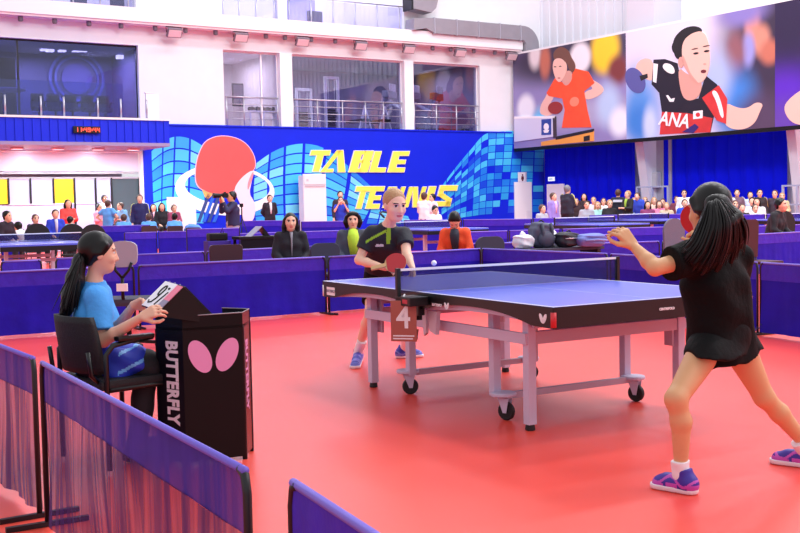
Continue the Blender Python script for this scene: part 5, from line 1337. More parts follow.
def head_axes(f, up=(0, 0, 1)):
    f = U(f); l = U(np.cross(up, f)); u = np.cross(f, l); return f, l, u
def add_head(F, c, f, s, up=(0, 0, 1), fine=True, neck=None):
    fx, l, u = head_axes(f, up); R = np.array([fx, l, u]); P = lambda a, b, d: c+s*(fx*a+l*b+u*d)
    F.ell(P(-.012, 0, .028), R, s*A3(.098, .078, .094), .01)
    F.ell(P(.030, 0, -.030), R, s*A3(.066, .062, .088), .025*s+.005)
    F.ell(P(.052, 0, -.088), R, s*A3(.034, .032, .026), .03*s)
    if fine:
        F.cone(P(.088, 0, .018), P(.106, 0, -.026), .007*s, .0115*s, .014*s); F.cone(P(.094, -.012, -.03), P(.094, .012, -.03), .009*s, .009*s, .008*s)
        for q in (-1, 1):
            F.ell(P(.092, q*.033, .014), R, s*A3(.014, .019, .013), .012*s, 's')
            F.ell(P(.074, q*.032, .013), R, s*A3(.014, .014, .013), .003*s)
            F.cone(P(.084, q*.018, .034), P(.076, q*.052, .034), .007*s, .006*s, .010*s)
            F.ell(P(-.008, q*.078, -.006), R, s*A3(.018, .010, .032), .006*s)
            F.ell(P(.062, q*.042, -.025), R, s*A3(.02, .02, .02), .02*s)
        F.ell(P(.088, 0, -.056), R, s*A3(.011, .023, .006), .006*s); F.ell(P(.086, 0, -.066), R, s*A3(.011, .020, .006), .006*s)
        F.ell(P(.097, 0, -.061), R, s*A3(.006, .022, .0018), .002*s, 's')
    else:
        F.cone(P(.088, 0, .015), P(.108, 0, -.026), .008*s, .013*s, .014*s)
        for q in (-1, 1):
            F.ell(P(-.008, q*.078, -.006), R, s*A3(.018, .010, .032), .006*s)
            F.ell(P(.092, q*.033, .014), R, s*A3(.013, .018, .012), .012*s, 's')
    if neck is not None: F.cone(P(-.02, 0, -.055), neck, .042*s, .048*s, .03)
    return P, R
def face_mi(V, F, c, f, s, up=(0, 0, 1)):
    """0 skin, 1 dark eyes / brows, 2 lips, 3 eye white"""
    fx, l, u = head_axes(f, up); cc = (V[F].mean(1)-c)/s; a, b, d = cc@fx, cc@l, cc@u; mi = np.zeros(len(F), int)
    fr = a > .06
    mi[fr & (((np.abs(b)-.032)/.016)**2+((d-.0135)/.0085)**2 < 1)] = 3
    mi[fr & (((np.abs(b)-.032)/.008)**2+((d-.0135)/.0085)**2 < 1)] = 1
    mi[fr & (np.abs(np.abs(b)-.034) < .019) & (np.abs(d-.036-.06*(.034-np.abs(b))*.2) < .0032)] = 1
    mi[fr & (np.abs(np.abs(b)-.032) < .016) & (np.abs(d-.0225) < .002)] = 1
    mi[(a > .078) & ((b/.024)**2+((d+.061)/.0105)**2 < 1)] = 2
    return mi
def hand(F, w, d, palm, s=1., curl=(.5, .7, .5), side=1, thumb=.6, k=.006, spread=.06, rigid=None):
    """w wrist, d direction of the fingers, palm = palm normal; side: +1 thumb towards d x palm"""
    d = U(d); palm = U(np.array(palm)-d*np.dot(palm, d)); t = np.cross(d, palm)*side
    kn = []
    for i, (o, ln) in enumerate(((.030, .080), (.010, .084), (-.010, .080), (-.028, .072))):
        kp = w+s*(d*ln+t*o); kn.append(kp); F.cone(w+s*(d*.01+t*o*.55), kp, .0150*s, .0115*s, .012)
    for i, (kp, L) in enumerate(zip(kn, (.070, .078, .072, .056))):
        dd = U(d+t*spread*(1.2-i*.8)); p = kp; r = .0092*s
        for j, (fr, cv) in enumerate(zip((.45, .30, .25), curl)):
            ca, sa = math.cos(cv), math.sin(cv); n = U(palm-dd*np.dot(palm, dd)); dd = U(dd*ca+n*sa); palm_ = n
            q = p+dd*L*fr*s; F.cone(p, q, r, r*.92, .003); p = q; r *= .92
    b = w+s*(d*.022+t*.026); m = b+s*(d*.030+t*.026+palm*.014); F.cone(b, m, .0145*s, .0115*s, .01)
    m2 = m+s*(d*.028+t*(.014*(1-thumb))+palm*.018*thumb*1.4); F.cone(m, m2, .0110*s, .0098*s, .004); F.cone(m2, m2+s*(d*.022-t*.006*thumb+palm*.010*thumb), .0098*s, .0080*s, .004)
def mitt(F, w, d, s=1.):
    d = U(d); F.cone(w, w+d*.075*s, .028*s, .034*s, .02); F.cone(w+d*.075*s, w+d*.15*s, .032*s, .020*s, .02); F.cone(w+d*.03*s, w+d*.075*s+A3(.02, .02, 0)*s, .016*s, .012*s, .01)
def add_body(F, J, s, k=.03, w=1.):
    """torso, limbs; J holds world joints"""
    pel, che, nb = J['pelvis'], J['chest'], J['neck']; l = U(J['shL']-J['shR']); lh = U(J['hipL']-J['hipR'])
    for q in (-1, 1):
        F.cone(pel+lh*q*.062*s*w, (pel+che)/2+l*q*.048*s*w, .092*s*w, .078*s*w, .05); F.cone((pel+che)/2+l*q*.048*s*w, che+l*q*.065*s*w, .080*s*w, .090*s*w, .05)
    F.cone(J['shL']-l*.02*s, J['shR']+l*.02*s, .050*s, .050*s, .05); F.cone(che, nb, .085*s, .050*s, .05)
    for q in 'LR':
        F.cone(J['hip'+q], J['knee'+q], .080*s*w, .050*s, .03); calf = J['knee'+q]*.68+J['ank'+q]*.32
        bk = J.get('calfdir'+q, A3(0, 0, 0)); F.cone(J['knee'+q], calf+bk*.016*s, .046*s, .048*s, .03); F.cone(calf+bk*.016*s, J['ank'+q], .048*s, .030*s, .02)
        F.cone(J['sh'+q], J['elb'+q], .046*s, .037*s, .03); fm = J['elb'+q]*.7+J['wri'+q]*.3; F.cone(J['elb'+q], fm, .036*s, .036*s, .015); F.cone(fm, J['wri'+q], .036*s, .023*s, .015)
        F.cone(J['ank'+q], J['ank'+q]+A3(0, 0, -.03*s), .034*s, .036*s, .02); F.cone(J['ank'+q]+A3(0, 0, -.045*s), J['toe'+q]*.8+(J['ank'+q]+A3(0, 0, -.045*s))*.2+A3(0, 0, .028*s)*.8, .030*s, .018*s, .02)
def shirt(F, J, s, sleeve=.55, loose=.022, hem=.02, w=1., longs=False, neckr=.0, k=.03):
    pel, che, nb = J['pelvis'], J['chest'], J['neck']; l = U(J['shL']-J['shR']); lh = U(J['hipL']-J['hipR']); sp = U(che-pel); L = loose
    hc = [(pel-sp*hem, -sp)]; nk = [(nb+U(nb-che)*(.012+neckr)*s, U(nb-che))]
    for q in (-1, 1):
        F.cone(pel-sp*(hem+.05)+lh*q*.066*s*w, (pel+che)/2+l*q*.054*s*w, .098*s*w+L, .086*s*w+L, .04, 'u', hc); F.cone((pel+che)/2+l*q*.054*s*w, che+l*q*.066*s*w, .086*s*w+L, .092*s*w+L, .04)
    F.cone(J['shL']-l*.02*s, J['shR']+l*.02*s, .052*s+L*.6, .052*s+L*.6, .05); F.cone(che, nb+U(nb-che)*.05*s, .088*s+L*.6, .060*s, .04, 'u', nk)
    for q in 'LR':
        a, b, c = J['sh'+q], J['elb'+q], J['wri'+q]
        if longs:
            F.cone(a, b, .050*s+L*.8, .044*s+L*.6, .03); e = b+(c-b)*.97; F.cone(b, e, .043*s+L*.6, .032*s+L*.3, .02, 'u', [(e, U(c-b))])
        else:
            e = a+(b-a)*sleeve; F.cone(a, a+(b-a)*(sleeve+.12), .050*s+L*.8, .048*s+L*1.1, .03, 'u', [(e, U(b-a))])
def trousers(F, J, s, length=1.9, loose=.015, w=1., top=.08, flare=0.):
    pel, che = J['pelvis'], J['chest']; lh = U(J['hipL']-J['hipR']); sp = U(che-pel); L = loose
    F.cone(pel+lh*.062*s*w+sp*top, pel-lh*.062*s*w+sp*top, .088*s*w+L, .088*s*w+L, .04, 'u', [(pel+sp*(top+.02), sp)]); F.cone(pel+lh*.06*s*w, pel-lh*.06*s*w, .096*s*w+L, .096*s*w+L, .04)
    for q in 'LR':
        h, kn, an = J['hip'+q], J['knee'+q], J['ank'+q]
        if length <= 1:
            e = h+(kn-h)*length; F.cone(h, h+(kn-h)*(length+.1), .086*s*w+L, (.086*(1-length)+.056*length)*s*w+L*1.6+flare, .03, 'u', [(e, U(kn-h))])
        else:
            F.cone(h, kn, .086*s*w+L, .056*s+L, .03); e = kn+(an-kn)*min(length-1, 1.)*.98; F.cone(kn, e, .056*s+L, .042*s+L*.8, .03, 'u', [(e+U(an-kn)*.01, U(an-kn))])
def folds(amp, fr, seed=0.):
    def d(X, Y, Z_): return amp*(np.sin(X*fr+Z_*fr*.6+seed)*np.sin(Y*fr*.8-Z_*fr*.35+seed*2)+.6*np.sin(Z_*fr*1.3+X*fr*.7+Y*fr*.5))
    return d
def shoe_prims(F, an, toe, s, sole=False):
    """an: ankle joint, toe: toe point on the ground"""
    d = toe-an; d[2] = 0; d = U(d); g = A3(0, 0, toe[2]); base = A3(an[0], an[1], 0)+g; sd = np.cross(d, A3(0, 0, 1))
    heel = base-d*.045*s; L = np.linalg.norm((toe-an)[:2])
    if sole:
        cl = [(base+A3(0, 0, .026*s), A3(0, 0, 1)), (base+A3(0, 0, .002), A3(0, 0, -1))]
        F.cone(heel+A3(0, 0, .02), base+d*(L-.03*s)+A3(0, 0, .02), .040*s, .045*s, .01, 'u', cl)
        return
    cl = [(base+A3(0, 0, .02*s), A3(0, 0, -1))]
    F.cone(heel+A3(0, 0, .035*s), base+d*(L-.035*s)+A3(0, 0, .024*s), .037*s, .040*s, .03, 'u', cl)
    F.cone(heel+A3(0, 0, .05*s), base+d*L*.5+A3(0, 0, .05*s), .036*s, .030*s, .03, 'u', cl)
    F.cone(heel+d*.01+A3(0, 0, .05*s), base-d*.015+A3(0, 0, .10*s), .038*s, .040*s, .02, 'u', [(base+A3(0, 0, .105*s)+d*.0, U(A3(0, 0, 1)+d*.25))])

SKIN = mat('skin', (236, 182, 156), .5, spec=.35); SKINW = mat('warm tan skin', (222, 168, 124), .5, spec=.35); SKINF = mat('fair skin', (244, 196, 172), .5, spec=.35); SKIND = mat('brown skin', (140, 92, 74), .5, spec=.35)
EYE = mat('dark iris', (24, 16, 18), .3); LIP = mat('lips', (206, 110, 108), .45); LIPP = mat('pale lips', (216, 130, 124), .45); SCL = mat('eye white', (222, 214, 214), .4)
HBLK = mat('black hair', (7, 5, 8), .36, spec=.35); HBRN = mat('brown hair', (84, 56, 48), .45, bump=.5, bscale=70); HBLD = mat('dark blond hair', (186, 142, 100), .45, bump=.5, bscale=70); HGRY = mat('grey hair', (120, 116, 124), .5)
def hair_prims(F, P, R, s, style, fine=False, up=None):
    cut = [(P(.078, 0, .05), U(R[0]*.75-R[2]*.66)*1.0)] if True else None
    F.ell(P(-.026, 0, .036), R, s*A3(.107, .085, .098), .01, 'u', [(P(.066, 0, .072), U(R[0]*.80-R[2]*.60)), (P(-.0, 0, -.075 if style != 'short' else -.055), -R[2])])
    for q in (-1, 1): F.cone(P(.02, q*.070, .055), P(-.005, q*.078, .005), .022*s, .016*s, .012)
    F.cone(P(-.07, 0, .0), P(-.075, 0, -.05), .05*s, .035*s, .02)
    for q in (-1, 1): F.cone(P(-.035, q*.068, .0), P(-.062, q*.038, -.06), .026*s, .022*s, .02)
    if style == 'long':
        for q in (-1, 1):
            F.chain([P(-.01, q*.078, .03), P(-.02, q*.086, -.06), P(-.02, q*.090, -.16), P(-.02, q*.08, -.25)], [.028*s, .032*s, .032*s, .018*s], .02)
        F.chain([P(-.07, 0, 0), P(-.085, 0, -.1), P(-.085, 0, -.22)], [.06*s, .065*s, .04*s], .03)
    if style == 'bob':
        for q in (-1, 1): F.chain([P(.0, q*.080, .05), P(-.01, q*.092, -.02), P(-.005, q*.085, -.08)], [.034*s, .040*s, .028*s], .02)
        F.chain([P(-.07, 0, 0), P(-.08, 0, -.07)], [.06*s, .055*s], .03); F.cone(P(.04, -.05, .09), P(.04, .05, .09), .03*s, .03*s, .03)
    if style == 'bun': F.ell(P(-.085, 0, .085), R, s*A3(.04, .045, .04), .015)

# ------------------------------------------------------------------ generic people of the hall
PN = {}
def cm(c, rough=.8, tagn='cloth'):
    return mat('%s %d %d %d' % ((tagn,)+tuple(c)), c, rough, bump=.15, bscale=40)
def solve(pose, s, arms, lean=0.):
    """skeleton in local space: faces +x, left +y, feet on z = 0"""
    J = {}
    if pose == 'stand':
        hz = .90*s
        J.update(pelvis=A3(0, 0, hz+.03*s), hipL=A3(0, .085*s, hz), hipR=A3(0, -.085*s, hz), kneeL=A3(.02*s, .10*s, .48*s), kneeR=A3(.02*s, -.10*s, .48*s), ankL=A3(-.02*s, .11*s, .085*s), ankR=A3(-.02*s, -.11*s, .085*s), toeL=A3(.17*s, .13*s, 0), toeR=A3(.17*s, -.13*s, 0))
    else:
        hz = .50*s
        J.update(pelvis=A3(0, 0, hz+.03*s), hipL=A3(.02, .085*s, hz+.02*s), hipR=A3(.02, -.085*s, hz+.02*s), kneeL=A3(.42*s, .11*s, .50*s), kneeR=A3(.42*s, -.11*s, .50*s), ankL=A3(.42*s, .12*s, .085*s), ankR=A3(.42*s, -.12*s, .085*s), toeL=A3(.60*s, .14*s, 0), toeR=A3(.60*s, -.14*s, 0))
    sp = U(A3(math.sin(lean), 0, math.cos(lean))); p = J['pelvis']
    J['chest'] = p+sp*.33*s; J['neck'] = p+sp*.53*s; sh = p+sp*.455*s
    J['shL'] = sh+A3(0, .165*s, 0); J['shR'] = sh-A3(0, .165*s, 0); J['head'] = J['neck']+U(sp+A3(.25, 0, .3))*.125*s
    for q, y in (('L', 1), ('R', -1)):
        S_ = J['sh'+q]; a = arms if isinstance(arms, str) else arms[0 if q == 'L' else 1]
        if a == 'down': e, w_ = S_+s*A3(-.02, y*.05, -.27), S_+s*A3(.06, y*.06, -.50)
        elif a == 'lap': e, w_ = S_+s*A3(.03, y*.06, -.26), S_+s*A3(.22, y*-.04, -.36)
        elif a == 'cross': e, w_ = S_+s*A3(.06, y*.05, -.25), S_+s*A3(.20, y*-.14, -.20)
        elif a == 'front': e, w_ = S_+s*A3(.08, y*.04, -.25), S_+s*A3(.27, y*-.07, -.24)
        elif a == 'face': e, w_ = S_+s*A3(.20, y*.06, -.15), S_+s*A3(.25, y*-.06, .07)
        elif a == 'back': e, w_ = S_+s*A3(-.09, y*.07, -.25), S_+s*A3(-.14, y*-.05, -.42)
        elif a == 'hips': e, w_ = S_+s*A3(-.06, y*.19, -.20), S_+s*A3(.03, y*.02, -.36)
        J['elb'+q], J['wri'+q] = e, w_
    return J
def person(label, loc, yaw, H=1.7, pose='stand', arms='down', lean=0., top=(60, 60, 90), longs=True, legs=(30, 30, 40), short=False, hair='short', hairm=None, skin=None, res=.024, look=0., group=None, nod=0., trim=None, w=1., shoes=(40, 40, 50), z=0., inner=None, fine=False, iw=1.):
    s = H/1.72; J = solve(pose, s, arms, lean); r = thing('person', label, 'person', (loc[0], loc[1], z), yaw, group)
    hairm = hairm or HBLK; skin = skin or SKIN; fd = A3(math.cos(look)*math.cos(nod), math.sin(look)*math.cos(nod), -math.sin(nod)); O_ = (0, 0, 0)
    hs = s**.5*1.02
    F = Field(res); add_body(F, J, s, w=w); P, R = add_head(F, J['head'], fd, hs, fine=fine, neck=J['neck']-A3(0, 0, .02))
    for q in 'LR':
        if fine: hand(F, J['wri'+q], J['wri'+q]-J['elb'+q], A3(0, 0, -1) if pose == 'sit' else A3(0, -1 if q == 'L' else 1, 0), s, (.3, .4, .3), 1 if q == 'L' else -1)
        else: mitt(F, J['wri'+q], J['wri'+q]-J['elb'+q], s)
    V, Q = F.mesh(); np_obj('body', V, Q, [skin, EYE, LIP, SCL], r, O_, face_mi(V, Q, J['head'], fd, hs))
    F = Field(res); hair_prims(F, P, R, hs, hair); V, Q = F.mesh(); np_obj('hair', V, Q, hairm, r, O_)
    F = Field(res); shirt(F, J, s, .6, .024, .04, w, longs); V, Q = F.mesh(folds(.004, 26., H*9)); o = np_obj('jacket' if longs else 'shirt', V, Q, cm(top), r, O_)
    if inner or trim:
        f0 = U(A3(1, 0, .0)); sp = U(J['neck']-J['pelvis']); m = MB(); a = J['neck']+f0*.075*s-sp*.02*s; b = J['chest']+f0*.125*s*w; c = J['pelvis']*.55+J['chest']*.45+f0*.118*s*w
        if inner: b2 = b*.5+a*.5+f0*.018*s; m.tube([a, b2, b, c], [.045*s*iw**.5, .040*s*iw, .036*s*iw, .022*s*iw], 10); m.build('collar', cm(inner), r)
        else:
            for q in 'LR': m.tube([J['sh'+q]*.92+J['neck']*.08+A3(0, 0, .065*s), J['sh'+q]+A3(.0, .055*s if q == 'L' else -.055*s, .03*s), J['elb'+q]+A3(0, .05*s if q == 'L' else -.05*s, 0)], .02*s, 6)
            m.build('sleeve_stripe', cm(trim), r)
    F = Field(res); trousers(F, J, s, .75 if short else 1.95, .014, w); V, Q = F.mesh(); np_obj('trousers', V, Q, cm(legs), r, O_)
    for q in 'LR':
        F = Field(min(res, .02)); shoe_prims(F, J['ank'+q], J['toe'+q], s); V, Q = F.mesh(); np_obj('shoe', V, Q, cm(shoes, .5, 'shoe'), r, O_)
    return r, J, s
def put(px, ytop, d, label, look='cam', pose='stand', face=None, zbase=None, **k):
    """a person whose crown is seen at px, ytop at distance d; faces the camera plus an angle"""
    p = D(px, ytop, d); toc = math.atan2(-p.y, -p.x); yaw = toc+(face or 0.)
    if pose == 'stand': zb = 0.; H = p.z/1.02
    else:
        H = k.pop('H', 1.6); zb = p.z-.80*H
        if zbase is not None: zb = zbase; 
    if pose != 'stand' and zbase is None:
        H2 = p.z/.80
        if zb < 0 or H2 < 1.72: zb = 0.; H = max(.95, H2)
    else: H = k.pop('H', H)
    r = person(label, (p.x, p.y), yaw, H, pose, z=max(zb, 0), **k)[0]
    return r, p, yaw, H, max(zb, 0)
# ------------------------------------------------------------------ the near player
def v3(p): return np.array((p.x, p.y, p.z))
def JD(px, py, d): return v3(D(px, py, d))
def bat(label, c, blade_dir, face_dir, s=1., red=(196, 40, 44)):
    """c blade centre; blade_dir points from handle to tip"""
    c = Vector(c); bd = Vector(blade_dir).normalized(); M0 = frame3((0, 0, 0), bd, face_dir); M = M0 @ Matrix.Rotation(-PI/2, 4, 'X')
    # local x = tip direction, y = in-plane, z = face normal
    zf = Vector(face_dir).normalized(); yv = zf.cross(bd).normalized(); zf = bd.cross(yv)
    M = Matrix(((bd.x, yv.x, zf.x, 0), (bd.y, yv.y, zf.y, 0), (bd.z, yv.z, zf.z, 0), (0, 0, 0, 1)))
    r = thing('table_tennis_bat', label, 'bat', c)
    n = 36; pts = [(.079*math.cos(2*PI*k/n)*s, .0755*math.sin(2*PI*k/n)*s) for k in range(n)]
    def disc(z0, z1, k=1., cut=None):
        m = MB(); q = [(max(x*k, cut) if cut is not None else x*k, y*k) for x, y in pts]
        a = [m.bm.verts.new(M @ Vector((x, y, z0))) for x, y in q]; b = [m.bm.verts.new(M @ Vector((x, y, z1))) for x, y in q]
        m.bm.faces.new(a[::-1]); m.bm.faces.new(b)
        for i in range(n): m.bm.faces.new((a[i], a[(i+1) % n], b[(i+1) % n], b[i]))
        return m
    WOOD = mat('pale bat wood', (214, 170, 116), .5)
    disc(-.0032, .0032).build('blade', WOOD, r); disc(.0033, .0075, .985, -.062*s).build('red_rubber', mat('red rubber %d' % red[0], red, .4), r); disc(-.0075, -.0033, .985, -.062*s).build('black_rubber', BLACK, r)
    m = MB(); m.box(-.178*s, -.068*s, -.014*s, .014*s, -.011*s, .011*s, .005, 0, M); m.build('handle', WOOD, r)
    return r, M

def socked(r, org, an, kn, h, s, name='sock', mtl=None):
    F = Field(.005); e = an+U(kn-an)*h; F.cone(an-U(kn-an)*.02, e+U(kn-an)*.03, .038*s, .042*s, .01, 'u', [(e, U(kn-an))]); V, Q = F.mesh(folds(.0012, 90.)); return np_obj(name, V, Q, mtl or mat('white sock', (244, 242, 248), .8), r, org)
def laced_shoe(r, org, an, toe, s, mats, nm='shoe'):
    F = Field(.0045); shoe_prims(F, an, toe, s); V, Q = F.mesh()
    d = toe-an; d[2] = 0; d = U(d); sd = np.cross(d, A3(0, 0, 1)); c = V[Q].mean(1)-A3(an[0], an[1], toe[2]); a, b, zz = c@d, c@sd, c[:, 2]
    mi = np.zeros(len(Q), int); mi[(zz < .045*s) & (np.sin(a*60) > -.2)] = 1; mi[(np.abs(zz-.055*s-.02*np.sin(a*45)) < .008)] = 1; mi[(a > .07*s) & (zz < .038*s)] = 1
    o = np_obj(nm, V, Q, mats[:2], r, org, mi)
    F = Field(.0045); shoe_prims(F, an, toe, s, True); V, Q = F.mesh(); np_obj('sole', V, Q, mats[2], o, org)
    m = MB()
    for k in range(4):
        c0 = A3(an[0], an[1], toe[2])+d*(.035+.022*k)*s+A3(0, 0, (.090-.007*k)*s)
        m.tube([c0+sd*.024*s-A3(0, 0, .012*s), c0+A3(0, 0, .004*s), c0-sd*.024*s-A3(0, 0, .012*s)], .0035*s, 6)
    c0 = A3(an[0], an[1], toe[2])+d*.03*s+A3(0, 0, .098*s); m.tube([c0, c0+A3(.01, 0, .02)*s+sd*.03*s, c0+sd*.05*s], .003*s, 5).tube([c0, c0+A3(-.02, 0, .018)*s-sd*.02*s, c0-sd*.05*s], .003*s, 5)
    m.build('laces', mats[3], o); return o

def pony(r, org, LC, MC, RC, t0, n, rad, core, seed):
    """loose ponytail: a smooth core and many fine tapering locks between a left, a middle and a right guide"""
    rng = random.Random(seed)
    def G3(u, i): 
        a, b, c = (np.array(q[i], float) for q in (LC, MC, RC)); return a*u*(u-1)/2+b*(1-u*u)+c*u*(u+1)/2
    F = Field(.006)
    for u in (-.75, -.4, 0., .4, .75):
        pts = [t0]+[JD(*(G3(u, i)+np.array((0, 0, .015)))) for i in range(4)]; F.chain(pts, [core*.45, core*.7, core, core*.8, core*.3], .03)
    V, Q = F.mesh(); o = np_obj('ponytail', V, Q, HBLK, r, org)
    m = MB()
    for k in range(n):
        u = -1.05+2.1*(k+.5)/n+rng.uniform(-.03, .03); ln = rng.uniform(.6, 1.35); dd = rng.uniform(-.03, .012); j = rng.gauss(0, 3.2)
        ctl = [t0]+[JD(*(G3(u, i)+np.array((j*i/3, j*.3, dd-.012)))) for i in range(4)]; ctl[-1] = ctl[-2]+(ctl[-1]-ctl[-2])*ln
        pts = []
        C_ = [ctl[0]]+ctl+[ctl[-1]*2-ctl[-2]]
        for i in range(1, len(C_)-2):
            for t in (0, .25, .5, .75):
                p0, p1, p2, p3 = C_[i-1:i+3]; pts.append(.5*(2*p1+(p2-p0)*t+(2*p0-5*p1+4*p2-p3)*t*t+(3*p1-p0-3*p2+p3)*t**3))
        N = len(pts); m.tube([tuple(p-org) for p in pts], [rad*(1.1-.2*i/N)*(1 if i < N*.7 else (N-i)/(N*.3)*.9+.1) for i in range(N)], 6)
    m.build('loose_hair', HBLK, o)
def near_player():
    J = dict(head=JD(708.5, 211, 5.08), neck=JD(717, 246, 5.13), chest=JD(716, 284, 5.16), pelvis=JD(722, 338, 5.20),
             shL=JD(692, 258, 5.03), shR=JD(737, 259, 5.27), elbL=JD(655, 268, 4.93), wriL=JD(633.5, 246, 5.06), elbR=JD(728, 292, 5.45), wriR=JD(706, 242, 5.46),
             hipL=JD(705, 351, 5.12), hipR=JD(741, 352, 5.28), kneeL=JD(676, 399, 4.93), kneeR=JD(764, 397, 5.31), ankL=JD(680, 466, 5.06), ankR=JD(803, 446, 5.45))
    J['toeL'] = v3(G(654, 487, 0)); J['ankL'] = v3(G(681, 492, 0))+A3(0, 0, .105); J['ankR'] = v3(G(806, 467, 0))+A3(0, 0, .11); J['toeR'] = J['ankR']*1+A3(-.13, .10, 0); J['toeR'][2] = 0
    s = .96; org = v3(G(725, 480, 0)); org[2] = 0
    r = thing('person', 'near player in black with a long ponytail, left arm raised, seen from behind', 'person', org)
    fd = U(A3(-.42, .90, -.10)); J['calfdirL'] = U(A3(.8, -.2, 0)); J['calfdirR'] = U(A3(.5, .3, -.2))
    F = Field(.0052); add_body(F, J, s); P, R = add_head(F, J['head'], fd, .96, neck=J['neck']-A3(0, 0, .02))
    hand(F, J['wriL'], JD(619, 228, 5.06)-J['wriL'], U(A3(-.55, .80, -.1)), 1.0, (.75, .9, .6), 1, .8)
    hand(F, J['wriR'], A3(-.5, .3, .5), A3(-.6, .6, -.2), .95, (1.2, 1.3, .8), 1, .9)
    V, Q = F.mesh(); np_obj('body', V, Q, [SKINW, EYE, LIP, SCL], r, org, face_mi(V, Q, J['head'], fd, .96))
    BSH = mat('black sports cloth', (6, 6, 8), .8, spec=.2, bump=.25, bscale=30); BSK = mat('black skirt cloth', (7, 6, 9), .75, spec=.25, bump=.25, bscale=30)
    F = Field(.0075); shirt(F, J, s, .60, .036, .10, 1.0, False)
    a, b = J['shL'], J['elbL']
    V, Q = F.mesh(folds(.0055, 24., 1.)); np_obj('shirt', V, Q, BSH, r, org)
    # skirt over shorts, notched on the left thigh
    F = Field(.0075); pel = J['pelvis']; lh = U(J['hipL']-J['hipR']); dn = A3(0, 0, -1.)
    hem = [(JD(700, 356, 5.1), U(A3(-.10, -.05, -1)))]
    F.cone(pel+lh*.07+A3(0, 0, .09), pel-lh*.07+A3(0, 0, .09), .10, .10, .04, 'u', [(pel+A3(0, 0, .12), A3(0, 0, 1))])
    for q, px, py, dd in ((1, 704, 372, 5.04), (-1, 750, 372, 5.30), (0, 722, 372, 5.1), (0, 724, 372, 5.3)):
        F.cone(pel+lh*.06*q+A3(0, 0, .02), JD(px, py, dd), .106, .104 if q else .104, .05, 'u', [(JD(697, 357.5, 5.05), U(A3(.02, 0, -1)))])
    nc = JD(683, 362, 4.97); F.ell(JD(685, 361, 5.0), np.eye(3), (.05, .16, .055), .01, 's')
    V, Q = F.mesh(folds(.006, 20., 3.)); np_obj('skirt', V, Q, BSK, r, org)
    F = Field(.007); trousers(F, J, s, .10, .006); V, Q = F.mesh(); np_obj('shorts', V, Q, BSK, r, org)
    # hair: tight cap, tie, long loose ponytail
    F = Field(.006); hair_prims(F, P, R, .96, 'tied')
    F.ell(P(-.026, 0, .038), R, .96*A3(.107, .086, .098), .01, 'u', [(P(.055, 0, .06), U(R[0]*.85-R[2]*.5)), (P(0, 0, -.07), -R[2])])
    V, Q = F.mesh(); hr_ = np_obj('hair', V, Q, HBLK, r, org)
    t0 = JD(717, 203, 5.00)
    LC, MC, RC = [(709, 203, 4.97), (702, 222, 4.95), (693, 242, 4.93), (680, 254, 4.93)], [(717, 202, 4.94), (722, 224, 4.90), (716, 250, 4.92), (702, 274, 4.95)], [(724, 202, 4.98), (739, 213, 4.97), (746, 229, 4.99), (743, 254, 5.03)]
    pony(r, org, LC, MC, RC, t0, 170, .0048, .030, 11)
    F = Field(.005); F.cone(t0+A3(-.012, -.01, .006), t0+A3(.014, -.01, .016), .03, .03, .01); V, Q = F.mesh(); np_obj('hair_tie', V, Q, mat('white hair tie', (226, 226, 232), .5), r, org)
    for q in 'LR': socked(r, org, J['ank'+q]-A3(0, 0, .03), J['knee'+q], .072 if q == 'L' else .07, 1.)
    SM = [mat('purple blue shoe', (64, 40, 160), .45), mat('magenta shoe panel', (196, 80, 190), .45), mat('white shoe sole', (240, 232, 240), .5), mat('navy laces', (30, 34, 110), .6)]
    for q in 'LR': laced_shoe(r, org, J['ank'+q], J['toe'+q], .98, SM)
    pc = JD(695, 219, 5.52); hd = J['wriR']
    bat('red-faced bat held up in front of the near player\'s face', pc, U(A3(-.35, .1, .95)), U(A3(-.62, -.72, .05)), 1.)
near_player()

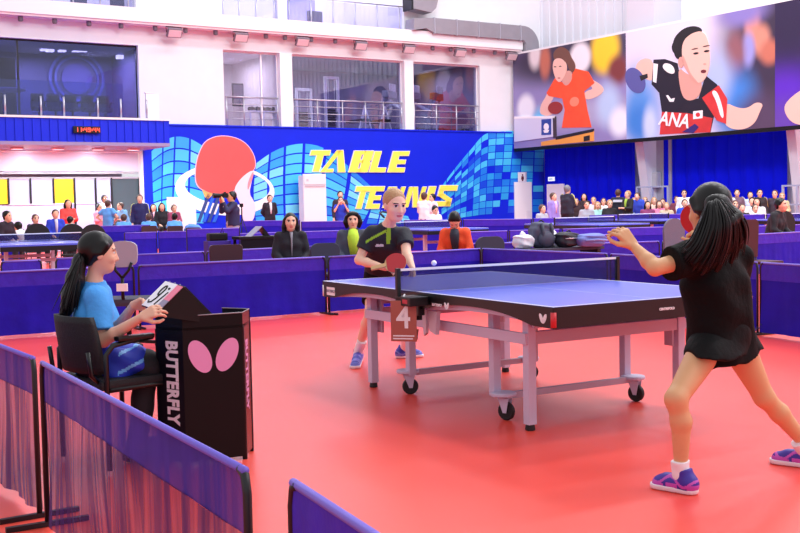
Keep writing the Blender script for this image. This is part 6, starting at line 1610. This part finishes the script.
# ------------------------------------------------------------------ the far player
def far_player():
    d = 9.0
    J = dict(head=JD(395, 205.5, 8.72), neck=JD(388, 226, 8.85), chest=JD(384.5, 243, 8.93), pelvis=JD(383, 277, 9.18), shR=JD(371, 234, 8.88), shL=JD(404.5, 235, 8.85),
             elbR=JD(359, 260, 8.85), wriR=JD(385, 268, 8.62), elbL=JD(406.5, 253, 8.72), wriL=JD(412.5, 268, 8.55), hipR=JD(374, 285, 9.18), hipL=JD(393, 285, 9.2),
             kneeR=JD(371, 312, 9.0), kneeL=JD(405, 310, 9.1))
    J['ankR'] = v3(G(358, 362, 0))+A3(0, .03, .10); J['toeR'] = v3(G(355, 369, 0)); J['ankL'] = v3(G(405, 358, 0))+A3(0, 0, .10); J['toeL'] = v3(G(422, 357, 0))
    s = .98; org = v3(G(383, 360, 0)); org[2] = 0
    r = thing('person', 'far player in a navy polo with lime trim, bent forward behind the table', 'person', org)
    fd = U(A3(.42, -.88, -.22)); J['calfdirR'] = A3(0, 1, 0); J['calfdirL'] = A3(0, 1, 0)
    hc = J['head']; hs = 1.03
    F = Field(.0058); add_body(F, J, s); P, R = add_head(F, hc, fd, hs, neck=J['neck']-A3(0, 0, .02))
    hand(F, J['wriR'], U(A3(.8, -.35, .05)), U(A3(.1, -.5, -.8)), .95, (1.1, 1.2, .8), -1, .9); hand(F, J['wriL'], U(A3(.10, -.45, -.85)), U(A3(-.8, -.3, 0)), .95, (.35, .4, .3), 1, .4)
    V, Q = F.mesh(); np_obj('body', V, Q, [SKINF, EYE, LIP, SCL], r, org, face_mi(V, Q, hc, fd, hs))
    POLO = mat('navy black polo', (24, 26, 42), .7, bump=.2, bscale=40); LIME = mat('lime trim', (150, 200, 40), .6)
    F = Field(.0075); shirt(F, J, s, .62, .020, .03, .92, False); V, Q = F.mesh(folds(.004, 30., 5.))
    fx = U(A3(.25, -.9, -.1)); side = U(np.cross(A3(0, 0, 1), fx)); cen = V[Q].mean(1)-J['neck']; a, b, zz = cen@fx, cen@side, cen[:, 2]
    mi = np.zeros(len(Q), int); mi[(a > .0) & (np.abs(b+.012) < .016) & (zz < .03) & (zz > -.145)] = 1
    mi[(a > -.02) & (b < -.03) & (np.abs(zz+.075+ (b+.10)*-.55) < .011) & (b > -.19)] = 1
    mi[(a > 0) & (np.abs(b+.075) < .03) & (np.abs(zz+.155) < .010)] = 2
    o = np_obj('polo_shirt', V, Q, [POLO, LIME, mat('white chest print', (210, 214, 230), .6)], r, org, mi)
    m = MB(); nk = J['neck']
    for q in (-1, 1):
        m.tube([nk+side*q*.062*1+fx*-.02+A3(0, 0, .028), nk+side*q*.058+fx*.045+A3(0, 0, .006), nk+side*q*.018+fx*.098+A3(0, 0, -.045)], [.014, .018, .016], 8)
    m.tube([nk+side*.06+fx*-.02+A3(0, 0, .028), nk-fx*.065+A3(0, 0, .035), nk-side*.06-fx*.02+A3(0, 0, .028)], .014, 8); m.build('collar', POLO, r)
    F = Field(.0075); trousers(F, J, s, .62, .014, .95); V, Q = F.mesh(folds(.004, 26.)); np_obj('shorts', V, Q, mat('black sports cloth', (13, 13, 17)), r, org)
    F = Field(.006); F.ell(P(-.026, 0, .036), R, hs*A3(.107, .085, .097), .01, 'u', [(P(.062, 0, .075), U(R[0]*.85-R[2]*.52)), (P(0, 0, -.06), -R[2])]); F.ell(P(-.098, 0, .075), R, hs*A3(.03, .038, .036), .012)
    V, Q = F.mesh(); np_obj('hair', V, Q, HBLD, r, org)
    SM = [mat('blue shoe', (52, 56, 176), .45), mat('pale blue shoe panel', (120, 130, 225), .45), mat('white shoe sole', (240, 232, 240), .5), mat('navy laces', (30, 34, 110), .6)]
    for q in 'LR': socked(r, org, J['ank'+q]-A3(0, 0, .03), J['knee'+q], .15, 1.); laced_shoe(r, org, J['ank'+q], J['toe'+q], 1.0, SM)
    c = JD(395.5, 263, 8.50); hp = c-A3(1, -.1, .22)
    bat('red bat held level by the far player over the table', c, U(c-hp), U(A3(-.1, -.86, .5)), 1.1, (186, 36, 44))
far_player()

# ------------------------------------------------------------------ the umpire at the desk
def umpire():
    J = dict(head=JD(100, 253.5, 5.82), neck=JD(93.5, 283, 5.84), chest=JD(93, 315, 5.84), pelvis=JD(95, 362, 5.80), shR=JD(97, 298, 5.68), shL=JD(100, 295, 6.0),
             elbR=JD(103, 341, 5.62), wriR=JD(142, 317, 5.52), elbL=JD(112, 336, 5.95), wriL=JD(133, 306, 5.72), hipR=JD(99, 368, 5.70), hipL=JD(103, 366, 5.92), kneeR=JD(147, 366, 5.75), kneeL=JD(146, 362, 6.0))
    for q, px, dd in (('R', 137, 5.75), ('L', 140, 6.0)):
        g = D(px, 420, dd); J['ank'+q] = A3(g.x, g.y, .09); J['toe'+q] = A3(g.x+.19, g.y+.06, 0)
    s = .90; p = J['pelvis']; org = A3(p[0], p[1], 0)
    r = thing('person', 'umpire with a long black ponytail in a light blue polo, seated at the black desk', 'person', org)
    fd = U(A3(.93, .35, -.12)); hs = .86
    F = Field(.0044); add_body(F, J, s); P, R = add_head(F, J['head'], fd, hs, neck=J['neck']-A3(0, 0, .02))
    hand(F, J['wriR'], JD(155, 310.5, 5.50)-J['wriR'], U(A3(-.1, .7, -.5)), .92, (.45, .7, .5), -1, .8); hand(F, J['wriL'], JD(150, 300, 5.68)-J['wriL'], U(A3(.1, -.6, -.5)), .92, (.45, .6, .5), 1, .8)
    V, Q = F.mesh(); np_obj('body', V, Q, [SKIN, EYE, LIPP, SCL], r, org, face_mi(V, Q, J['head'], fd, hs))
    SKY = mat('sky blue polo', (70, 160, 240), .75, bump=.2, bscale=45)
    F = Field(.007); shirt(F, J, s, .78, .022, .06, .93, False); V, Q = F.mesh(folds(.005, 28., 2.)); np_obj('polo_shirt', V, Q, SKY, r, org)
    nk = J['neck']; fx = U(A3(.93, .3, 0)); side = U(np.cross(A3(0, 0, 1), fx)); m = MB()
    ring = [nk+fx*.070*math.cos(a)+side*.068*math.sin(a)+A3(0, 0, .030-.034*math.cos(a)) for a in lerp(0, 2*PI, 19)[:-1]]
    m.tube(ring, .016, 8, closed=True); m.build('collar', mat('deep sky collar', (84, 172, 244), .75), r)
    m = MB(); e = J['shR']+(J['elbR']-J['shR'])*.62; 
    m.tube([e+A3(.005, -.062, .0), e+A3(.03, -.056, -.004)], .009, 6); m.build('sleeve_badge', mat('navy badge', (40, 70, 160), .6), r)
    F = Field(.008); trousers(F, J, s, 1.95, .016); V, Q = F.mesh(folds(.005, 24.)); np_obj('trousers', V, Q, mat('black trousers', (18, 17, 26), .8), r, org)
    # blue jacket laid over the lap
    F = Field(.008)
    for q, k in (('R', 0), ('L', 1)): F.cone(J['hip'+q]*.9+J['knee'+q]*.1+A3(0, 0, .035), J['hip'+q]*.3+J['knee'+q]*.7+A3(0, 0, .028), .092, .078, .06)
    F.cone(J['hipR']*.6+J['kneeR']*.4+A3(0, -.06, -.02), J['hipR']*.25+J['kneeR']*.75+A3(0, -.055, .0), .05, .04, .05)
    V, Q = F.mesh(folds(.010, 34., 4.)); 
    cen = V[Q].mean(1); mi = ((np.sin((cen[:, 0]*1.5-cen[:, 2]*3)*22) > .82) & (cen[:, 0] > J['hipR'][0]+.12)).astype(int)
    jk = np_obj('lap_jacket', V, Q, [mat('royal blue jacket', (30, 52, 190), .6), mat('pale blue piping', (110, 180, 250), .5)], r, org, mi)
    F = Field(.0055); hair_prims(F, P, R, hs, 'tied'); F.ell(P(-.028, 0, .036), R, hs*A3(.109, .087, .100), .01, 'u', [(P(.062, 0, .06), U(R[0]*.86-R[2]*.5)), (P(0, 0, -.08), -R[2])])
    V, Q = F.mesh(); np_obj('hair', V, Q, HBLK, r, org)
    t0 = JD(80, 260, 5.79)
    pony(r, org, [(80, 258, 5.78), (72, 276, 5.76), (66, 293, 5.75), (60, 312, 5.74)], [(80, 260, 5.76), (75, 279, 5.73), (70, 297, 5.72), (65, 316, 5.72)], [(82, 262, 5.80), (79, 282, 5.78), (75, 299, 5.77), (71, 312, 5.77)], t0, 90, .0042, .026, 5)
    F = Field(.005); F.cone(t0+A3(-.01, 0, -.012), t0+A3(.012, 0, .008), .036, .036, .01, 'u'); V, Q = F.mesh(); np_obj('hair_tie', V, Q, mat('dark hair tie', (40, 20, 60), .6), r, org)
    for q in 'LR':
        F = Field(.008); shoe_prims(F, J['ank'+q], J['toe'+q], .95); V, Q = F.mesh(); np_obj('shoe', V, Q, mat('dark shoe', (30, 28, 40), .5), r, org)
umpire()
# ------------------------------------------------------------------ people sitting behind the barriers
put(290, 208.5, 14.6, 'woman with long black hair in a black zipped jacket, seated behind the barrier', pose='sit', face=.1, look=.25, arms='lap', top=(28, 26, 38), hair='long', res=.011, fine=True, inner=(150, 146, 160), iw=.3, H=1.6, zbase=.0)
put(352.5, 206.5, 14.9, 'woman in a grey jacket over a lime shirt, seated behind the far player', pose='sit', face=.0, look=.1, arms='lap', top=(74, 78, 98), hair='bob', res=.011, fine=True, inner=(190, 228, 60), iw=2.2, trim=None, w=1.1, H=1.6, zbase=.0)
put(456, 215.5, 15.8, 'person in an orange red jacket with head bowed, black hair, seated behind the barrier', pose='sit', face=-.1, nod=1.0, arms='lap', lean=.35, top=(240, 84, 40), hair='short', res=.011, fine=True, inner=(40, 44, 60), iw=1.9, w=1.15, H=1.6, zbase=.0)
put(772, 192.5, 20.0, 'black-jacketed woman with tied hair looking right, seated at the right edge', pose='sit', face=1.15, look=.1, arms='lap', lean=.25, top=(26, 25, 34), hair='bun', res=.013, fine=True, w=1.15, H=1.72, zbase=.0)
# left group under the balcony
K = dict(res=.024)
LB = (96, 166, 240)
put(2, 207.5, 23.5, 'person in a dark jacket cut off by the left edge', pose='sit', face=.9, arms='lap', top=(36, 26, 44), lean=.2, **K)
put(29, 213.0, 25.0, 'person with black hair in a white shirt bending forward at the left table', pose='sit', face=-2.4, lean=.7, arms='lap', top=(240, 238, 248), w=1.2, **K)
put(35, 212, 27.5, 'person with reddish hair in a dark top, half hidden behind the white shirt', pose='sit', face=.4, arms='lap', top=(44, 34, 70), hairm=HBRN, **K)
put(55, 207, 27.0, 'boy in a blue zipped jacket seated under the yellow panel', pose='sit', face=.2, arms='lap', top=(36, 62, 200), inner=(200, 205, 235), **K)
put(67.5, 198, 29.0, 'woman in a coral red jacket with long black hair, standing behind the boy in blue', face=.3, arms='front', top=(240, 74, 70), hair='long', **K)
put(70, 211, 26.2, 'small child in a cyan and white top in front of the coral jacket', face=2.4, H=1.15, arms='front', top=(120, 214, 232), longs=False, **K)
put(104, 193.5, 33.9, 'dark-skinned man in a white shirt behind the boy in sky blue', face=.5, arms='down', top=(226, 226, 240), skin=SKIND, **K)
put(99, 203, 32.4, 'child in a pink and white top left of the boy in sky blue', face=.6, arms='front', top=(240, 160, 185), legs=(220, 120, 150), **K)
put(107.5, 198.5, 31.0, 'boy in a sky blue t-shirt with hands on hips, from behind', face=2.6, arms='hips', top=LB, longs=False, hairm=HBRN, legs=(26, 24, 36), **K)
put(125.5, 200, 32.6, 'person in a pale sky blue shirt leaning over a dark bag', face=-.9, lean=.35, arms='front', top=(130, 190, 242), longs=False, hairm=HBRN, **K)
put(139.5, 193, 31.5, 'boy in a navy tracksuit with pale yellow shoulder stripes, standing by the mural edge', face=.0, arms='down', top=(34, 32, 90), legs=(34, 32, 84), trim=(232, 240, 140), hairm=HBRN, **K)
put(153, 202, 33.6, 'woman with pale face and pinkish top, seated left of the white board', pose='sit', face=.3, arms='lap', top=(60, 40, 66), inner=(240, 170, 190), hair='long', **K)
put(161.5, 201, 32.5, 'woman in a black top seated just left of the white board', pose='sit', face=.2, arms='lap', top=(26, 24, 36), hair='long', **K)
put(173.5, 200.5, 31.6, 'child in a maroon patterned top in front of the white board', face=.4, H=1.4, arms='front', top=(150, 60, 96), hairm=HBRN, **K)
for i, (px, py) in enumerate(((122.5, 208), (147.5, 208.5), (173.5, 211))):
    put(px, py+.5, 30.6, 'child in light blue seen from behind, ' + ('left of the three', 'middle of the three', 'right of the three')[i], pose='sit', face=2.95, lean=.25, arms='lap', top=LB, longs=False, hairm=HBRN if i < 2 else HBLK, w=1.25, group='children in light blue t-shirts from behind', zbase=.0, H=1.55, **K)
r, p, yaw, H, zb = put(232, 189.5, 25.5, 'cameraman in a dark jacket raising a long lens before the painted bat', face=-1.25, arms='face', top=(40, 38, 80), legs=(176, 172, 188), hairm=HBLK, skin=SKINW, res=.018, w=1.3)
cam_ = thing('video_camera', 'black camera with a long lens held by the cameraman', 'camera', (p.x, p.y, p.z-.02), yaw)
MB().box(.12, .24, -.07, .07, -.17, -.06, .012).build('body', BLACK, cam_); MB().lathe([(.045, 0), (.05, .06), (.06, .2), (.06, .22)], Matrix.Translation((.24, 0, -.115)) @ Matrix.Rotation(PI/2, 4, 'Y'), 14).build('lens', BLACK, cam_); MB().box(.15, .2, -.03, .03, -.06, -.03, .006).build('viewfinder', BLACK, cam_)
put(269.5, 193.5, 35.5, 'man in a black and white tracksuit standing in front of the tile mural', face=.3, arms='back', top=(34, 24, 40), legs=(24, 22, 32), inner=(236, 232, 240), **K)
put(340, 189.5, 34.0, 'dark-haired person standing behind the one in blue, by the air conditioner', face=.2, arms='down', top=(50, 40, 56), **K)
put(340.5, 195.5, 33.0, 'person in royal blue holding a camera, by the white air conditioner', face=.1, arms='face', top=(30, 56, 190), longs=False, **K)
put(424, 191, 31.0, 'woman in white seen from behind under the word TENNIS', face=2.7, arms='front', top=(236, 234, 244), hairm=HBRN, hair='bun', legs=(40, 40, 60), **K)
put(432.5, 192.5, 32.0, 'person with black hair in white standing right of the woman in white', face=-1.0, arms='down', top=(228, 226, 236), legs=(40, 40, 60), **K)
put(434.5, 203.5, 30.2, 'child in a white shirt bent over a laptop under the word TENNIS', pose='sit', face=.6, nod=.4, arms='lap', top=(236, 234, 244), **K)
# right crowd in front of the curtains
struct(MB().box(-3.9, -1.3, y_r(770, -2), -3.0, 0, .18), 'floor_bleacher', mat('dark bleacher deck', (40, 36, 80), .7), HALL)
R_ = [
 (542, 202.5, 29, 'sit', .8, 'person in a grey and white top seated at the left end of the right crowd', (176, 176, 190), 'short', HBRN, {}),
 (553, 191.5, 30, 'stand', .9, 'person in a pink and blue jacket standing by the exit door', (150, 130, 214), 'short', HBRN, dict(inner=(246, 190, 220))),
 (576, 196.5, 33, 'sit', .1, 'woman in a dark top right behind the grey-haired man', (50, 26, 34), 'long', HBRN, {}),
 (584, 192.5, 34, 'stand', .0, 'dark-haired person standing behind the grey sweater', (46, 30, 40), 'long', HBLK, {}),
 (586.5, 199, 31, 'sit', .2, 'woman in a light grey sweater seated below the dark-haired person', (166, 166, 182), 'short', HBRN, {}),
 (593.5, 195.5, 33, 'sit', -.1, 'woman in a pinkish white top with fair hair in the right crowd', (240, 214, 226), 'short', HBLD, {}),
 (597.5, 199.5, 31.5, 'sit', .2, 'girl in a pale teal top in the right crowd', (170, 226, 220), 'long', HBLD, {}),
 (603.5, 196.5, 32.5, 'sit', .0, 'girl in a plain white shirt in the right crowd', (244, 242, 250), 'long', HBRN, {}),
 (609.5, 197.5, 31, 'sit', .3, 'person in a black top with fair hair beside the man with a lettered back', (34, 30, 36), 'short', HBLD, {}),
 (628, 189.5, 30.5, 'stand', -.8, 'fair-haired man in a black jacket reading a paper, right of the lettered back', (30, 30, 34), 'short', HBLD, dict(arms='front', inner=(160, 190, 70))),
 (634, 196, 35, 'sit', .3, 'person in pale blue half hidden behind the black jacket', (180, 200, 240), 'short', HBLD, {}),
 (639.5, 190.5, 32, 'stand', -.4, 'person in a bright blue jacket leaning forward below the column', (50, 80, 214), 'short', HBRN, dict(lean=.3)),
 (645, 195.5, 34, 'sit', .1, 'person in a white hooded top beside the bright blue jacket', (236, 230, 244), 'short', HBLD, {}),
 (647.5, 199, 31, 'sit', .2, 'girl in a plum top with black hair in the middle of the crowd', (140, 60, 110), 'long', HBLK, {}),
 (654, 195.5, 32.4, 'sit', .1, 'woman in a pale peach top at the foot of the column', (246, 206, 190), 'long', HBLD, {}),
 (659, 198.5, 32, 'sit', .2, 'girl in a rose pink top at the foot of the column', (236, 130, 170), 'long', HBRN, {}),
 (663, 196.5, 34, 'sit', -.2, 'person in red half hidden among the pink tops', (200, 70, 80), 'short', HBRN, {}),
 (666.5, 200.5, 31, 'sit', .0, 'child in a light tan top in front of the pink tops', (206, 186, 160), 'short', HBLD, {}),
 (676.5, 194.5, 33, 'sit', .2, 'man in a maroon top left of the bright blue shirt near the player\'s head', (120, 50, 70), 'short', HBRN, {}),
 (684, 188.5, 31.5, 'stand', .1, 'man in a white shirt standing near the left of the player\'s head', (240, 238, 246), 'short', HBLK, {}),
 (684.5, 197, 29.8, 'sit', .2, 'person in a strong blue jacket just left of the player\'s face', (30, 70, 200), 'short', HBRN, {}),
 (728, 188.5, 33, 'stand', .0, 'boy in a white shirt just right of the player\'s hair', (242, 240, 248), 'short', HBLK, {}),
 (737, 188, 34, 'stand', .1, 'boy in a grey and maroon vest, second right of the player\'s hair', (120, 90, 110), 'short', HBLK, dict(trim=(220, 225, 230))),
 (735, 198, 31, 'sit', .2, 'child in a tan jacket seated below the grey and maroon vest', (150, 120, 90), 'short', HBRN, {}),
 (742, 202, 29.8, 'sit', .2, 'child in black seated near the woman in black', (40, 36, 50), 'short', HBRN, {}),
 (750, 190.5, 34, 'stand', .2, 'pale-faced boy in a light blue top in the right crowd', (196, 206, 240), 'short', HBLK, {}),
 (752, 195, 32.8, 'sit', .0, 'girl in a white top with a dark collar among the right crowd', (240, 240, 246), 'short', HBLK, dict(inner=(60, 50, 60))),
 (757, 195.5, 32.2, 'sit', -.1, 'girl in a white and grey top next to the woman in black', (214, 216, 226), 'long', HBLK, {}),
 (759.5, 188, 33, 'stand', .2, 'boy in a dark jacket with yellow trim behind the woman in black', (44, 40, 46), 'short', HBLK, dict(trim=(226, 200, 120))),
 (755, 202.5, 30.9, 'sit', .3, 'child in a white top eating at the end of the right crowd', (236, 236, 244), 'short', HBRN, {}),
 (775, 189, 33, 'stand', -.2, 'dark-haired person behind the head of the woman in black', (60, 50, 64), 'short', HBRN, {}),
 (782, 191, 34, 'sit', .1, 'fair-haired person right behind the head of the woman in black', (200, 190, 150), 'short', HBLD, {}),
]
for (px, py, d, pose, face, lab, top, hair, hm, ex) in R_:
    k = dict(ex); d += -1.5 if px > 700 else 2.2 if 575 < px else 1.; k.setdefault('arms', 'down' if pose == 'stand' else 'lap')
    put(px, py, d, lab, pose=pose, face=face, top=top, hair=hair, hairm=hm, res=.026, **({'H': 1.5} if pose == 'sit' else {}), **k)
r, p, yaw, H, zb = put(567, 183.5, 31.5, 'grey-haired man in a black jacket with pale shoulder panels, standing', face=2.5, arms='front', top=(38, 34, 52), hairm=HGRY, trim=(210, 200, 120), res=.018, w=1.15)
r, p, yaw, H, zb = put(618, 188, 33.5, 'man in a black jacket with a white box of lettering on the back', face=3.05, arms='front', top=(26, 28, 50), hairm=HBRN, res=.018, w=1.12)
m = MB(); m.box(-.165, -.150, -.14, .14, H*.755, H*.80); m.build('back_print', mat('white back print', (206, 210, 230), .6), r)

chair_at(193, 227.5, 29.6, 'brown folding chair carrying a blue jacket, right of the light blue children', BRC, top=.82, w=.44, round_=.05, rz=NCOURT+PI, name='folding_chair', group='brown chairs of the light blue shirts')
lump('jacket', 'blue jacket thrown over a brown chair, left of the cameraman', 'jacket', 193, 224, 30.0, .46, .3, .42, mat('sky blue jacket', (96, 150, 240), .8, bump=.5, bscale=10), None, 21, fold)
# ------------------------------------------------------------------ light: hall lamps overhead, soft bounce from the white hall
w = bpy.data.worlds.new('hall'); S.world = w; w.use_nodes = True
bg = w.node_tree.nodes['Background']; bg.inputs[0].default_value = (.94, .95, 1.0, 1); bg.inputs[1].default_value = .92
def area(loc, size, power, sy=None, c=(1, .98, 1)):
    l = bpy.data.lights.new('hall light', 'AREA'); l.energy = power; l.shape = 'RECTANGLE'; l.size = size; l.size_y = sy or size; l.color = c
    o = bpy.data.objects.new('hall light', l); COL.objects.link(o); o.location = loc; return o
for hx in (-17, -10, -4):
    for hy in (-9, -17, -25, -33, -41):
        o = area(hall(hx, hy, 16.5), 3.0, 480, 1.6); o.rotation_euler = (0, 0, HA)
# added lights, no real lamps, whitening the far corner and the side wall
for hx, hy, tx_, ty_ in ((-14, -26, -12, 0), (-6, -28, -6, 0), (-16, -16, 0, -12), (-18, -24, 0, -18)):
    p = hall(hx, hy, 15); q = hall(tx_, ty_, 4.5)
    o = area(p, 3.0, 620, 2.0, (.93, 1.0, .99)); o.rotation_euler = (q-p).to_track_quat('-Z', 'Y').to_euler()
vs = S.view_settings
S.display_settings.display_device = 'sRGB'
vs.view_transform = 'Standard'; vs.look = 'None'; vs.gamma = 1; vs.exposure = -0.10; vs.use_curve_mapping = False
try:
    S.cycles.max_bounces = 8; S.cycles.transparent_max_bounces = 16; S.cycles.use_denoising = True
except Exception: pass
